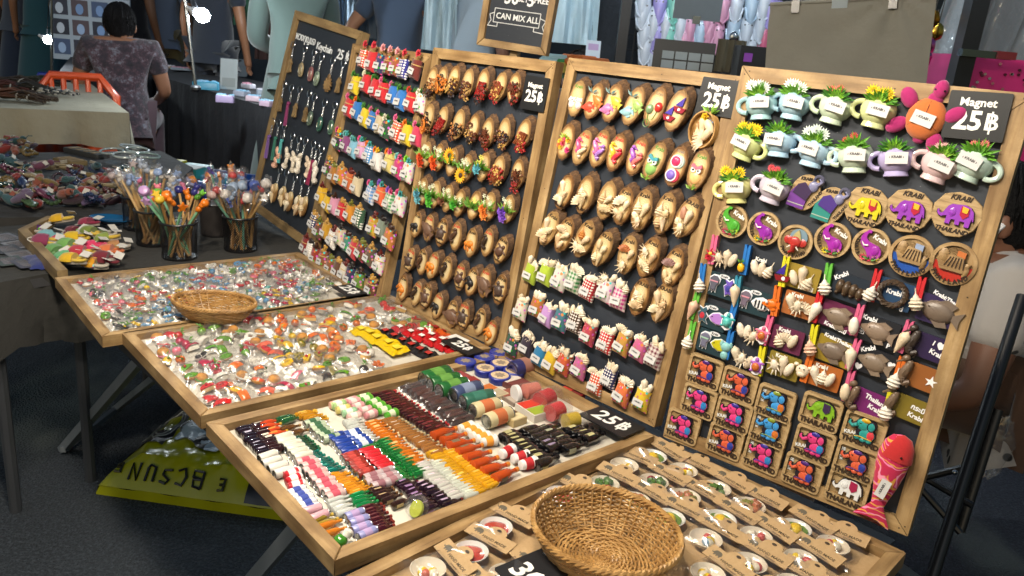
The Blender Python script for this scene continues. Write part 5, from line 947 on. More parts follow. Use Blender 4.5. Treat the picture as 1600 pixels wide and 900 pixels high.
def line(fr, p0, p1, n, fn, r, conv=zp, jit=6, rot0=0):
    a, b = conv(*p0), conv(*p1)
    (u0, v0), (u1, v1) = fr.uv(*a, SURF + r), fr.uv(*b, SURF + r)
    for i in range(n):
        k = i / max(1, n - 1); u, v = max(0.034, min(fr.W - 0.03, u0 + (u1 - u0) * k)), v0 + (v1 - v0) * k
        fn(fr.mat(u + rnd.uniform(-.0008, .0008), v + rnd.uniform(-.002, .002), SURF + r + 0.0004, R(rot0 + rnd.uniform(-jit, jit))) @ Matrix.Rotation(R(rnd.uniform(-50, 50)), 4, 'Y'))
def brow(p0, p1, n, col, cap, lab, nm, big=0):
    lb = 'miniature %s lying in the %s' % nm; line(TC, p0, p1, max(n, round(n * 1.35)) if n > 2 else n, lambda M: bottle(M @ Matrix.Diagonal((0.78, 0.92, 0.78, 1)), col, cap, lab, lb, nm[1]), 0.0053) if not big else line(TC, p0, p1, n, lambda M: bottle(M, col, cap, lab, lb, nm[1], 1), 0.009)
def crow(p0, p1, n, col, top, nm, s=1.0, band=None):
    lb = 'miniature %s lying in the %s' % nm; line(TC, p0, p1, n, lambda M: can(M, col, top, lb, nm[1], s, band), 0.0072 * s)
def urow(p0, p1, n, col, fill, nm, s=1.0, lid='#e8e6e2'):
    lb = 'miniature %s lying in the %s' % nm; line(TC, p0, p1, n, lambda M: mcup(M, col, fill, lb, nm[1], s, lid), 0.0075 * s, jit=10)
brow((160, 250), (262, 372), 10, '#1c0d14', '#3a2a4a', '#a9a2b4', ('dark purple bottle with pale label', 'outer dark row'))
brow((212, 238), (305, 362), 10, '#2a0f0c', '#b8862a', '#c8bfae', ('dark brown bottle with cream label', 'second dark row'))
brow((262, 268), (300, 305), 3, '#b8401a', '#c8a030', '#d87a2a', ('orange red bottle', 'short flame coloured row'))
crow((262, 385), (318, 440), 4, '#cfcabf', '#a8aaac', ('plain white can', 'outer white row'))
urow((345, 446), (362, 486), 3, '#b82028', '#dcd8d4', ('red and white cup', 'group beside the outer rim'))
crow((362, 508), (412, 566), 5, '#d2d2d4', '#b0b2b4', ('white can with blue crest', 'outer row'), 0.9, '#3a4a9a')
crow((415, 572), (438, 596), 2, '#c89aa2', '#b0b2b4', ('pink can', 'outer row next to the gold bottles'), 0.9)
brow((450, 598), (470, 616), 2, '#8a7420', '#c8a84a', '#b8a060', ('olive gold bottle', 'outer corner'))
brow((478, 622), (496, 646), 2, '#b86a14', '#c88a2a', '#c8a868', ('amber bottle', 'outer corner'))
crow((512, 662), (512, 662), 1, '#c8c4aa', '#a8a8a0', ('cream can', 'corner beside the green melon')) if False else None
crow((318, 320), (388, 385), 6, '#c9c5b4', '#a8aaac', ('ivory can', 'white row'))
crow((398, 402), (498, 522), 9, '#c8a8a4', '#b0b2b4', ('pink patterned can', 'rose coloured row'), 1.0, '#b8485a')
brow((505, 535), (545, 575), 3, '#b8bab4', '#c8c8c4', '#d0cec6', ('clear bottle', 'short clear row'))
crow((562, 590), (606, 655), 4, '#8a8ab8', '#b0b2b4', ('lilac blue can', 'lilac row'), 0.95, '#a890b8')
brow((300, 225), (345, 258), 3, '#1c4a26', '#c8b04a', '#8a9a6a', ('dark green bottle with gold cap', 'short green row'))
brow((345, 285), (372, 300), 2, '#5a3a1a', '#8a6a3a', '#9a7a4a', ('brown jug bottle', 'pair beside the gold bottles'))
brow((360, 325), (412, 366), 5, '#123c26', '#2a6a42', '#3a5a44', ('deep green bottle', 'deep green row'))
brow((410, 376), (492, 436), 7, '#0f5a50', '#1a7a6a', '#2a8a7a', ('teal bottle', 'teal row'))
brow((500, 450), (588, 508), 7, '#c07a10', '#d89a2a', '#d8a030', ('honey yellow bottle', 'honey row'))
brow((586, 518), (612, 552), 3, '#0f6a34', '#2a8a4a', '#2f8f56', ('emerald bottle', 'short emerald row'))
brow((622, 562), (672, 640), 6, '#3a0c10', '#7a2a1e', '#5a2a2a', ('deep red bottle', 'deep red row'))
brow((366, 212), (440, 262), 6, '#a8720c', '#c89a2a', '#c8a040', ('gold bottle', 'gold row by the rim'))
crow((420, 268), (482, 322), 6, '#a8b49a', '#b4b6b6', ('silver green striped can', 'green striped row'), 0.95, '#2f5a3a')
crow((496, 318), (560, 376), 6, '#1f3a8a', '#b4b6b6', ('blue can', 'blue can row'), 0.95)
crow((552, 306), (596, 346), 5, '#20408f', '#b4b6b6', ('blue can with white band', 'second blue can row'), 0.95, '#c4c8d0')
crow((545, 384), (600, 442), 6, '#8a2a22', '#b4b6b6', ('brick red can', 'red can row'), 0.95, '#b03a32')
crow((606, 368), (672, 424), 6, '#b8222a', '#b4b6b6', ('bright red can', 'second red can row'), 0.95)
crow((624, 456), (650, 484), 3, '#b09a9c', '#b4b6b6', ('silver pink can', 'silver pink row'), 0.95, '#8a5a62')
crow((668, 440), (700, 470), 3, '#a8989a', '#b4b6b6', ('silver can with rose band', 'second silver row'), 0.95, '#9a6a70')
brow((648, 494), (690, 532), 4, '#2a140c', '#6a4a2a', '#a8906a', ('brown stout bottle', 'stout row'))
brow((730, 545), (738, 552), 1, '#2c160c', '#5a3a20', '#b8a070', ('single brown stout bottle', 'gap beside the lime ball'))
for i, c in enumerate(['#a8c08a', '#cf9a8a', '#9ab87a', '#c8b86a', '#8fb890', '#cfa8a0']): urow((470 + i * 18, 182 + i * 13), (470 + i * 18, 182 + i * 13), 1, c, '#d8d4c4', ('%s pastel cup' % ['sage', 'salmon', 'moss', 'straw', 'mint', 'blush'][i], 'pastel cup row'), 1.0, c)
urow((520, 172), (618, 240), 6, '#c88a8e', '#d8c0b8', ('rose pastel cup', 'rose cup row'), 0.95, '#c89a9a')
brow((555, 262), (622, 330), 6, '#b4b6ae', '#c8c8c0', '#cfccc2', ('clear glass bottle', 'clear row by the pastel cups'))
brow((616, 345), (745, 470), 12, '#12682a', '#1f8a3a', '#3a6a4a', ('bright green bottle', 'outer bright green row'))
brow((676, 330), (800, 444), 11, '#0f5a22', '#c0c4b8', '#2a7a3a', ('green bottle with silver cap', 'inner bright green row'))
brow((742, 472), (835, 562), 7, '#240c18', '#5a1a24', '#8a6a92', ('wine bottle with violet label', 'wine row'))
brow((812, 478), (905, 548), 6, '#1c0a12', '#6a2420', '#a890a8', ('wine bottle with lilac label', 'second wine row'))
urow((566, 162), (690, 240), 7, '#4f9a2e', '#c8d0b0', ('green cup', 'green cup row'), 1.0, '#6ab03a')
brow((630, 268), (795, 412), 12, '#b8620c', '#d8c8a0', '#d8a868', ('orange bottle', 'orange row'))
brow((690, 258), (862, 372), 12, '#8a5a2a', '#b8a880', '#c8c0b0', ('tan bottle with white label', 'tan row'))
brow((805, 412), (925, 528), 9, '#b2b0a8', '#c8c4bc', '#cdb8c0', ('clear bottle with pink label', 'outer clear row'))
brow((860, 408), (985, 518), 10, '#b0b2a6', '#c8c8bc', '#c4c8b4', ('clear bottle with pale label', 'inner clear row'))
brow((850, 372), (1010, 505), 12, '#b8860c', '#d8b030', '#d0a83a', ('yellow bottle', 'outer yellow row'))
brow((905, 368), (1052, 482), 11, '#c08c10', '#2a1c10', '#c8a040', ('yellow bottle with dark cap', 'inner yellow row'))
brow((612, 150), (855, 298), 17, '#2a0608', '#8a1a1e', '#5a1014', ('tiny dark red bottle', 'outer dark red row'))
brow((650, 146), (890, 302), 16, '#3a0a0c', '#a8242a', '#6a161a', ('tiny cherry red bottle', 'inner dark red row'))
brow((880, 302), (1085, 448), 8, '#a83e0c', '#c87a2a', '#6a5a42', ('large amber bottle with black label', 'large amber row'), 1)
urow((952, 285), (1032, 332), 5, '#ddd9d0', '#d8902a', ('white cup with orange print', 'white cup row'), 1.15)
for p in ((1092, 370), (1142, 388), (1168, 410)): urow(p, p, 1, '#e0dcd8', '#b01e24', ('white cup with red print', 'trio between amber and black bottles'), 1.25)
for a, b, n, nm in (((1112, 308), (1232, 402), 9, 'first'), ((1185, 292), (1268, 352), 6, 'second'), ((1240, 290), (1330, 352), 6, 'third'), ((1335, 290), (1395, 318), 4, 'fourth')):
    brow(a, b, n, '#0c0a0c', '#141214', ['#a8a070', '#8a7a92', '#9a9a80', '#b0a878'][ORD.index(nm)], ('black bottle with pale label', '%s black bottle row' % nm), 1)
# wrapped chocolate bars, big cans, tins, jars and boxes
def bag_mb(var, w_=0.034, l_=0.042, hgt=0.008, n=13):
    """a loosely filled cellophane bag: pinched edges and a few straight creases across it"""
    g = random.Random(var * 13 + 5); cr = [(g.uniform(0, math.pi), g.uniform(-.4, .4), g.uniform(0.05, 0.11), g.choice([-1, 1, 1]) * g.uniform(0.0012, 0.0030)) for _ in range(7)]
    wob = [g.uniform(-1, 1) for _ in range(64)]
    def top(a, b):
        x, y = a - .5, b - .5; e = min(a, 1 - a, b, 1 - b) * 2; k = min(1, e * 2.0) ** 0.7; z = 0.0012 + k * hgt
        for th, o, wd, am in cr: z += am * math.exp(-((x * math.cos(th) + y * math.sin(th) - o) / wd) ** 2)
        i = int(a * 7) + 8 * int(b * 7); edge = 1 + (0.05 * wob[i % 64] if e < 0.02 else 0)
        return (x * w_ * edge, y * l_ * edge, max(0.0008, z + (0.0022 * wob[(i * 7) % 64] if e < 0.02 else 0)))
    return MB().sheet(top, n, n)
def film_bag(t, var, w_=0.034, l_=0.042, hgt=0.008, mat='film', z=0.0):
    return put('clear_bag', me(('bag', var, w_, l_, hgt), lambda: bag_mb(var, w_, l_, hgt)), mat, t, T(0, 0, z))
def choc(M):
    t = thing('chocolate_bar', 'miniature dark chocolate bar in clear wrap in the bar row', 'bar', M, 'wrapped chocolate bars')
    put('bar', me('chb', MB().prism(rrect(0.013, 0.044, 0.002), 0, 0.008, 0.001)), 'matte', t, col='#2e1712'); put('print', me('chp', MB().box((0, 0.002, 0.0082), (0.010, 0.030, 0.0004))), 'paint', t, col='#4a241c'); film_bag(t, 1, 0.020, 0.056, 0.009)
line(TC, (735, 128), (935, 268), 13, choc, 0.0004, jit=4)
lb = ('tall green snack can', 'snack cans along the far rim')
line(TC, (822, 92), (908, 146), 4, lambda M: can(M, '#1f5a2a', '#a8acac', 'tall green snack can lying in the snack can row', 'snack cans', 2.1, '#5a8a3a'), 0.015)
line(TC, (950, 160), (950, 160), 1, lambda M: can(M, '#3a4668', '#a8acac', 'slate blue snack can after the green ones', None, 2.1, '#7a86a0'), 0.015)
line(TC, (992, 188), (992, 188), 1, lambda M: can(M, '#2a5a4a', '#a8acac', 'bluish green snack can after the slate blue one', None, 2.1, '#2f6a5a'), 0.015)
line(TC, (1022, 214), (1066, 248), 2, lambda M: can(M, '#c2b48c', '#b0b0a8', 'cream noodle can with red ring print', 'cream noodle cans', 1.9, '#b8643a'), 0.0138)
def tin(x, y, c, nm):
    u, v = TC.uv(*zp(x, y), SURF + 0.008); t = thing('round_tin', nm, 'tin', TC.mat(u, v, SURF), 'round blue tins')
    put('tin_body', me('tinb', MB().lathe([(0.0190, 0.0), (0.0198, 0.001), (0.0198, 0.0085)], 24)), 'plastic', t, col='#1c2a7a'); put('tin_lid', me('tinl', MB().lathe([(0.0205, 0.0086), (0.0205, 0.0125), (0.0196, 0.0134)], 24)), 'plastic', t, col='#232f8a'); put('printed_disc', me('tind', MB().lathe([(0.0165, 0.0134), (0.0165, 0.0138)], 24)), 'paper', t, col=c); put('printed_scene', me('tins', MB().prism(star(7, 0.011, 0.007), 0.0139, 0.0142), False), 'paper', t, col='#8a7a6a')
for i, (x, y, c) in enumerate(((950, 62, '#3a428a'), (1015, 46, '#363e88'), (1068, 30, '#343c86'), (1018, 86, '#c8b08a'), (1072, 68, '#cbb48e'), (1122, 48, '#c8ae86'), (1068, 112, '#cdb690'), (1118, 94, '#c6aa80'))):
    tin(x, y, c, 'round blue tin with %s lid among the blue tins' % ('deep blue' if i < 3 else 'tan pictured'))
line(TC, (1160, 72), (1160, 72), 1, lambda M: can(M, '#2a2a5a', '#8a8ab0', 'violet blue tube lying beside the round tins', None, 2.4, '#9a6a5a'), 0.017, jit=2)
def boxy(x, y, w_, l_, h_, cols, label, rot=0, z=0.0, cat='box'):
    u, v = TC.uv(*zp(x, y), SURF); t = thing('small_box', label, cat, TC.mat(u, v, SURF + z, R(rot)))
    put('carton', MB().box((0, 0, h_ / 2), (w_, l_, h_)), 'paint', t, col=cols[0], smooth=False)
    for q, c in enumerate(cols[1:]): put('printed_panel', MB().box((-w_ * 0.25 + q * w_ * 0.48, 0, h_ + 0.0004), (w_ * 0.44, l_ * 0.86, 0.0006)), 'paper', t, col=c, smooth=False)
boxy(905, 105, 0.07, 0.040, 0.006, ['#5a2a2a', '#b8a098', '#8a3a3a'], 'flat maroon packet beside the snack cans', 4)
boxy(975, 140, 0.05, 0.040, 0.006, ['#b8aa98', '#8a2a24', '#c8bcae'], 'flat beige packet with red print', -3)
boxy(1040, 170, 0.05, 0.036, 0.008, ['#c8b89a', '#b8642a', '#a89a80'], 'cream carton with orange print', 3)
boxy(1120, 140, 0.06, 0.042, 0.010, ['#5a2c28', '#d0c4b8', '#6a3430'], 'chocolate brown carton with white print', 2)
boxy(1110, 185, 0.055, 0.034, 0.006, ['#7a6a5e', '#8a4a3a', '#a89a8c'], 'grey brown flat packet', -4)
boxy(1185, 240, 0.052, 0.040, 0.014, ['#c8c0b4', '#c0301e', '#8a9a2a'], 'white carton with red and green halves', -3)
boxy(1312, 178, 0.045, 0.030, 0.010, ['#8a1e1e', '#b83a2a', '#6a1a1a'], 'red carton beside the far rim', 6)
boxy(1110, 262, 0.040, 0.030, 0.012, ['#a89468', '#5a3a22', '#c8b890'], 'tan carton with brown picture before the black bottles', 2)
def jar(x, y, c, label, lid='#d8d4d0', rz=8, s=1.0):
    u, v = TC.uv(*zp(x, y), SURF + 0.016); t = thing('clear_jar', label, 'jar', TC.mat(u, v, SURF + 0.0165 * s, R(rz), s))
    put('jar_wall', me('jar', MB().lathe([(0.010, -0.0215), (0.0155, -0.021), (0.0163, -0.018), (0.0163, 0.015), (0.0140, 0.0205), (0.0140, 0.0245)], 20, Matrix.Rotation(R(-90), 4, 'X'))), 'clear_plastic', t)
    put('filling', me('jarf', MB().lathe([(0.008, -0.019), (0.0142, -0.0185), (0.0142, 0.008), (0.006, 0.012)], 16, Matrix.Rotation(R(-90), 4, 'X'))), 'resin', t, col=c); put('lid', me('jarl', MB().lathe([(0.0152, 0.0), (0.0152, 0.006), (0.0145, 0.0068)], 20, Matrix.Rotation(R(-90), 4, 'X'))), 'plastic' if lid else 'clear_plastic', t, T(0, 0.0215, 0) if lid else T(0, -0.024, 0), col=lid or '#ffffff')
jar(1168, 160, '#b86a5a', 'clear jar of pinkish sweets with white lid', '#d0ccca', 170); jar(1232, 186, '#b01e26', 'clear jar of red sweets lying behind another red jar', None, 10, 1.1); jar(1268, 226, '#b81e28', 'clear jar of red sweets in front of the other red jar', None, 5); jar(1325, 256, '#b89a14', 'clear jar of yellow sweets by the price card', None, -8, 0.9)
t = thing('clear_ball', 'clear plastic ball holding a pale lime slice', 'ball', TC.px(*zp(780, 568), SURF + 0.0165, 0, 1, SURF + 0.012)); put('shell', MB().ell((0, 0, 0), 0.016, 20, 12), 'clear_plastic', t); put('lime_slice', MB().lathe([(0.011, -0.002), (0.0115, 0), (0.011, 0.002)], 18, T(0, 0, -0.004, rx=60)), 'resin', t, col='#a8b03a')
t = thing('clay_melon', 'small green melon with white cap in the tray corner', 'fruit', TC.px(*zp(515, 678), SURF + 0.008, 0, 1, SURF + 0.008)); put('melon', MB().ell((0, 0, 0), (0.009, 0.009, 0.008), 14, 8), 'ceramic', t, col='#3a7a1e'); put('cap', MB().lathe([(0.006, 0.005), (0.006, 0.012), (0.004, 0.014)], 12), 'plastic', t, T(0, 0.004, 0, rx=-40), col='#d8d4c4')
# ---- bagged miniatures
def f_roll(): return MB().lathe([(0.004, -0.010), (0.0062, -0.009), (0.0066, 0), (0.0062, 0.009), (0.004, 0.010)], 10, Matrix.Rotation(R(90), 4, 'Y'))
def f_fruit(): return MB().ell((0, 0, 0), (0.0075, 0.0068, 0.0062), 10, 7, None, 0.04, random.Random(2))
def f_slice(): return MB().prism([(0.010 * math.cos(R(a)), 0.010 * math.sin(R(a)) - 0.003) for a in range(0, 181, 20)], -0.003, 0.003, 0.0008)
def f_cake(): return MB().lathe([(0.0075, -0.005), (0.0082, -0.004), (0.0082, 0.003), (0.0066, 0.0055), (0.003, 0.0065)], 12)
def f_star(): return MB().prism(star(5, 0.0085, 0.004), -0.0025, 0.0025, 0.0008)
def f_bear(): return blob_animal([(0, -0.003, 0.0052, 0.006, 0.004), (0, 0.005, 0.005, 0.0045, 0.004), (-0.004, 0.009, 0.002, 0.002, 0.0015), (0.004, 0.009, 0.002, 0.002, 0.0015)])
FK = {'roll': f_roll, 'fruit': f_fruit, 'slice': f_slice, 'cake': f_cake, 'star': f_star, 'bear': f_bear}
FNAME = {'roll': 'sushi', 'fruit': 'fruit', 'slice': 'pie slice', 'cake': 'burger', 'star': 'flower', 'bear': 'bear', 'donut': 'doughnut', 'bowl': 'bowl'}
def clay(t, k, c, M):
    """one clay miniature, built from its visible pieces"""
    if k == 'roll':
        b = put('rice', me('rice', MB().prism(rrect(0.020, 0.011, 0.004), -0.006, 0.0005, 0.002)), 'matte', t, M, col='#cfc9ba'); put('topping', me('topp', MB().sheet(lambda u, v: ((u - .5) * .023, (v - .5) * .0125, .0045 - .0045 * (abs(u - .5) * 2) ** 3 - .002 * (abs(v - .5) * 2) ** 2), 8, 4)), 'ceramic', b, col=c)
    elif k == 'fruit':
        b = put('fruit', me('fk_fruit', f_fruit), 'ceramic', t, M, col=c); put('leaf', me('frl', lambda: leaves_mb(4, 0.008, 0.004, 1.5, 2, 0.8), False), 'leafy', b, T(0, 0.002, 0.0055), col='#4a7a28')
    elif k == 'cake':
        b = put('bun', me('bun0', MB().lathe([(0.0075, -0.0055), (0.0085, -0.0045), (0.0085, -0.002)], 14)), 'matte', t, M, col='#b8843e'); put('filling', me('bun1', MB().lathe([(0.0090, -0.0019), (0.0098, -0.0005), (0.0090, 0.0008)], 14)), 'resin', b, col=c); put('bun_top', me('bun2', MB().lathe([(0.0086, 0.0009), (0.0084, 0.003), (0.0062, 0.0058), (0.002, 0.0068)], 14)), 'matte', b, col='#b07a34')
    elif k == 'slice':
        b = put('cake', me('fk_slice', f_slice), 'matte', t, M, col='#c8a060'); put('icing', me('icing', MB().prism([(0.0102 * math.cos(R(a_)), 0.0102 * math.sin(R(a_)) - 0.003) for a_ in range(0, 181, 20)], 0.0031, 0.0048, 0.0008)), 'ceramic', b, col=c); put('cherry', me('cherry', MB().ell((0, 0.002, 0.0062), 0.0022, 8, 6)), 'ceramic', b, col='#a81c24')
    elif k == 'donut':
        b = put('ring', me('dn0', MB().ring((0, 0, 0), 0.0065, 0.0036, 16, 8)), 'matte', t, M, col='#b07c3c'); put('icing', me('dn1', MB().ring((0, 0, 0.0012), 0.0065, 0.0034, 16, 8)), 'ceramic', b, col=c)
    elif k == 'bowl':
        b = put('bowl', me('mb0', MB().lathe([(0.004, -0.005), (0.006, -0.0048), (0.0105, 0.002), (0.010, 0.0024), (0.006, 0.0)], 16)), 'ceramic', t, M, col='#c8c2b8'); seeds(b, 0, 0, -0.001, 0.0085, c, 1.0, 1, 0.0026, 16, 'resin', 'food')
    elif k == 'star':
        b = put('petals', me('fl5', lambda: (lambda mb: [mb.ell((.0055 * math.cos(TAU * q / 5), .0055 * math.sin(TAU * q / 5), 0), (.0038, .0038, .0022), 8, 5) for q in range(5)] and mb)(MB())), 'ceramic', t, M, col=c); put('centre', me('fl5c', MB().ell((0, 0, .0012), (.003, .003, .002), 8, 5)), 'ceramic', b, col='#d0b030')
    else:
        b = put('figure', me('fk_bear', f_bear), 'ceramic', t, M, col=c); put('belly', me('belly', MB().ell((0, -0.003, 0.0028), (.0032, .0038, .0018), 8, 5)), 'ceramic', b, col='#d4ccc0'); put('muzzle', me('muzz', MB().ell((0, 0.004, 0.0034), (.0022, .0017, .0014), 8, 5)), 'ceramic', b, col='#cfc6ba')
CN = {'r': ('red', '#b82420'), 'o': ('orange', '#d0661a'), 'y': ('yellow', '#d0a818'), 'g': ('green', '#5a8a22'), 'w': ('white', '#d8d2c6'), 'p': ('pink', '#cf6a7a'), 'm': ('crimson', '#a81e3e'), 'b': ('blue', '#5a8ab0'), 'l': ('lilac', '#9a86b0'), 'k': ('dark', '#2e2620'), 'v': ('olive', '#8a7a1e'), 'c': ('coral', '#cc5a3c'), 't': ('turquoise', '#5aa098')}
def bagged(M, kinds, where, w_, l_, s=1.0, var=None, hgt=0.011):
    nm = ' and '.join('%s %s' % (CN[c][0], FNAME[k]) for k, c in kinds[:2]); t = thing('bagged_miniature', 'clear bag of clay %s in the %s' % (nm, where), 'bag', M, 'bagged miniatures in the ' + where)
    for q, (k, c) in enumerate(kinds):
        clay(t, k, CN[c][1], T((q - (len(kinds) - 1) / 2) * 0.0165 * s + rnd.uniform(-.002, .002), rnd.uniform(-.004, .004) + (q % 2) * 0.006, 0.0066 * s, rnd.uniform(-22, 22), rnd.uniform(-22, 22), rnd.uniform(0, 360), s))
    film_bag(t, rnd.randrange(6) if var is None else var, w_, l_, hgt)
ZB = [(430, 370, 'ro'), (480, 410, 'mrp'), (600, 380, 'gwg'), (640, 345, 'gbw'), (750, 340, 'row'), (520, 440, 'yko'), (560, 490, 'rrg'), (630, 470, 'mrw'), (690, 430, 'wgr'), (740, 460, 'owy'), (850, 395, 'yyy'), (860, 430, 'yky'), (910, 455, 'yv'), (960, 490, 'ykw'), (780, 480, 'orw'), (860, 485, 'lpw'), (920, 520, 'mgw'), (600, 550, 'cr'), (690, 560, 'koy'), (760, 555, 'co'), (830, 310, 'oo'), (900, 330, 'ooy'), (970, 360, 'oo'), (1030, 395, 'oo'), (930, 405, 'vv'), (1040, 470, 'vgv'), (800, 420, 'rcw'), (1120, 440, 'wcw'), (1150, 490, 'rok'), (1000, 300, 'wyo'), (1080, 300, 'wog'), (1150, 280, 'wcw'), (1200, 260, 'wrg'), (700, 500, 'rwc')]
ex = [zq(*p) for p in ((1145, 358), (1180, 385), (1240, 425), (1330, 360), (1400, 400), (1460, 420), (1500, 415), (1290, 370), (1340, 400), (1440, 385), (1250, 400), (1220, 360), (1380, 365), (1415, 425), (1360, 425), (1310, 420), (1210, 400))]
def fillgrid(fr, nu, nv, zones, conv, where, w_, l_, s, avoid, kinds, per=(1, 2), hg=0.011):
    for i in range(nu):
        for j in range(nv):
            u = 0.028 + (fr.W - 0.056) * (i + rnd.uniform(0.2, 0.8)) / nu; v = 0.03 + (fr.H - 0.06) * (j + rnd.uniform(0.2, 0.8)) / nv
            p = fr.o + fr.U * u + fr.V * v; pc = CM.inverted() @ p; px, py = 800 + F_PX * pc.x / -pc.z, 450 - F_PX * pc.y / -pc.z
            if any(((px - a) / rr) ** 2 + ((py - b) / (rr * 0.55)) ** 2 < 1 for a, b, rr in avoid): continue
            z = min(zones, key=lambda q: (conv(q[0], q[1])[0] - px) ** 2 + ((conv(q[0], q[1])[1] - py) * 1.8) ** 2)
            ks = [(rnd.choice(kinds), rnd.choice(z[2])) for _ in range(rnd.randint(*per))]
            bagged(fr.mat(u, v, SURF + 0.0005 + 0.002 * ((i + j) % 2), R(rnd.uniform(-60, 60))), ks, where, w_, l_, s, None, hg)
fillgrid(TB, 9, 14, ZB, zq, 'clay food tray', 0.050, 0.058, 1.22, [(a, b, 24) for a, b in ex] + [(722, 545, 45)], ['roll', 'fruit', 'slice', 'cake', 'donut', 'bowl', 'roll'], (1, 2), 0.0155)
ZA = [(250, 240, 'rcp'), (320, 260, 'orw'), (200, 190, 'wpk'), (290, 295, 'gkg'), (370, 300, 'gyb'), (440, 290, 'bkw'), (160, 170, 'orw'), (390, 120, 'gyw'), (480, 150, 'wgb'), (560, 140, 'wrb'), (650, 120, 'bwg'), (720, 100, 'tbw'), (830, 90, 'twr'), (850, 105, 'mro'), (780, 130, 'opw'), (830, 150, 'pkw'), (900, 150, 'mpw'), (870, 175, 'mrw'), (940, 120, 'oow'), (910, 200, 'btw'), (970, 190, 'bgw'), (960, 225, 'ggw'), (830, 240, 'mry'), (860, 250, 'yrw'), (790, 250, 'btw'), (1010, 190, 'gwo'), (700, 180, 'rwb'), (620, 190, 'wpb'), (540, 200, 'wyr'), (720, 220, 'bwt'), (1010, 160, 'kyw'), (930, 260, 'owb'), (1020, 220, 'wbt')]
fillgrid(TA, 12, 19, ZA, zq, 'charm tray', 0.040, 0.048, 1.0, [(546, 457, 34), (335, 482, 40)], ['bear', 'star', 'fruit', 'bear', 'donut'], (1, 2), 0.0125)
# snack packets
def packet(X, Y, c, c2, nm, w_=0.036, l_=0.030, rot=0, z=0.0):
    t = thing('snack_packet', nm, 'packet', TB.px(*zq(X, Y), SURF + 0.001 + z, R(rot + rnd.uniform(-5, 5)), 1, SURF), 'shiny snack packets')
    put('packet', me(('pk', w_, l_), lambda: bag_mb(3, w_, l_, 0.007)), 'plastic', t, col=c); put('print', MB().box((0, 0, 0.0105), (w_ * 0.5, l_ * 0.32, 0.0006)), 'paper', t, T(0, 0, 0, rx=4), col=c2)
for i, (X, Y) in enumerate(((1120, 355), (1150, 368), (1175, 388), (1215, 408), (1245, 432))): packet(X, Y, '#c8a80e', '#d8c030', 'yellow snack packet overlapping in a slanting row', 0.036, 0.042, 0, i * 0.0015)
for i in range(6): packet(1205 + i * 30, 362 + i * 16, '#1e1a18', '#a82a22', 'black snack packet with red print in the black packet row', 0.026, 0.034)
for k in range(2):
    for i in range(6): packet(1255 + i * 38 + k * 34, 350 + i * 16 - k * 6, '#a81618', '#e0d8d0', 'red snack packet with white print in the red packet rows', 0.026, 0.030, 0, 0.001)
for i in range(4): packet(1345 + i * 34, 338 + i * 12, '#b84a16', '#8a1e16', 'orange snack packet in the row against the board', 0.028, 0.028)
t = thing('blank_card', 'blank white card beside the 25 baht card', 'card', TB.px(*zq(1455, 397), SURF + 0.012, R(4), 1, SURF)); put('card', MB().prism(rrect(0.045, 0.028, 0.001), 0, 0.001), 'paper', t, col='#d8d6d0'); put('edge_strip', MB().box((0, -0.0125, 0.0013), (0.044, 0.002, 0.0004)), 'paper', t, col='#b8b4aa')
# ---- bowls with paper headers
def header_poly():
    pts = [(-0.034, 0), (0.034, 0), (0.034, 0.022)]
    pts += [(0.014 * math.cos(R(a)) + 0.002, 0.022 + 0.011 * math.sin(R(a))) for a in range(0, 181, 20)]
    return pts + [(-0.034, 0.022)]
FOOD = [('eggs and beans', [('e', '#d0b01c', 2), ('e', '#d8ccb4', 2), ('e', '#b05a4a', 1)]), ('a yellow fruit on a leaf', [('L', '#5a7a2a', 1), ('E', '#d8b41a', 1), ('e', '#d8d2c0', 1)]), ('pastel eggs', [('e', '#b84a4a', 1), ('e', '#7a94a8', 1), ('e', '#cfc6b2', 2), ('e', '#d0b022', 1)]), ('red sauce', [('s', '#a8301e', 1)]), ('fried mix', [('m', '#a8603a', 1), ('m', '#7a7a30', 1)]), ('shrimps', [('m', '#c85a3a', 1), ('e', '#a8241e', 2)]), ('green salad', [('m', '#4a6a30', 1), ('e', '#7a1e2a', 1)])]
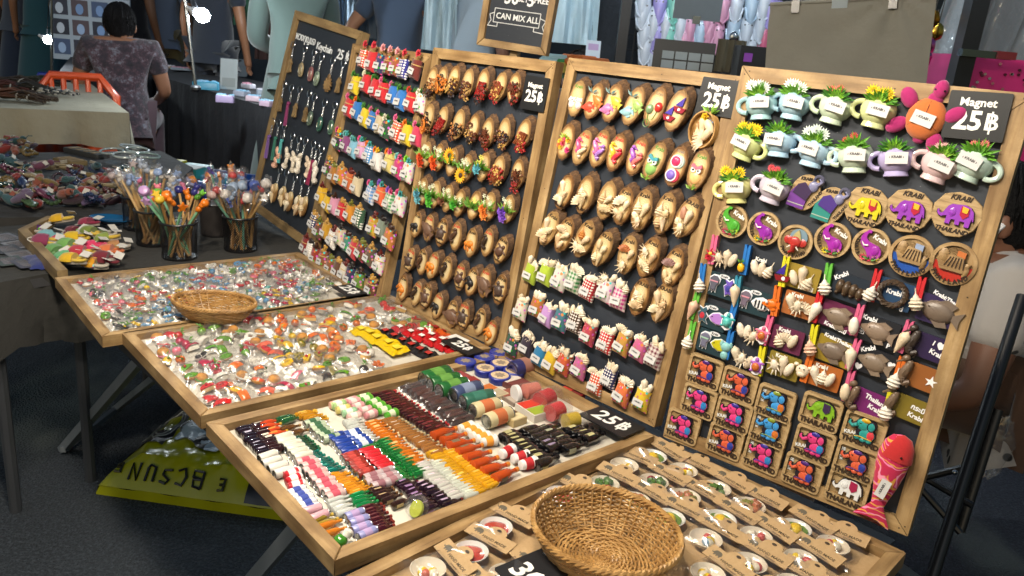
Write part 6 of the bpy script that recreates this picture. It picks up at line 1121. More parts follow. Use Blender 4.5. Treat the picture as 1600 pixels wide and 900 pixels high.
def bowl_pack(fr, u, v, fi, label, rot=0, tilt=0, bs=1.0):
    M = fr.mat(u, v, SURF + 0.001, R(rot)); t = thing('bowl_pack', label, 'pack', M, 'bowls with brown paper headers'); nm, items = FOOD[fi]
    h = put('paper_header', me('hdr', MB().prism(header_poly(), 0, 0.0012), False), 'kraft', t, T(0, 0.026, 0.011, rx=10 + tilt))
    put('lettering', text('HAND MADE', 0.0062, 0.0001, 0.0001), 'paint', h, T(0.008, 0.008, 0.0014), col='#4a3c2a'); put('lettering', text('souvenir', 0.0042, 0.0001), 'paint', h, T(0.011, 0.0025, 0.0014), col='#5a4a36')
    put('elephant_print', me('hel', MB().prism(scl(ELE, 0.015, -0.020, 0.013), 0.0012, 0.0015), False), 'paint', h, col='#5a5346'); put('hanging_slot', me('hsl', MB().prism(disc(0.0035, 0.0022, 12), 0.0012, 0.0015)), 'paint', h, T(0.002, 0.027, 0), col='#3a2e22')
    b = put('bowl', me('bowl', MB().lathe([(0.008, 0.0), (0.012, 0.001), (0.0195, 0.0085), (0.0215, 0.0125), (0.0206, 0.0128), (0.0180, 0.0095), (0.010, 0.0035), (0.0, 0.003)], 26)), 'ceramic', t, T(0, 0, 0.0005, s=bs), col='#d2c6b0' if fi not in (1, 3) else '#d8d4cc'); g = random.Random(fi + int(u * 1000))
    for k, c, n in items:
        for q in range(n):
            a, r_ = g.uniform(0, TAU), g.uniform(0.004, 0.010)
            if k == 'e': put('egg', me('egg', MB().ell((0, 0, 0), (0.0056, 0.0068, 0.0052), 11, 7)), 'resin', b, T(math.cos(a) * r_, math.sin(a) * r_, 0.010, rz=g.uniform(0, 180)), col=c)
            elif k == 'E': put('fruit', me('eggb', MB().ell((0, 0, 0), (0.0088, 0.0105, 0.007), 14, 8)), 'resin', b, T(0.001, -0.002, 0.011, rz=30), col=c)
            elif k == 'L': put('leaf', me('bleaf', MB().prism(disc(0.0165, 0.0165, 20, 0.05), 0.0085, 0.0098)), 'leafy', b, col=c)
            elif k == 's': put('sauce', me('sauce', MB().ell((0, 0, 0.0085), (0.0165, 0.0165, 0.004), 18, 6, None, 0.05, random.Random(1))), 'ceramic', b, col=c)
            else: seeds(b, g.uniform(-.004, .004), g.uniform(-.004, .004), 0.007, 0.012, c, 1.0, g.randrange(3), 0.0030, 20, 'resin', 'food')
    put('clear_bag', me(('dbag', fi % 3), lambda: bag_mb(fi % 3 + 8, 0.066, 0.066, 0.019, 16)), 'film', t, T(0, 0.004, 0.0))
bx, by = TD.uv(945, 864, 0.0)
k = 0
for j in range(8):
    for i in range(7):
        u = 0.045 + i * 0.057 + (j % 2) * 0.018 + rnd.uniform(-.006, .006); v = 0.09 + j * 0.064 + rnd.uniform(-.006, .006)
        if u > 0.385 or v > 0.555 or math.hypot(u - bx, v - by) < 0.105: continue
        side = 3 if u < 0.08 and 0.10 < v < 0.36 else [0, 1, 2, 0, 4, 1, 0, 2, 5, 1, 0, 6][(i * 5 + j * 7) % 12]
        near = 'against the bottle tray' if u < 0.10 else 'near the elephant tiles' if v > 0.45 else 'beside the big basket' if math.hypot(u - bx, v - by) < 0.17 else 'by the outer rim' if u > 0.33 else 'in the middle of the bowl tray'
        bowl_pack(TD, u, v, side, 'bagged bowl of %s with paper header %s' % (FOOD[side][0].replace('a yellow fruit on a leaf', 'yellow fruit'), near), rnd.uniform(-14, 10), rnd.uniform(-4, 6)); k += 1
# ---- wicker baskets
def basket(M, label, rx, ry, h, flare, levels=11, stakes=30):
    t = thing('wicker_basket', label, 'basket', M)
    for l in range(levels):
        k = (l + 0.5) / levels; f = flare + (1 - flare) * k ** 0.7
        def pt(i, n=stakes * 4):
            a = TAU * i / n; w_ = 1 + 0.018 * math.cos(a * stakes / 2 + l * math.pi); return (rx * f * w_ * math.cos(a), ry * f * w_ * math.sin(a), 0.004 + (h - 0.008) * k + 0.0006 * math.sin(a * 7 + l))
        put('weave_strand', MB().tube([pt(i) for i in range(stakes * 4)], 0.36 * h / levels, 5, None, True, 1.35), 'wicker', t)
    for s_ in range(stakes):
        a = TAU * s_ / stakes; put('stake', MB().tube([(rx * (flare + (1 - flare) * q ** 0.7) * math.cos(a), ry * (flare + (1 - flare) * q ** 0.7) * math.sin(a), 0.003 + (h - 0.004) * q) for q in (0, .3, .6, 1)], 0.0017, 5), 'wicker', t)
    for q in range(3):
        put('rim_braid', MB().tube([(rx * 1.01 * math.cos(TAU * i / 96) * (1 + 0.014 * math.cos(TAU * i / 96 * 24 + q * 2.1)), ry * 1.01 * math.sin(TAU * i / 96) * (1 + 0.014 * math.cos(TAU * i / 96 * 24 + q * 2.1)), h + 0.003 * math.sin(TAU * i / 96 * 24 + q * 2.1)) for i in range(96)], 0.0029, 6, None, True), 'wicker', t)
    for q in range(13):
        f = flare * (q + 1) / 13.5; put('base_strand', MB().tube([(rx * f * math.cos(TAU * i / 60), ry * f * math.sin(TAU * i / 60), 0.0035 + 0.0012 * math.cos(TAU * i / 60 * 12 + q * math.pi)) for i in range(60)], 0.0018, 5, None, True), 'wicker', t)
    for q in range(12): a = math.pi * q / 12; put('base_spoke', MB().tube([(-rx * flare * math.cos(a), -ry * flare * math.sin(a), 0.003), (rx * flare * math.cos(a), ry * flare * math.sin(a), 0.003)], 0.0018, 5), 'wicker', t)
basket(TD.mat(bx, by - 0.005, SURF + 0.004, 0), 'large round wicker basket standing among the bowl packs', 0.092, 0.085, 0.048, 0.70, 15, 42)
ax, ay = TA.uv(335, 497, 0.0)
basket(TA.mat(ax, ay, SURF + 0.012, R(42)), 'small oval wicker basket standing on the charm tray', 0.082, 0.056, 0.036, 0.66, 9, 30)
# ================================================================ around the stall
# ---- pet food sack under the table
o = on_z(150, 772, 0.0); e = on_z(446, 814, 0.0); k_ = on_z(262, 668, 0.0); U = (e - o).normalized(); V = Vector((-U.y, U.x, 0))
SHR = (k_ - o).dot(U) / (k_ - o).dot(V); PS = Frame(o, U, V, (e - o).length * 1.45, (k_ - o).dot(V) * 1.4)
t = thing('pet_food_sack', 'yellow and black plastic pet food sack lying under the table', 'sack', PS.mat(0, 0))
def sack_z(u, v):
    W, H = PS.W, PS.H; k = max(0.0, min(1.0, u / W * 9, (1 - u / W) * 9, v / H * 7 + 0.12, (1 - v / H) * 5))
    return 0.004 + 0.088 * k ** 0.6 + 0.0035 * math.sin(u * 55 + v * 25) * k + 0.003 * math.sin(v * 80 - u * 30) * k + 0.002 * math.sin(u * 170 + 3 * math.sin(v * 60)) * k
def sack_pt(u, v, dz=0.0): return (u + v * SHR, v - dz * 0.5, sack_z(u, v) + dz)
def sack_mb(u0, u1, v0, v1, dz=0.0, n=18, m=None): return MB().sheet(lambda a, b: sack_pt(u0 + (u1 - u0) * a, v0 + (v1 - v0) * b, dz), n, m or n)
put('sack_body', sack_mb(0.0, PS.W, 0.0, PS.H, 0.0, 90, 40), 'plastic', t, col='#97980f')
put('sack_front', MB().sheet(lambda a, b: (sack_pt(PS.W * a, 0)[0], 0.004 * b * math.sin(a * 40), sack_z(PS.W * a, 0) * b), 60, 3), 'plastic', t, col='#97980f')
put('black_print', sack_mb(0.008, PS.W * 0.16, PS.H * 0.24, PS.H * 0.99, 0.0025, 40, 30), 'paint', t, col='#222022')
for q, (cu, cv, ru, rv) in enumerate(((.11, .46, .042, .15), (.11, .46, .034, .12), (.045, .44, .02, .09))): put('oval_mark', MB().tube([sack_pt(PS.W * (cu + ru * math.cos(TAU * i / 30)), PS.H * (cv + rv * math.sin(TAU * i / 30)), 0.004) for i in range(30)], 0.0022, 4, None, True), 'paint', t, col='#7d807c' if q else '#8f928c')
put('oval_fill', MB().sheet(lambda a, b: sack_pt(PS.W * (.11 + .03 * (a - .5) * 1.6), PS.H * (.46 + .10 * (b - .5) * 1.6), 0.0035), 8, 8), 'plastic', t, col='#7c8014')
put('dark_label', sack_mb(PS.W * 0.54, PS.W * 0.67, 0.002, PS.H * 0.14, 0.003, 10), 'plastic', t, col='#1d1d1c')
def strokes(name, lines, c, r=0.0035):
    for pts in lines: put(name, MB().tube([sack_pt(u, v, 0.0035) for u, v in pts], r, 5), 'paint', t, col=c)
def glyph(ch, u, v, s):                                # letters follow the sack and stand on their heads
    G = {'B': [[(0, 0), (0, 1)], [(0, 1), (.5, .95), (.55, .6), (0, .5)], [(0, .5), (.6, .45), (.6, .05), (0, 0)]], 'C': [[(.6, .9), (.2, 1), (0, .5), (.2, 0), (.6, .1)]], 'S': [[(.6, .9), (.2, 1), (.05, .75), (.5, .45), (.5, .1), (0, .08)]], 'U': [[(0, 1), (.05, .1), (.4, 0), (.5, .2), (.5, 1)]], 'N': [[(0, 0), (.05, 1), (.5, .05), (.55, 1)]], 'E': [[(.5, 1), (0, 1), (0, 0), (.5, 0)], [(0, .5), (.4, .5)]], '1': [[(.2, 0), (.2, 1)]], '0': [[(.3, 1), (0, .5), (.3, 0), (.6, .5), (.3, 1)]]}[ch]
    return [[(u - x * s, v + s * 0.75 - y * s * 0.75) for x, y in ln] for ln in G]
L_ = PS.W
for i, ch in enumerate('BCSUN'): strokes('lettering', glyph(ch, L_ * (.375 - i * .058), 0.014, 0.042), '#15161a', 0.0036)
strokes('lettering', glyph('E', L_ * .075, 0.024, 0.028), '#2a2a12', 0.004); strokes('lettering', glyph('E', L_ * .455, 0.016, 0.028), '#2a2a12', 0.004); strokes('lettering', glyph('1', L_ * .13, PS.H * .78, 0.04) + glyph('0', L_ * .105, PS.H * .78, 0.04), '#a4a8a8', 0.003)
def patch(name, cu, cv, ru, rv, c, dz=0.004, rot=0.0):
    def f(a, b):
        th, r_ = TAU * a, b; x, y = ru * math.cos(th) * r_, rv * math.sin(th) * r_; return sack_pt(PS.W * (cu + x * math.cos(rot) - y * math.sin(rot)), PS.H * (cv + x * math.sin(rot) + y * math.cos(rot)), dz)
    put(name, MB().sheet(f, 22, 4), 'paint', t, col=c)
patch('dog_print_edge', .245, .40, .066, .135, '#15161a', .0035, .5); patch('dog_print', .245, .40, .060, .12, '#8a9ca6', .0045, .5); patch('dog_paw', .195, .35, .022, .045, '#8a9ca6', .0045); patch('dog_paw', .20, .52, .022, .045, '#8a9ca6', .0045); patch('dog_patch', .30, .34, .040, .09, '#131416', .0055); patch('dog_muzzle', .345, .28, .034, .05, '#93a4ae', .0065)
# ---- tables on the left
ZL = 0.592
def cloth_table(label, px, z, col, drop=0.3, mat='bigcloth', legs='#3a3c40', top_col=None):
    P = [on_z(x, y, z) for x, y in px]; t = thing('market_table', label, 'table'); poly = [(p.x, p.y) for p in P]
    if sum((poly[i][0] - poly[i - 1][0]) * (poly[i][1] + poly[i - 1][1]) for i in range(len(poly))) > 0: poly = poly[::-1]
    slab('table_top', poly, z - 0.03, z - 0.004, 'matte', t, '#3a3a3c'); cx = sum(p[0] for p in poly) / len(poly); cy = sum(p[1] for p in poly) / len(poly)
    mb = MB(); n = len(poly); top = [(cx + (x - cx) * 1.01, cy + (y - cy) * 1.01, z) for x, y in poly]
    mb.add(top, [tuple(range(n))])
    for i in range(n):
        a, b = Vector(top[i]), Vector(top[(i + 1) % n]); nn = Vector(((b - a).y, -(b - a).x, 0)).normalized(); L = (b - a).length; m = max(2, int(L / 0.06))
        mb.sheet(lambda s_, q: tuple(a.lerp(b, s_) + nn * (0.028 * q * (math.sin(s_ * L * 24 + i) + 0.5 * math.sin(s_ * L * 53 + 2 * i))) * (1 if 0 < s_ < 1 else 0) + nn * 0.004 * q - Vector((0, 0, drop * q * (1 + 0.05 * math.sin(s_ * 9 + i))))), m * 2, 5)
    put('table_cloth', mb, mat, t, col=top_col or col)
    for x, y in poly[:4]: put('leg', MB().tube([(cx + (x - cx) * 0.9, cy + (y - cy) * 0.9, 0), (cx + (x - cx) * 0.9, cy + (y - cy) * 0.9, z - 0.03)], 0.014, 8), 'darkmetal', t, col=legs)
    return t
cloth_table('grey cloth table carrying pen cups and tagged slippers', [(-60, 452), (92, 424), (470, 404), (640, 330), (430, 318), (-60, 360)], ZL, '#33322f', 0.17)
cloth_table('dark table heaped with beaded and woven trinkets', [(-60, 340), (225, 336), (300, 262), (250, 236), (-60, 240)], ZL + 0.012, '#2c2a28', 0.2)
cloth_table('table under a beige cloth carrying dark bracelet bundles', [(-60, 166), (200, 176), (140, 130), (-60, 122)], 0.72, '#97907c', 0.16)
cloth_table('black draped table behind the seated woman with small packs', [(88, 119), (300, 112), (262, 84), (118, 80)], 0.72, '#17181c', 0.5)
cloth_table('black draped table with bead packs and a blue mask stack', [(244, 118), (470, 182), (520, 150), (300, 106)], 0.72, '#16171b', 0.55)
# slippers
SL = [(60, 360, 'violet', '#5a2a6a'), (80, 372, 'aqua', '#6a9aa0'), (100, 350, 'mustard', '#c89a14'), (120, 362, 'maroon', '#6a1e2e'), (142, 352, 'wine', '#8a1e3e'), (75, 385, 'plum', '#7a2a4a'), (100, 378, 'rose', '#b84a5a'), (122, 375, 'yellow', '#c8a418'), (146, 372, 'olive', '#6a7a2e'), (166, 366, 'moss', '#5a6a3a'), (90, 398, 'green', '#5a8a4a'), (112, 392, 'leaf', '#6a9a4e'), (135, 390, 'red', '#b82a2e'), (150, 388, 'pink', '#c8305a'), (172, 380, 'lime', '#7a8a3a'), (186, 384, 'tan', '#a8784a'), (110, 405, 'mint', '#5a9a6a'), (132, 403, 'cherry', '#a82a3a'), (155, 400, 'rust', '#a85a3a'), (176, 396, 'orange', '#c86a3a'), (118, 415, 'gold', '#c8a014'), (150, 412, 'amber', '#c88a14'), (168, 408, 'claret', '#6a1a28')]
def slip_sole(): return MB().prism([(0.012 * math.cos(a) * (1 + 0.25 * math.sin(a)), 0.026 * math.sin(a)) for a in [TAU * i / 18 for i in range(18)]], 0, 0.006, 0.0015)
def slip_top(): return MB().lathe([(0.0135, -0.002), (0.0145, 0.006), (0.0125, 0.016), (0.006, 0.023), (0.0005, 0.0245)], 14, T(0, 0.002, 0.004) @ Matrix.Rotation(R(-90), 4, 'X'), 1, 0.85, math.pi, TAU)
for i, (x, y, nm, c) in enumerate(SL):
    p = on_z(x, y, ZL + 0.018); t = thing('slipper_keyring', 'tiny %s cloth slipper keyring with white tag in the slipper heap' % nm, 'keyring', T(p.x, p.y, ZL + 0.008 + (i % 3) * 0.008, rnd.uniform(-12, 12), rnd.uniform(-12, 12), rnd.uniform(60, 150), 1.2), 'tagged slippers')
    put('sole', me('slsole', slip_sole), 'cloth', t, Matrix.Diagonal((0.95, 0.9, 1, 1)), col='#9a9082'); put('upper', me('sltop', slip_top), 'print_floral' if i % 3 == 0 else 'cloth', t, Matrix.Diagonal((1.25, 1.2, 1.35, 1)), col=c)
    put('heel_cuff', me('slcuff', MB().ring((0, -0.008, 0.008), 0.0115, 0.0035, 16, 6, None, 1.15)), 'cloth', t, col=['#b8ae9e', c, '#c8a83a'][i % 3])
    put('tag', me('sltag', MB().box((0, 0, 0), (0.021, 0.017, 0.0008))), 'paper', t, T(0.004, -0.020, 0.019, rx=15, ry=rnd.uniform(-25, 25)), col='#c8c4bc'); put('loop', me('slloop', MB().tube([(0.012 * math.cos(a), 0.026 + 0.012 * math.sin(a), 0.005) for a in [R(-40 + 26 * k) for k in range(10)]], 0.0013, 5)), 'cloth', t, col='#c8c2b4')
t = thing('wooden_crate_tray', 'dark brown wooden frame beside the slipper heap', 'tray'); bar('frame_rail', on_z(36, 366, ZL + 0.02), on_z(98, 432, ZL + 0.02), 0.022, t, 'oak', '#ffffff', 0.03); bar('frame_rail', on_z(36, 366, ZL + 0.02), on_z(80, 345, ZL + 0.02), 0.02, t, 'oak', '#ffffff', 0.028)
for i, (x, y, c, nm) in enumerate(((8, 372, '#6a6a72', 'grey'), (28, 384, '#8a8a90', 'silver'), (12, 392, '#3a3c44', 'charcoal'), (34, 402, '#77767a', 'ash'), (16, 412, '#3f4a44', 'greenish'), (44, 416, '#4a4858', 'mauve grey'))):
    p = on_z(x, y, ZL); t = thing('postcard_pack', '%s picture card in a clear sleeve at the table edge' % nm, 'card', T(p.x, p.y, ZL + 0.002 + i * 0.0012, rz=-40 + rnd.uniform(-8, 8))); put('card', MB().prism(rrect(0.075, 0.055, 0.003), 0, 0.001), 'paper', t, col=c); put('picture', MB().prism(rrect(0.055, 0.036, 0.002), 0.001, 0.0014), 'print_tiedye', t); film_bag(t, 2, 0.085, 0.064, 0.004, 'film', 0.001)
p = on_z(66, 412, ZL); t = thing('blue_pouch', 'navy blue flat pouch beside the wooden frame', 'pouch', T(p.x, p.y, ZL + 0.002, rz=-48)); put('pouch', bag_mb(4, 0.12, 0.075, 0.012), 'cloth', t, col='#1c2a6a'); put('zip', MB().box((0, 0.03, 0.014), (0.10, 0.003, 0.002)), 'metal', t, col='#8a8c90')
# pen cups
def pen_cup(x, y, n, label, short, bagged_=True, tops=None, r=0.046, h=0.095, mesh=True):
    p = on_z(x, y, ZL); t = thing('pen_holder', label, 'pen holder', T(p.x, p.y, ZL + 0.001)); g = random.Random(int(x))
    put('mesh_wall', MB().lathe([(r * 0.94, 0.002), (r, h)], 26), 'mesh_net' if mesh else 'matte', t, col='#241f1e'); put('rim', MB().ring((0, 0, h), r, 0.0028, 28, 6), 'darkmetal', t, col='#131316'); put('base', MB().lathe([(r * 0.94, 0), (r * 0.95, 0.004), (0.0, 0.004)], 24), 'darkmetal', t, col='#131316')
    for i in range(12): a = TAU * i / 12; put('mesh_wire', MB().tube([(r * 0.95 * math.cos(a), r * 0.95 * math.sin(a), 0.002), (r * 1.0 * math.cos(a + 0.5), r * 1.0 * math.sin(a + 0.5), h)], 0.0008, 4), 'darkmetal', t, col='#18181b')
    for i in range(n + 6):
        a, a2 = g.uniform(0, TAU), g.uniform(0, TAU); b = Vector((math.cos(a) * r * 0.6, math.sin(a) * r * 0.6, 0.006)); q = Vector((math.cos(a2) * r * 0.78, math.sin(a2) * r * 0.78, h)); d = (q - b).normalized(); L = g.uniform(0.16, 0.20); tip = b + d * L
        pen = thing('novelty_pencil', 'pencil with clay figure, one of those in the %s' % short, 'pencil', T(p.x, p.y, ZL + 0.001), 'pencils in the cups')
        put('shaft', MB().tube([b, tip], 0.0034, 6), 'paint', pen, col=g.choice(['#b08a58', '#a87e4e', '#bd9a66', '#b08a58', '#6a9a86'] if bagged_ else ['#b8925e', '#c09a68', '#a8804e', '#7ab08a', '#b8925e']))
        c = g.choice(tops or ['#c8a8a0', '#8a9ab0', '#c88a3a', '#b85a6a', '#d0c8c0', '#7a8ac0', '#a83a3a', '#4a5a9a'])
        k = g.choice(['bear', 'fruit', 'star', 'cake']); put('figure', me('fk_' + k, FK[k]), 'plastic', pen, T(tip.x, tip.y, tip.z, g.uniform(40, 90), g.uniform(-30, 30), g.uniform(0, 360), 1.7), col=c)
        if bagged_: put('clear_bag', me(('pbag', i % 3), lambda: MB().ell((0, 0, 0), (0.0135, 0.0135, 0.030), 8, 8, None, 0.34, random.Random(i)), False), 'film', pen, Matrix.Translation(tip - d * 0.008) @ d.to_track_quat('Z', 'X').to_matrix().to_4x4())
pen_cup(281, 402, 13, 'black mesh cup of unwrapped animal pencils with orange and pink tops', 'cup of unwrapped pencils', False, ['#d8741a', '#d8741a', '#d87a8a', '#6ab03a', '#b890c0', '#d8b43a', '#2a2a6a'])
pen_cup(376, 390, 16, 'black mesh cup of bagged pencils with striped tops', 'cup of bagged pencils nearest the keyrings')
pen_cup(240, 381, 13, 'black mesh cup of bagged pencils with blue animal tops', 'cup of bagged blue topped pencils', True, ['#7a94c0', '#8aa0c8', '#b0a8a0', '#c86a8a'])
pen_cup(219, 357, 12, 'black cup of bagged pencils with pale tops', 'rear cup of bagged pale topped pencils', True, ['#b8a8a8', '#a8b0c0', '#c8b8a0'])
pen_cup(338, 366, 15, 'brown cup of bagged pencils with violet and red tops', 'brown cup', True, ['#4a3a8a', '#a8282a', '#c87a2a', '#8a8aa8'], mesh=False)
p = on_z(174, 345, ZL + 0.02); t = thing('blue_dish', 'glossy blue oval dish beside the pen cups', 'dish', T(p.x, p.y, ZL + 0.013, rz=-10)); put('dish', MB().lathe([(0.02, 0), (0.05, 0.004), (0.066, 0.016), (0.064, 0.017), (0.045, 0.008), (0, 0.007)], 28, None, 1.0, 0.62), 'ceramic', t, col='#14507a'); put('foot', MB().ring((0, 0, 0.0), 0.03, 0.003, 20, 5, None, 0.62), 'ceramic', t, col='#0f3a5a')
# trinket heap
HP = ['#5a2a3e', '#4a2020', '#7a2620', '#202c4a', '#2c4a50', '#6a4a2c', '#8a7c60', '#3c5034', '#584a62', '#7a3e2c', '#8a8478', '#30202a', '#204040', '#6a562c']
HN = ['plum', 'maroon', 'scarlet', 'navy', 'teal', 'tan', 'cream', 'sage', 'mauve', 'coral', 'white', 'aubergine', 'petrol', 'ochre']
def woven_doll(): return MB().ell((0, 0, 0), (0.013, 0.026, 0.011), 10, 7, None, 0.06, random.Random(1)).ell((0, 0.03, 0), (0.010, 0.010, 0.009), 9, 6).tube([(0, 0.04, 0), (0.008, 0.052, 0), (0, 0.06, 0)], 0.0015, 5)
def carved_fish(): return fish_mb()
def bead_string(): g = random.Random(2); mb = MB(); [mb.ell((0.022 * math.cos(TAU * i / 14), 0.016 * math.sin(TAU * i / 14), 0.003 * math.sin(i)), 0.0052, 7, 5) for i in range(14)]; return mb
def little_shoe(): return MB().ell((0, 0, 0), (0.014, 0.028, 0.010), 10, 6, None, 0.05, random.Random(6)).ell((0, 0.012, 0.007), (0.012, 0.013, 0.008), 9, 6)
TK = [('woven doll', 'doll', woven_doll, 'cloth', 1.25), ('carved fish', 'carving', carved_fish, 'resin', 1.5), ('bead bracelet', 'bracelet', bead_string, 'ceramic', 1.3), ('padded shoe charm', 'charm', little_shoe, 'cloth', 1.2)]
def heap(n, x0, x1, y0, y1, z, where, seed, hz=0.03):
    g = random.Random(seed)
    for i in range(n):
        x, y = g.uniform(x0, x1), g.uniform(y0, y1); p = on_z(x, y, z + 0.015); kn, cat, fn, mat, s = TK[g.randrange(4)]; c = g.randrange(14)
        t = thing(kn.replace(' ', '_'), '%s %s in the heap %s' % (HN[c], kn, where), cat, T(p.x, p.y, z + g.uniform(0.008, hz), g.uniform(-35, 35), g.uniform(-35, 35), g.uniform(0, 360), s * g.uniform(0.8, 1.15)), 'trinkets ' + where)
        put('body', me('tk_' + kn, fn), mat, t, col=HP[c]); put('tag', me('tktag', MB().box((0, 0, 0), (0.014, 0.010, 0.0008))), 'paper', t, T(0.008, 0.006, 0.012, rx=20, ry=g.uniform(-20, 20)), col='#b8b2a6' if i % 3 else HP[(c + 5) % 14])
heap(60, 35, 205, 268, 326, ZL + 0.012, 'on the dark trinket table', 3, 0.045); heap(18, -10, 60, 255, 320, ZL + 0.012, 'beside the wooden boards', 4); heap(14, 0, 50, 222, 240, ZL + 0.012, 'at the far end of the trinket table', 5)
for i, (x, y) in enumerate(((175, 236), (195, 242), (215, 234), (232, 243), (205, 229))):
    p = on_z(x, y, ZL + 0.06); t = thing('white_bangle', 'pale ring bangle on a clear stand behind the trinkets', 'bangle', T(p.x, p.y, ZL + 0.06, rx=6, rz=i * 30), 'pale bangles'); put('hoop', me('bngl', MB().ring((0, 0, 0), 0.042, 0.0045, 30, 8)), 'ceramic', t, col=['#8f9a98', '#a8b0ac', '#9aa6a2', '#7f908a', '#a0a8a8'][i]); put('stand', me('bstd', MB().lathe([(0.030, -0.045), (0.034, -0.006)], 18)), 'clear_plastic', t)
for x, y, w_, l_, c, nm in ((75, 262, 0.10, 0.06, '#6a5a3e', 'striped wooden xylophone board'), (110, 256, 0.12, 0.07, '#6e5a34', 'tan woven mat packet'), (45, 272, 0.11, 0.035, '#565a34', 'olive green flute bundle'), (135, 242, 0.22, 0.06, '#2c2b28', 'dark grey box')):
    p = on_z(x, y, ZL + 0.012); t = thing('craft_item', nm + ' on the trinket table', 'craft', T(p.x, p.y, ZL + 0.013, rz=-15 + rnd.uniform(-15, 15))); put('body', MB().prism(rrect(w_, l_, 0.006), 0, 0.018, 0.003), 'matte', t, col=c)
    for q in range(4): put('slat', MB().box((-w_ * 0.33 + q * w_ * 0.22, 0, 0.0192), (w_ * 0.1, l_ * 0.8, 0.002)), 'oak', t)
# bundles on the beige table
for i, (x, y, c, nm) in enumerate(((10, 138, '#4a2a22', 'maroon'), (30, 130, '#3a3026', 'dark olive'), (48, 140, '#2e2a22', 'black brown'), (20, 152, '#5a3a2a', 'rust'), (45, 154, '#46382a', 'brown'), (62, 130, '#3a3a2a', 'moss'))):
    p = on_z(x, y, 0.74); t = thing('bracelet_bundle', '%s bundle of cord bracelets on the beige cloth' % nm, 'bundle', T(p.x, p.y, 0.722, rz=rnd.uniform(-30, 30)), 'bracelet bundles'); mb = MB(); g = random.Random(i)
    for q in range(26): a = g.uniform(-0.5, 0.5); mb.tube([(-0.11, g.uniform(-.05, .05), 0.012 + g.uniform(0, .03)), (0, g.uniform(-.05, .05) + a * 0.02, 0.02 + g.uniform(0, .04)), (0.11, g.uniform(-.06, .06), 0.010 + g.uniform(0, .02))], 0.004, 4)
    put('cords', mb, 'spice', t, col=c)['kind'] = 'stuff'; put('tie', MB().ring((0, 0, 0.025), 0.05, 0.004, 16, 5, T(0, 0, 0.025, ry=90) @ Matrix.Diagonal((.4, 1, 1, 1))), 'cloth', t, col='#8a8478')
p = on_z(90, 148, 0.73); t = thing('bracelet_bundle', 'black and white striped bundle of beads on the beige cloth', 'bundle', T(p.x, p.y, 0.735)); mb = MB(); g = random.Random(9)
for q in range(40): mb.ell((g.uniform(-.08, .08), g.uniform(-.05, .05), g.uniform(0, .02)), (0.012, 0.006, 0.006), 6, 4)
put('beads', mb, 'ceramic', t, col='#1e1d1c')['kind'] = 'stuff'; mb = MB()
for q in range(36): mb.ell((g.uniform(-.08, .08), g.uniform(-.05, .05), g.uniform(0, .024)), (0.012, 0.006, 0.006), 6, 4)
put('pale_beads', mb, 'ceramic', t, col='#9a968c')['kind'] = 'stuff'
# packs on the black tables
PKS = [(322, 140, '#2f8fb0', 'stack of blue face masks', 0.16, 0.09, 0.05), (352, 160, '#8a7a9a', 'lilac paper packet', 0.10, 0.06, 0.04), (378, 150, '#a0a4b4', 'silver bead bag', 0.09, 0.07, 0.03), (398, 158, '#b8a0aa', 'pink bead bag', 0.09, 0.07, 0.03), (412, 148, '#9aa8b8', 'pale blue bead bag', 0.09, 0.06, 0.03), (388, 138, '#b4b0b8', 'white bead bag', 0.09, 0.06, 0.03), (418, 166, '#a890a0', 'mauve bead bag', 0.08, 0.06, 0.03), (255, 106, '#7a6a5a', 'string of shell beads', 0.2, 0.04, 0.02), (285, 110, '#6a7a8a', 'string of blue beads', 0.18, 0.04, 0.02), (230, 102, '#8a7460', 'string of brown beads', 0.2, 0.04, 0.02)]
for x, y, c, nm, a, b, h in PKS:
    p = on_z(x, y, 0.72); t = thing('goods_packet', nm + ' on the black draped table', 'packet', T(p.x, p.y, 0.722, rz=rnd.uniform(-25, 25)))
    put('contents', MB().prism(rrect(a, b, 0.008), 0, h, 0.006), 'resin', t, col=c); mb = MB(); g = random.Random(int(x))
    for q in range(14): mb.ell((g.uniform(-a, a) * 0.42, g.uniform(-b, b) * 0.42, h), (0.012, 0.009, 0.008), 6, 4)
    put('beads', mb, 'ceramic', t, col=g.choice(['#c8c4cc', '#c890a0', '#8ab0c8']))['kind'] = 'stuff'
p = on_z(357, 140, 0.72); t = thing('sign_card', 'white paper notice in a clear stand on the black table', 'sign', T(p.x, p.y, 0.722, rx=78, rz=8)); put('sheet', MB().box((0, 0.10, 0), (0.11, 0.20, 0.002)), 'paper', t, col='#a8b4b8'); put('printed_block', MB().box((0, 0.045, 0.0016), (0.085, 0.06, 0.0006)), 'paper', t, col='#8a9494'); put('acrylic_front', MB().box((0, 0.10, 0.004), (0.115, 0.205, 0.001)), 'clear_plastic', t)
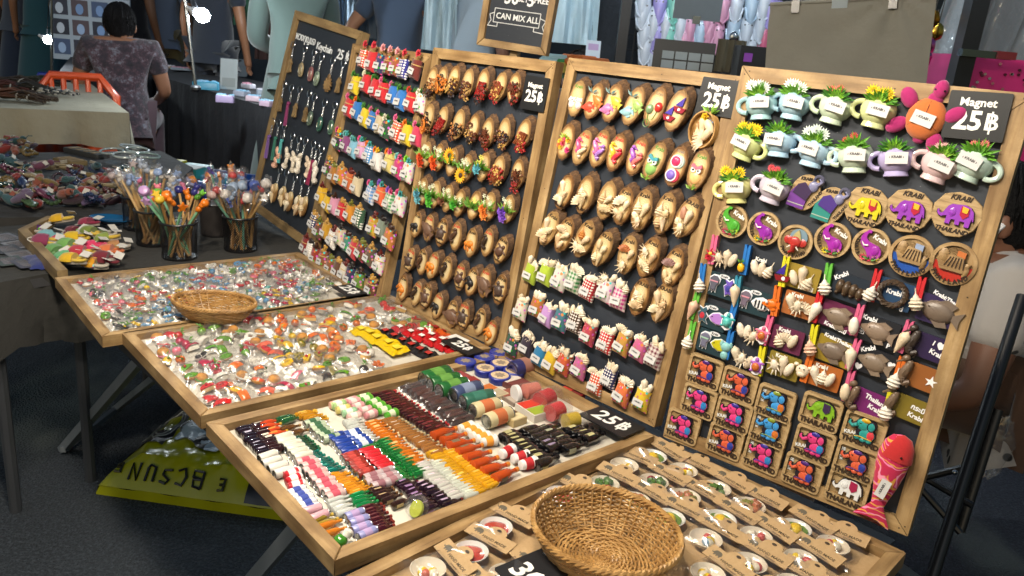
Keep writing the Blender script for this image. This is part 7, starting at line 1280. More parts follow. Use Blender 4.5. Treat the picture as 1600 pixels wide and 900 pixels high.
# blue crate with boxes
p = at(318, 232, 3.3); t = thing('blue_crate', 'dark blue plastic crate filled with boxes beside the seated woman', 'crate', T(p.x, p.y, 0.36, rz=-12))
for dx, dy, a, b in ((0, -0.13, 0.42, 0.012), (0, 0.13, 0.42, 0.012), (-0.204, 0, 0.012, 0.248), (0.204, 0, 0.012, 0.248)): put('wall', MB().box((dx, dy, 0.10), (a, b, 0.20)), 'plastic', t, col='#123a80', smooth=False)
put('rim', MB().box((0, -0.142, 0.192), (0.44, 0.016, 0.02)), 'plastic', t, col='#17489a', smooth=False); put('floor', MB().box((0, 0, 0.008), (0.40, 0.24, 0.012)), 'plastic', t, col='#102f68', smooth=False)
for x, y, a, b, h, c, nm, z in ((258, 200, 0.09, 0.16, 0.10, '#a8a01e', 'yellow carton', 0.50), (297, 204, 0.12, 0.14, 0.05, '#6a2044', 'burgundy carton', 0.50), (297, 192, 0.12, 0.14, 0.04, '#2a7a7a', 'teal carton', 0.551), (345, 205, 0.16, 0.12, 0.04, '#5a7488', 'grey blue carton', 0.50), (340, 195, 0.15, 0.11, 0.02, '#2a8ab0', 'sky blue packet', 0.541)):
    p2 = at(x, y, 3.3); t = thing('carton', nm + ' sticking out of the blue crate', 'box', T(p2.x, p2.y, z, rz=-8)); put('box', MB().box((0, 0, h / 2), (a, b, h)), 'paint', t, col=c, smooth=False); put('flap', MB().box((0, -b * 0.2, h + 0.002), (a * 0.98, b * 0.5, 0.003)), 'paper', t, col='#a8aaa4' if 'packet' not in nm else '#4aa0c0', smooth=False)
# ---- stools, chair
def stool(x, y, Y, c, nm, h=0.46):
    p = at(x, y, Y); t = thing('plastic_stool', nm, 'stool', T(p.x, p.y, 0, rz=20), 'plastic stools'); put('seat', me('stseat', MB().prism(rrect(0.26, 0.26, 0.03), 0.44, 0.46, 0.006)), 'plastic', t, col=c)
    for sx in (-1, 1):
        for sy in (-1, 1): put('leg', me(('stleg', sx, sy), MB().tube([(sx * 0.105, sy * 0.105, 0.44), (sx * 0.15, sy * 0.15, 0.0)], [0.030, 0.022], 6)), 'plastic', t, col=c)
    put('brace', me('stbr', MB().box((0, 0, 0.25), (0.24, 0.02, 0.03)).box((0, 0, 0.25), (0.02, 0.24, 0.03))), 'plastic', t, col=c); return t
stool(8, 80, 9.5, '#1a2f8a', 'blue plastic stool beside the red one'); stool(29, 80, 9.8, '#8a2a24', 'dark red plastic stool between blue ones'); stool(50, 85, 9.0, '#1f3fb0', 'bright blue plastic stool beside the lamp post'); stool(82, 92, 8.4, '#2038a8', 'blue plastic stool behind the lamp post')
stool(108, 230, 3.75, '#b02a6a', 'magenta plastic stool under the beige table'); stool(160, 215, 4.0, '#1c3a8a', 'blue plastic stool under the seated woman')
p = at(112, 128, 4.3); t = thing('plastic_chair', 'orange plastic chair with slotted back behind the beige table', 'chair', T(p.x, p.y, 0, rz=25))
put('seat', MB().prism(rrect(0.42, 0.42, 0.06), 0.40, 0.43, 0.01), 'plastic', t, col='#c8481a'); put('back_rim', MB().tube([(-0.19, 0.2, 0.42), (-0.2, 0.24, 0.70), (-0.12, 0.26, 0.80), (0.12, 0.26, 0.80), (0.2, 0.24, 0.70), (0.19, 0.2, 0.42)], 0.024, 8), 'plastic', t, col='#c8481a')
for q in range(5): put('back_slat', MB().tube([(-0.12 + q * 0.06, 0.2, 0.43), (-0.12 + q * 0.06, 0.255, 0.79)], 0.014, 6), 'plastic', t, col='#c8481a')
for sx in (-1, 1):
    for sy in (-1, 1): put('leg', MB().tube([(sx * 0.17, sy * 0.17, 0.41), (sx * 0.21, sy * 0.21, 0)], [0.026, 0.018], 7), 'plastic', t, col='#b84018')
# ---- lamp posts
def lamp_on_post(x0, y0, x1, y1, Y, bx_, by_, label, cool=True, r=0.042):
    a, b = at(x0, y0, Y), at(x1, y1, Y); t = thing('lamp_post', 'thin metal pole of the ' + label, 'pole'); put('pole', MB().tube([(b.x, b.y, max(0.0, b.z)), (a.x, a.y, a.z)], 0.010, 8), 'metal', t, col='#7a8086'); put('clamp', MB().ell((b.x, b.y, max(0.02, b.z)), (0.03, 0.03, 0.02), 8, 5), 'darkmetal', t, col='#2a2c30')
    c = at(bx_, by_, Y); bulb(Matrix.Translation(c) @ Matrix.Rotation(R(-68 if cool else 0), 4, 'Y'), False, 'lit bulb of the ' + label, 0.0, r=r)
    m = a.lerp(b, 0.12); put('wire', MB().tube([(m.x, m.y, m.z), ((m.x + c.x) / 2, m.y, (m.z + c.z) / 2 + 0.05), (c.x, c.y, c.z)], 0.004, 5), 'plastic', t, col='#1a1b1e')
lamp_on_post(284, -40, 306, 138, 4.3, 312, 22, 'clamped lamp above the bead table', r=0.036)
lamp_on_post(81, -40, 81, 122, 6.0, 73, 61, 'slim lamp post by the stools', r=0.030)
lamp_on_post(418, -60, 432, 150, 5.6, 437, 12, 'lamp behind the keyring board', r=0.045)

# ================================================================ people
TMP = bpy.data.scenes.new('figure_workshop')              # limbs are grown here, away from the rest of the scene
def skin(verts, edges, radii, sub=2, root=0):
    m = bpy.data.meshes.new('sk'); m.from_pydata(verts, edges, []); o = bpy.data.objects.new('sk', m); TMP.collection.objects.link(o)
    md = o.modifiers.new('Skin', 'SKIN'); md.use_smooth_shade = True
    for i, r in enumerate(radii): m.skin_vertices[0].data[i].radius = r if isinstance(r, tuple) else (r, r)
    m.skin_vertices[0].data[root].use_root = True
    s = o.modifiers.new('Sub', 'SUBSURF'); s.levels = s.render_levels = sub
    vl = TMP.view_layers[0]; vl.update(); res = bpy.data.meshes.new_from_object(o.evaluated_get(vl.depsgraph))
    bpy.data.objects.remove(o); res.materials.clear(); res.materials.append(None); res.polygons.foreach_set('use_smooth', [True] * len(res.polygons)); return res
J0 = dict(pel=(0, 0, .95), spi=(0, .01, 1.13), che=(0, 0, 1.33), nec=(0, .01, 1.47), hea=(0, -.01, 1.56), top=(0, 0, 1.66),
          ls=(-.175, 0, 1.41), le=(-.235, .02, 1.13), lh=(-.245, -.05, .90), lf=(-.25, -.07, .80), rs=(.175, 0, 1.41), re=(.235, .02, 1.13), rh=(.245, -.05, .90), rf=(.25, -.07, .80),
          lp=(-.09, 0, .90), lk=(-.10, -.02, .50), la=(-.105, .02, .09), lt=(-.11, -.12, .035), rp=(.09, 0, .90), rk=(.10, -.02, .50), ra=(.105, .02, .09), rt=(.11, -.12, .035))
RAD = dict(pel=.135, spi=.125, che=.14, nec=.055, hea=.085, top=.07, ls=.062, le=.042, lh=.030, lf=.032, rs=.062, re=.042, rh=.030, rf=.032, lp=.085, lk=.058, la=.040, lt=.035, rp=.085, rk=.058, ra=.040, rt=.035)
ED = [('pel', 'spi'), ('spi', 'che'), ('che', 'nec'), ('nec', 'hea'), ('hea', 'top'), ('che', 'ls'), ('ls', 'le'), ('le', 'lh'), ('lh', 'lf'), ('che', 'rs'), ('rs', 're'), ('re', 'rh'), ('rh', 'rf'), ('pel', 'lp'), ('lp', 'lk'), ('lk', 'la'), ('la', 'lt'), ('pel', 'rp'), ('rp', 'rk'), ('rk', 'ra'), ('ra', 'rt')]
def subskin(J, keys, edges, grow, over={}):
    ks = [k for k in J if k in keys]; ix = {k: i for i, k in enumerate(ks)}
    return skin([J[k] for k in ks], [(ix[a], ix[b]) for a, b in edges if a in ix and b in ix], [over[k] if k in over else RAD[k] + grow for k in ks], 2, ix.get('pel', 0))
def fingers(J, side):
    h, f = Vector(J[side + 'h']), Vector(J[side + 'f']); d = (f - h).normalized(); s = d.cross(Vector((0, 1, 0))); s = s.normalized() if s.length > .1 else Vector((1, 0, 0)); n = s.cross(d); mb = MB()
    for q, L in enumerate((.065, .075, .07, .055)): b = f + n * ((q - 1.5) * 0.018) - d * .01; mb.tube([b, b + d * L * .55 + s * .004, b + d * L - s * .012], [.0095, .0088, .006], 6)
    b = h.lerp(f, .35) + n * -.03; mb.tube([b, b + d * .04 - n * .018, b + d * .07 - n * .02], [.011, .010, .007], 6); return mb
def strand_mb():
    g = random.Random(12); mb = MB()
    for i in range(150):
        a = g.uniform(0, TAU)
        if 3.9 < a < 5.5: continue
        t0, t1 = g.uniform(.05, .5), g.uniform(1.5, 2.15); tw = g.uniform(-.25, .25); k = g.uniform(1.0, 1.06)
        mb.tube([(.089 * k * math.sin(t) * math.cos(a + tw * (t - t0)), .014 + .101 * k * math.sin(t) * math.sin(a + tw * (t - t0)), .022 + .114 * k * math.cos(t)) for t in [t0 + (t1 - t0) * q / 5 for q in range(6)]], [.004, .0045, .0045, .004, .003, .0012], 4)
    return mb
def person(label, M, J=None, shirt='#5a6a7a', legs='#3a3a44', skin_c='#9a6a4c', hair='#17130f', long_hair=False, dress=None, smat='cloth', lmat='cloth', sleeve=True, s=1.0, shoes='#1a1a1c'):
    J = dict(J0, **(J or {})); t = thing('person', label, 'person', M @ Matrix.Scale(s, 4))
    put('body', subskin(J, list(J), ED, 0.0), 'skin', t, col=skin_c)
    for sd in 'lr': put('fingers', fingers(J, sd), 'skin', t, col=skin_c)
    keys = ['pel', 'spi', 'che', 'ls', 'rs'] + (['le', 're'] if sleeve == 'long' else []) + (['lh', 'rh'] if sleeve == 'long' else [])
    Js = dict(J)
    if sleeve and sleeve != 'long':
        for sd in 'lr': Js[sd + 'e'] = tuple(Vector(J[sd + 's']).lerp(Vector(J[sd + 'e']), .62))
        keys += ['le', 're']
    Js['hem'] = tuple(Vector(J['pel']) + Vector((0, .015, -.075 if J['pel'][2] > .8 else -.03))); keys += ['hem']
    put('shirt', subskin(Js, keys, ED + [('pel', 'hem')], .016, {'le': .066, 're': .066, 'ls': .08, 'rs': .08, 'pel': .168, 'lh': .05, 'rh': .05, 'hem': .165 if J['pel'][2] > .8 else .14}), smat, t, col=shirt)
    if dress:
        p = Vector(J['pel']); put('skirt', MB().lathe([(.15, p.z + .04), (.19, p.z - .15), (.24, p.z - .45), (.28, p.z - .72)], 20, T(p.x, p.y, 0)), lmat, t, col=dress)
    else:
        put('trousers', subskin(J, ['pel', 'lp', 'lk', 'la', 'rp', 'rk', 'ra'], ED, .022, {'pel': .148, 'la': .07, 'ra': .07}), lmat, t, col=legs)
    for sd in 'lr': a, b = Vector(J[sd + 'a']), Vector(J[sd + 't']); put('shoe', MB().tube([a + Vector((0, .05, -.04)), a.lerp(b, .5) + Vector((0, 0, -.02)), b + Vector((0, -.04, 0))], [.05, .055, .035], 10), 'plastic', t, col=shoes)
    h = Vector(J['hea']); tp = Vector(J['top']); c = h.lerp(tp, .45)
    head = put('head', MB().ell((0, 0, 0), (.078, .095, .115), 18, 12), 'skin', t, T(c.x, c.y, c.z), col=skin_c)
    put('hair', MB().ell((0, .014, .022), (.088, .100, .112), 16, 10, None, 0.03, random.Random(3)) if not long_hair else MB().ell((0, .016, .02), (.090, .100, .115), 16, 10, None, 0.03, random.Random(3)).ell((0, .07, -.10), (.085, .05, .13), 12, 8), 'hair', head, col=hair)
    put('hair_strands', me('strands', strand_mb), 'hair', head, col=hair)['kind'] = 'stuff'
    put('nose', MB().ell((0, -.098, -.012), (.013, .018, .02), 8, 5), 'skin', head, col=skin_c); put('mouth', MB().ell((0, -.086, -.052), (.024, .008, .007), 8, 5), 'skin', head, col='#8a4a42')
    for e_ in (-1, 1): put('eye', MB().ell((e_ * .03, -.084, .008), (.012, .007, .006), 8, 5), 'plastic', head, col='#1a1614'); put('ear', MB().ell((e_ * .08, .0, -.005), (.012, .022, .03), 8, 6), 'skin', head, col=skin_c)
    return t
def stand_at(x, Y, rz, s=1.0): p = at(x, 60, Y); return T(p.x, p.y, 0, rz=rz)
ARMS_HIP = dict(le=(-.34, .06, 1.16), lh=(-.20, -.06, 1.02), lf=(-.14, -.1, .99), re=(.34, .06, 1.16), rh=(.22, -.06, 1.02), rf=(.16, -.1, .99))
person('man in grey blue t-shirt with bent arms beside the hanging white shirts', stand_at(626, 5.3, 168), ARMS_HIP, '#3d4c62', '#2a2d36', '#a8775a', s=1.0)
person('man in pale blue shirt and khaki trousers beyond the bead table', stand_at(257, 8.3, 190), None, '#6a7488', '#6e6140', '#8a5f45')
person('person all in black beside the photo panel', stand_at(207, 8.0, 170), None, '#141318', '#141318', '#8a5f45', long_hair=True, dress='#131217')
person('person in dark navy clothes behind the clamped lamp', stand_at(335, 6.6, 175), None, '#1e2430', '#1b202b', '#8a5f45')
person('person in pale sage shirt bending behind the keyring board', stand_at(462, 4.9, 200), dict(hea=(-.02, -.16, 1.45), top=(-.03, -.2, 1.54), nec=(0, -.08, 1.40), che=(0, -.03, 1.28), le=(-.22, -.14, 1.08), lh=(-.08, -.32, 1.02), lf=(-.03, -.38, 1.02), re=(.22, -.14, 1.08), rh=(.08, -.32, 1.02), rf=(.03, -.38, 1.02)), '#4c5c58', '#8aa09a', '#9a6a4c', long_hair=True, dress='#4e5e59', hair='#4a3526', sleeve='long')
person('person in light grey t-shirt between the white shirts and the chalk sign', stand_at(738, 5.0, 150), None, '#8a97a2', '#3a3c44', '#6a4634')
person('woman in long navy skirt beside the far stools', stand_at(36, 9.0, 160), None, '#3a4250', '#1c2a44', '#8a5f45', dress='#18263c'); person('woman in teal dress near the far stools', stand_at(66, 8.6, 200), None, '#1f4a54', '#1f4a54', '#8a5f45', dress='#1c4650', long_hair=True)
SIT = dict(pel=(0, 0, .50), spi=(0, .0, .68), che=(0, -.02, .86), nec=(0, -.04, .98), hea=(0, -.06, 1.02), top=(0, -.07, 1.10), ls=(-.175, -.02, .93), le=(-.24, -.05, .68), lh=(-.18, -.26, .60), lf=(-.14, -.33, .58), rs=(.175, -.02, .93), re=(.26, -.06, .68), rh=(.18, -.28, .60), rf=(.13, -.34, .58),
           lp=(-.10, -.03, .49), lk=(-.14, -.42, .48), la=(-.14, -.42, .09), lt=(-.14, -.54, .035), rp=(.10, -.03, .49), rk=(.16, -.42, .48), ra=(.16, -.42, .09), rt=(.16, -.54, .035))
p = at(192, 140, 5.0); person('seated woman seen from behind in dark tie-dye blouse and mauve trousers', T(p.x, p.y, 0.02, rz=-158), SIT, '#ffffff', '#5e4a52', '#8a6048', '#0d0b0c', smat='print_tiedye')
p = at(914, 90, 4.2); person('child with dark hair seated behind the white card at the shirt stall', T(p.x, p.y, 0.02, rz=-30), SIT, '#4a4440', '#3a3a44', '#6a4836', s=0.98)
# seller behind the planter board
RZ = R(-112); off = Matrix.Rotation(RZ, 3, 'Z') @ Vector((.085, -.065, 1.055)); ear = at(1569, 352, 1.86); p = ear - off
seller = person('seller in white shirt with black bows and earbud seated behind the planter board', Matrix.Translation(p) @ Matrix.Rotation(RZ, 4, 'Z'), dict(SIT, pel=(0, .02, .66), spi=(0, .02, .77), che=(0, -.01, .88), lp=(-.10, -.03, .64), rp=(.10, -.03, .64), lk=(-.14, -.40, .60), rk=(.16, -.40, .60), la=(-.14, -.40, .17), ra=(.16, -.40, .17), lt=(-.14, -.52, .12), rt=(.16, -.52, .12)), '#b4aea8', '#5a4232', '#7a5440', '#0c0b0c', smat='print_bows')
put('earbud', MB().tube([(.088, -.005, .0), (.094, -.012, -.012), (.094, -.018, -.035)], [.009, .006, .0045], 8), 'plastic', seller, T(*Vector(SIT['hea']).lerp(Vector(SIT['top']), .45)), col='#e8e8ea')
bpy.data.scenes.remove(TMP)
# ================================================================ behind the boards
# chalk sign on a pole
SG = Frame(at(746, 70, 2.15), (at(856, 88, 2.05) - at(746, 70, 2.15)), Vector((0.03, 0.08, 1)), 0.205, 0.30); SG.V = (SG.V - SG.U * SG.V.dot(SG.U)).normalized(); SG.N = SG.U.cross(SG.V)
t = thing('chalk_sign', 'wood framed chalk sign reading BUY 30 GET 5 FREE, CAN MIX ALL', 'sign', SG.mat(0, 0)); W, H = SG.W, SG.H
put('panel', MB().box((W / 2, H / 2, -0.004), (W - 0.02, H - 0.02, 0.004)), 'chalkboard', t, smooth=False)
for (L, x, y, rz) in ((W, 0, 0, 0), (H, W, 0, 90), (W, W, H, 180), (H, 0, H, 270)): put('frame_rail', MB().prism([(0.0005, 0), (L - .0005, 0), (L - 0.0185, 0.018), (0.0185, 0.018)], -0.012, 0.006, 0.002), 'pine', t, T(x, y, 0, rz=rz), smooth=False)
for s, size, x, y, b in (('BUY', 0.021, 0.043, 0.126, .0004), ('30', 0.042, 0.078, 0.123, .001), ('GET', 0.019, 0.109, 0.124, .0003), ('5', 0.042, 0.134, 0.123, .001), ('FREE', 0.021, 0.164, 0.126, .0004), ('CAN MIX ALL', 0.0205, 0.103, 0.078, .0003)): put('lettering', text(s, size, 0.0003, b), 'paint', t, T(x, y, -0.0012), col='#dedfdf')
for a, b in (((0.035, 0.062), (0.168, 0.062)), ((0.168, 0.062), (0.168, 0.096)), ((0.168, 0.096), (0.035, 0.096)), ((0.035, 0.096), (0.035, 0.062)), ((0.168, 0.085), (0.185, 0.080)), ((0.185, 0.080), (0.178, 0.066)), ((0.178, 0.066), (0.187, 0.050)), ((0.187, 0.050), (0.155, 0.052)), ((0.155, 0.052), (0.155, 0.062)), ((0.035, 0.085), (0.022, 0.080)), ((0.022, 0.080), (0.028, 0.066)), ((0.028, 0.066), (0.020, 0.052)), ((0.020, 0.052), (0.048, 0.052)), ((0.048, 0.052), (0.048, 0.062))): put('ribbon_line', MB().tube([(a[0], a[1], -.001), (b[0], b[1], -.001)], 0.0011, 4), 'paint', t, col='#dedfdf')
pp = SG.mat(W / 2, 0, -0.02).translation; put('post', MB().box((W / 2, -0.3, -0.022), (0.022, 0.62, 0.016)), 'oak', t, smooth=False)
# hanging shirts
def shirt(x0, x1, y0, y1, Y, c, nm, rz=0):
    a, b = at(x0, y0, Y), at(x1, y1, Y); w_ = (b.x - a.x); h = a.z - b.z; t = thing('hanging_shirt', nm, 'shirt', T((a.x + b.x) / 2, Y, b.z, rz=rz), 'shirts hung up for sale')
    def f(u, v): return ((u - .5) * w_ * (0.86 + 0.14 * (1 - v)), 0.03 * math.sin(u * 15 + v * 3) + 0.012 * math.sin(u * 37), h * v)
    put('front', MB().sheet(f, 30, 10), 'bigcloth', t, col=c); put('back', MB().sheet(lambda u, v: (f(u, v)[0], 0.07 + 0.02 * math.sin(u * 11), f(u, v)[2]), 14, 4), 'bigcloth', t, col=c)
    put('hanger', MB().tube([(-w_ * .42, .035, h * 0.97), (0, .035, h * 1.06), (w_ * .42, .035, h * 0.97)], 0.006, 6), 'metal', t, col='#4a4c50'); return t
t = shirt(664, 712, -60, 82, 4.9, '#a9bcc4', 'white t-shirt with faint print behind the blue shirted man'); put('print', MB().ring((0, -0.045, .3), .05, .004, 20, 4, T(0, 0, 0.0) @ Matrix.Diagonal((1, 1, 1, 1))), 'paint', t, T(0, -0.03, 0.0), col='#7a94a4')
shirt(868, 932, -60, 72, 4.6, '#b4ccd8', 'white shirt hanging behind the dark haired child'); shirt(925, 958, -60, 66, 4.8, '#8f9aa4', 'grey shirt hanging beside the white one'); shirt(944, 962, -60, 92, 4.9, '#7a1e22', 'dark red shirt hanging beside the black post'); shirt(536, 602, -60, 62, 5.6, '#5f6f7c', 'slate grey cloth hanging behind the pale shirted person'); shirt(362, 402, -60, 42, 7.0, '#3f6a52', 'green patterned cloth hanging in the far stall'); shirt(396, 432, -60, 95, 6.8, '#3a2420', 'dark brown cloth hanging in the far stall')
shirt(515, 534, -60, 42, 5.4, '#8fa4b8', 'blue and white printed cloth strip'); shirt(708, 714, -60, 60, 5.0, '#2a2e34', 'black cloth strip beside the printed t-shirt')
p = at(927, 80, 4.0); t = thing('white_card', 'pale card leaning in front of the child', 'card', T(p.x, p.y, p.z - .05, rx=80, rz=5)); put('card', MB().box((0, 0.045, 0), (.07, .11, .003)), 'paper', t, col='#b8c4d0'); put('print', MB().box((0, .07, .002), (.05, .03, .0006)), 'paper', t, col='#a890b8')
ct = cloth_table('stall table with folded clothes behind the shell pouch board', [(640, 118), (1010, 124), (990, 96), (660, 90)], 0.86, '#3a4a4e', 0.5)
for i, (x, y, c, nm) in enumerate(((872, 92, '#8fb0b8', 'pale blue'), (890, 100, '#3a7a4a', 'green'), (905, 93, '#b8622a', 'orange'), (925, 97, '#a85a2a', 'rust'), (880, 104, '#b8a84a', 'yellow'), (868, 112, '#5a8a6a', 'sea green'))):
    p = at(x, y, 3.1); t = thing('folded_cloth', nm + ' folded cloth on the table behind the boards', 'cloth', T(p.x, p.y, p.z - .02, rz=i * 13), 'folded cloths'); put('fold', MB().prism(rrect(.14, .09, .015), 0, .022, .008), 'bigcloth', t, col=c); put('upper_fold', MB().prism(rrect(.12, .08, .015), .0225, .036, .006), 'bigcloth', t, col=c)
p = at(880, 170, 2.6); t = thing('purple_fabric', 'violet fabric glimpsed between two boards', 'cloth', T(p.x, p.y, 0.35)); put('drape', MB().sheet(lambda u, v: ((u - .5) * .22, .03 * math.sin(u * 16), v * .55), 20, 4), 'bigcloth', t, col='#7a2a7a'); put('hem', MB().tube([(-.11, 0, 0), (0, .02, 0), (.11, 0, 0)], .008, 6), 'bigcloth', t, col='#5a1e5a')
# clog stall
t = thing('grid_panel', 'black wire grid panel hung with plastic clogs', 'panel'); Yg = 4.4
a, b = at(985, -40, Yg), at(1235, 118, Yg)
for q in range(14): x = a.x + (b.x - a.x) * q / 13; put('wire', MB().tube([(x, Yg + .06, 0.4), (x, Yg + .06, a.z + .1)], .004, 5), 'darkmetal', t, col='#1c1d20')
for q in range(9): z = b.z - .1 + (a.z - b.z + .2) * q / 8; put('wire', MB().tube([(a.x, Yg + .065, z), (b.x, Yg + .065, z)], .004, 5), 'darkmetal', t, col='#1c1d20')
put('backing', MB().box(((a.x + b.x) / 2, Yg + .25, 1.0), (b.x - a.x + .4, .02, 2.0)), 'bigcloth', t, col='#20262e', smooth=False)
t2 = thing('steel_post', 'black steel post beside the clog panel', 'post'); q = at(972, 60, 4.2); put('post', MB().box((q.x, q.y, 0.9), (.05, .05, 1.8)), 'darkmetal', t2, col='#17181b'); put('foot', MB().box((q.x, q.y, .02), (.3, .3, .03)), 'darkmetal', t2, col='#17181b')
def clog_mb():
    mb = MB(); n = 14; secs = [(-.105, .022, .02), (-.09, .036, .05), (-.05, .040, .058), (0, .042, .060), (.05, .048, .052), (.09, .042, .035), (.112, .02, .018)]; vs = []
    for y, a, h in secs:
        for i in range(n): th = TAU * i / n; vs.append((a * math.cos(th), y, max(-.012, h * math.sin(th)) + .012))
    return mb.add(vs, [(l * n + i, l * n + (i + 1) % n, (l + 1) * n + (i + 1) % n, (l + 1) * n + i) for l in range(6) for i in range(n)] + [tuple(range(n)), tuple(6 * n + i for i in range(n))[::-1]])
CG = [('white', '#b4bcc8'), ('lilac', '#8f86c0'), ('mint', '#6fb0a4'), ('pink', '#c08aa4'), ('pale blue', '#9fb4c8'), ('rose', '#b85a7a')]
cl = [(1005, 22, 0), (1030, 16, 1), (1050, 14, 2), (1020, 38, 0), (1040, 42, 0), (1062, 42, 0), (1075, 46, 3), (1008, 52, 0), (1025, 62, 1), (1045, 60, 2), (1068, 66, 3), (1008, 78, 0), (1020, 92, 0), (1092, 52, 4), (1108, 48, 3), (1118, 60, 3), (1105, 34, 3), (1128, 12, 3), (1150, 12, 0), (1172, 12, 4), (1192, 10, 0), (1145, 46, 4), (1165, 52, 0), (1185, 44, 0), (1200, 48, 5), (1192, 62, 5), (1190, 78, 4), (1205, 88, 0), (1170, 76, 0), (1212, 30, 1), (1212, 60, 4), (985 + 18, 4, 0), (1090, 12, 0), (1215, 84, 0), (1200, 22, 1)]
for i, (x, y, c) in enumerate(cl):
    p = at(x, y, Yg); t = thing('plastic_clog', '%s plastic clog hanging on the wire grid' % CG[c][0], 'clog', T(p.x, p.y, p.z, 90, 0, rnd.uniform(-14, 14), 0.80), 'clogs on the wire grid')
    put('upper', me('clog', clog_mb), 'plastic', t, col=CG[c][1]); put('strap', me('clstrap', MB().tube([(-.043, 0, .03), (-.03, -.07, .055), (0, -.1, .06), (.03, -.07, .055), (.043, 0, .03)], .007, 6)), 'plastic', t, col=CG[c][1])
    for q in range(5): put('hole', me('clhole', MB().lathe([(.006, .0), (.0055, .004)], 8)), 'plastic', t, T(-.022 + (q % 3) * .022, .05 + (q // 3) * .03, .058 - (q // 3) * .014), col='#3a3e48')
p = at(1090, 15, 3.4); t = thing('hanging_sign_back', 'blank grey back of a hanging sign before the clogs', 'sign', T(p.x, p.y, p.z - .02)); put('board', MB().box((0, 0, .08), (.19, .006, .20)), 'paint', t, col='#5a6670', smooth=False); put('clip', MB().box((0, -.006, -.02), (.03, .012, .03)), 'metal', t, col='#9aa0a4', smooth=False)
p = at(1068, 92, 3.3); t = thing('black_display', 'black framed display of small white cards before the clogs', 'display', T(p.x, p.y, p.z - .06, rx=-8, rz=-6)); put('frame', MB().box((0, .01, .06), (.24, .012, .14)), 'paint', t, col='#131417', smooth=False)
for q in range(8): put('card', MB().box((-.062 + (q % 4) * .052, 0, .035 + (q // 4) * .036), (.046, .004, .030)), 'paper', t, col='#8a9498', smooth=False)
p = at(1140, 92, 3.2); t = thing('brown_bag', 'olive brown fabric bag hung with clips before the clogs', 'bag', T(p.x, p.y, p.z - .05)); put('bag', MB().sheet(lambda u, v: ((u - .5) * .11, -.02 * math.sin(u * math.pi) + .008 * math.sin(u * 22), v * .12), 16, 6), 'bigcloth', t, col='#4a4638'); put('clip', MB().ell((0, -.01, .13), (.018, .012, .022), 8, 6), 'metal', t, col='#9a9ea2')
p = at(1180, 100, 3.0); t = thing('dark_box', 'black box with a purple gift print behind the planter board', 'box', T(p.x, p.y, p.z - .1)); put('box', MB().box((0, .05, .08), (.12, .1, .16)), 'paint', t, col='#15161a', smooth=False); put('print', MB().box((-.03, -.002, .12), (.03, .002, .03)), 'paint', t, col='#7a3a9a', smooth=False)
# grey cloth board
a, b = at(1216, 4, 2.5), at(1470, 8, 2.3); GF = Frame(at(1196, 140, 2.5), at(1455, 140, 2.3) - at(1196, 140, 2.5), Vector((0.03, 0.04, 1)), (b - a).length, 0.30); GF.V = (GF.V - GF.U * GF.V.dot(GF.U)).normalized(); GF.N = GF.U.cross(GF.V)
t = thing('cloth_board', 'board wrapped in grey cloth held by two black clips', 'board', GF.mat(0, 0)); W = GF.W
put('board', MB().box((W / 2, .06, -.012), (W, .36, .01)), 'paint', t, col='#3a3c3e', smooth=False)
def cl_f(u, v):
    d1, d2 = math.hypot((u - .18), (1 - v) * .5), math.hypot((u - .78), (1 - v) * .5); k = .006 * math.sin(math.atan2(u - .78, 1.02 - v) * 9) * math.exp(-d2 * 1.5) + .004 * math.sin(math.atan2(u - .18, 1.02 - v) * 7) * math.exp(-d1 * 2)
    return (-.006 + u * (W + .012), -.1 + v * .345, .004 + k + .002 * math.sin(u * 30) * (1 - v))
put('grey_cloth', MB().sheet(cl_f, 60, 24), 'bigcloth', t, col='#77756c'); put('cloth_fold', MB().tube([(-.006, .245, 0), (W * .5, .247, .002), (W + .006, .245, 0)], .006, 6), 'bigcloth', t, col='#7d7b72')
for u in (.16, .765): c_ = put('clip', MB().box((u * W, .234, .008), (.022, .034, .014)), 'plastic', t, col='#111214', smooth=False); put('clip_lever', MB().tube([(u * W - .008, .250, .006), (u * W, .283, .004), (u * W + .008, .250, .006)], .0018, 5), 'metal', c_, col='#a8acb0')
put('paper_tab', MB().box((W * .44, .238, .008), (.042, .026, .001)), 'paper', t, col='#8a9498', smooth=False)
# post, sheet, pink table
p0, p1 = at(1478, -40, 2.75), at(1478, 200, 2.75); t = thing('stall_post', 'black square stall post beside the grey cloth board', 'post'); put('post', MB().box((p1.x, 2.75, .8), (.055, .055, 1.7)), 'darkmetal', t, col='#0e0f12', smooth=False); put('bracket', MB().box((p1.x + .05, 2.72, at(1500, 82, 2.75).z), (.16, .03, .022)), 'metal', t, col='#5a6668', smooth=False); put('red_tape', MB().box((p1.x + .11, 2.715, at(1510, 82, 2.75).z), (.06, .035, .024)), 'paint', t, col='#6a1e22', smooth=False)
for i, (x, y) in enumerate(((1458, 30), (1452, 72), (1446, 92), (1464, 50))):
    p = at(x, y, 2.9); t = thing('sequin_pouch', 'small glittering %s pouch hanging by the black post' % ['amber', 'pink', 'rose', 'gold'][i], 'pouch', T(p.x, p.y, p.z)); put('pouch', MB().ell((0, 0, 0), (.022, .012, .03), 10, 7, None, .08, random.Random(i)), 'metal', t, col=['#a8742a', '#b8609a', '#b04a8a', '#a88a3a'][i]); put('cord', MB().tube([(0, 0, .028), (.003, 0, .12)], .002, 4), 'plastic', t, col='#1a1a1c')
t = thing('plastic_sheet', 'crumpled grey translucent plastic sheet hung behind the pink table', 'sheet', T(0, 0, 0)); a, b = at(1500, -60, 3.6), at(1640, 110, 3.6)
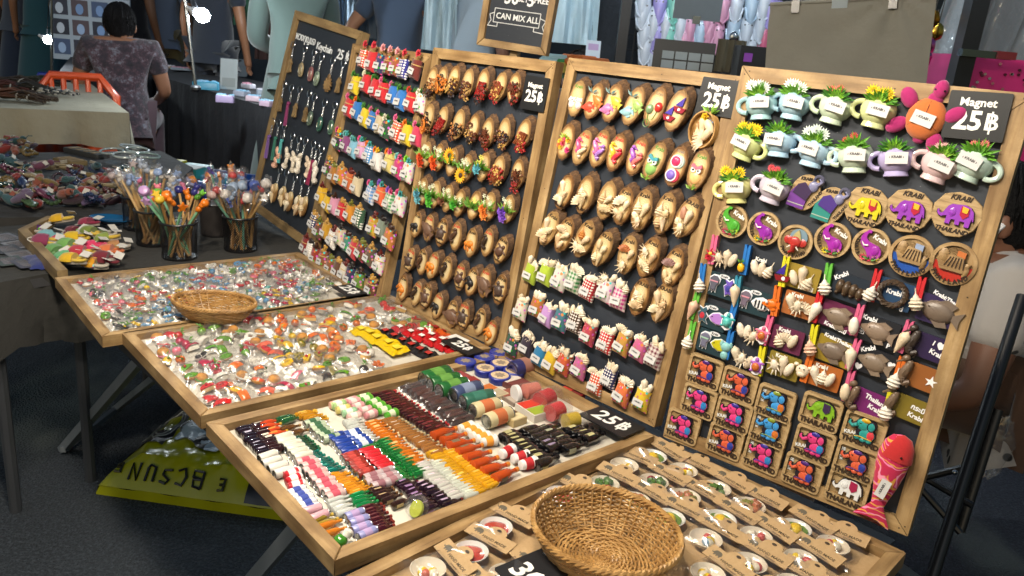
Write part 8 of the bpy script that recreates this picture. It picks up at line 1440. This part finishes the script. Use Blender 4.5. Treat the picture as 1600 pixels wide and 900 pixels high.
put('sheet', MB().sheet(lambda u, v: (a.x - .1 * (1 - v) + (b.x - a.x + .15) * u, 3.6 + .06 * math.sin(u * 17 + v * 3) + .03 * math.sin(u * 41 - v * 2), .6 + (a.z - .6 + .1) * v), 50, 12), 'bigcloth', t, col='#6f7a82'); put('film_layer', MB().sheet(lambda u, v: (a.x - .1 * (1 - v) + (b.x - a.x + .15) * u, 3.54 + .07 * math.sin(u * 15 + v * 4) + .02 * math.sin(u * 37), .6 + (a.z - .6 + .1) * v), 40, 12), 'bag_film', t)
p = at(1545, 112, 2.9); t = thing('pink_box', 'bright pink box scattered with sequins behind the planter board', 'box', T(p.x + .05, p.y, 0)); z1 = at(1545, 90, 2.9).z; put('box', MB().box((0, .1, z1 / 2), (.42, .3, z1)), 'paint', t, col='#c2286e', smooth=False)
for q in range(24): put('sequin', me('seq', MB().prism(disc(.006, .005, 8), 0, .002)), 'metal', t, T(rnd.uniform(-.2, .1), -.052, z1 - rnd.uniform(.0, .11), rx=90), col=rnd.choice(['#c8a8b8', '#7a3a5a', '#b8b0c8', '#e090b0']))
t = thing('dark_tarp', 'dark teal tarpaulin wall behind the seller', 'tarp'); a = at(1490, 300, 3.3); put('tarp', MB().sheet(lambda u, v: (a.x + .1 + 1.6 * u, 3.3 - .9 * u + .03 * math.sin(u * 20), 1.15 * v), 30, 6), 'bigcloth', t, col='#0f2a30'); put('hem', MB().tube([(a.x + .1, 3.29, .01), (a.x + 1.7, 2.39, .01)], .012, 6), 'bigcloth', t, col='#5a4a1e')
# chair tubes, bag by the seller
t = thing('folding_chair', 'black tubular folding chair beside the planter board', 'chair')
for a, b, w_ in (((1598, 462, 1.62), (1452, 915, 1.35), .024), ((1560, 640, 1.7), (1500, 830, 1.62), .022)): put('tube', MB().tube([at(*a), at(*b)], w_ / 2, 10), 'darkmetal', t, col='#0a0a0c')
for a, b in (((1420, 752, 1.55), (1510, 730, 1.5)), ((1440, 765, 1.6), (1500, 832, 1.55)), ((1425, 735, 1.6), (1520, 790, 1.5))): put('cross_bar', MB().tube([at(*a), at(*b)], .008, 8), 'darkmetal', t, col='#0c0c0e')
put('rivet', MB().ell(tuple(at(1492, 738, 1.47)), .006, 8, 6), 'metal', t, col='#b0b4b8'); put('seat', MB().box((0, 0, 0), (.3, .34, .02)), 'cloth', t, Matrix.Translation(at(1570, 640, 2.0)), col='#15151a', smooth=False)
p = at(1556, 690, 1.75); t = thing('plastic_bag', 'clear crumpled plastic bag hanging from the chair', 'bag', T(p.x, p.y, p.z)); put('bag', MB().ell((0, 0, 0), (.045, .03, .095), 16, 14, None, .14, random.Random(8)), 'bag_film', t); put('knot', MB().ell((0, 0, .10), (.012, .01, .018), 8, 6), 'bag_film', t)
# photo panel and far stalls
p = at(145, 78, 7.2); t = thing('photo_panel', 'white panel of small portrait photographs behind the seated woman', 'panel', T(p.x, p.y, p.z - .05, rz=8)); put('panel', MB().box((0, .01, .38), (.66, .02, .86)), 'paper', t, col='#8f9aa6', smooth=False)
for q in range(20):
    x, z = -.25 + (q % 4) * .165, .06 + (q // 4) * .165; f = put('photo', MB().box((x, -.002, z), (.135, .004, .13)), 'paper', t, col=rnd.choice(['#1e2230', '#3a4a68', '#2a2c3a', '#4a3e44']), smooth=False); put('figure', MB().prism(disc(.032, .045, 12), 0, .002), 'paper', f, T(x, -.0045, z - .01, rx=90), col=rnd.choice(['#8aa0c0', '#a8b0bc', '#6a86b0']))
for i, (x, Y, w_, h, c, nm) in enumerate(((20, 13, 3.4, 1.5, '#2a2320', 'dark brown far stall front'), (150, 14, 3.0, 2.2, '#1c2230', 'dark blue far stall wall'), (330, 13, 3.2, 2.2, '#242a30', 'charcoal far stall wall'), (520, 11, 3.0, 2.2, '#2f3a44', 'slate far stall wall'), (760, 10, 3.2, 2.2, '#33424e', 'grey blue stall wall behind the shirts'), (960, 9, 3.0, 2.0, '#26303a', 'dark stall wall behind the clogs'), (1250, 8, 3.6, 2.0, '#2c343c', 'grey stall wall behind the cloth board'), (1560, 7, 3.6, 1.9, '#20282e', 'dark stall wall behind the plastic sheet'))):
    p = at(x, 30, Y); t = thing('stall_backdrop', nm, 'stall', T(p.x, p.y, 0)); put('canvas', MB().sheet(lambda u, v: ((u - .5) * w_, .05 * math.sin(u * 25), v * h), 40, 4), 'bigcloth', t, col=c)
    for sx in (-1, 1): put('pole', MB().tube([(sx * w_ * .5, 0, 0), (sx * w_ * .5, 0, h + .05)], .025, 8), 'darkmetal', t, col='#3a3c40')
    g = random.Random(i)
    for q in range(10): put('hung_item', MB().prism(rrect(.16, .22, .03), 0, .02), 'bigcloth', t, T((g.random() - .5) * w_ * .9, -.12, g.uniform(.5, h - .1), rx=90), col=g.choice(['#5a6a78', '#8a4a3a', '#3a4a6a', '#8a8a80', '#2a5a6a', '#6a3a4a', '#9aa8b4']))
# strip lamps over the neighbouring stalls
for x, Y, z, L, nm in ((1100, 4.0, 1.95, .9, 'clog stall'), (720, 4.1, 2.1, .9, 'shirt stall'), (1390, 2.9, 1.85, .5, 'grey cloth board')):
    p = at(x, 30, Y); t = thing('tube_lamp', 'white tube lamp over the ' + nm, 'lamp', T(p.x, p.y - .35, z)); put('tube', MB().tube([(-L / 2, 0, 0), (L / 2, 0, 0)], .014, 8), 'tube_cool', t); put('batten', MB().box((0, 0, .03), (L + .06, .05, .03)), 'plastic', t, col='#c8ccd0', smooth=False)
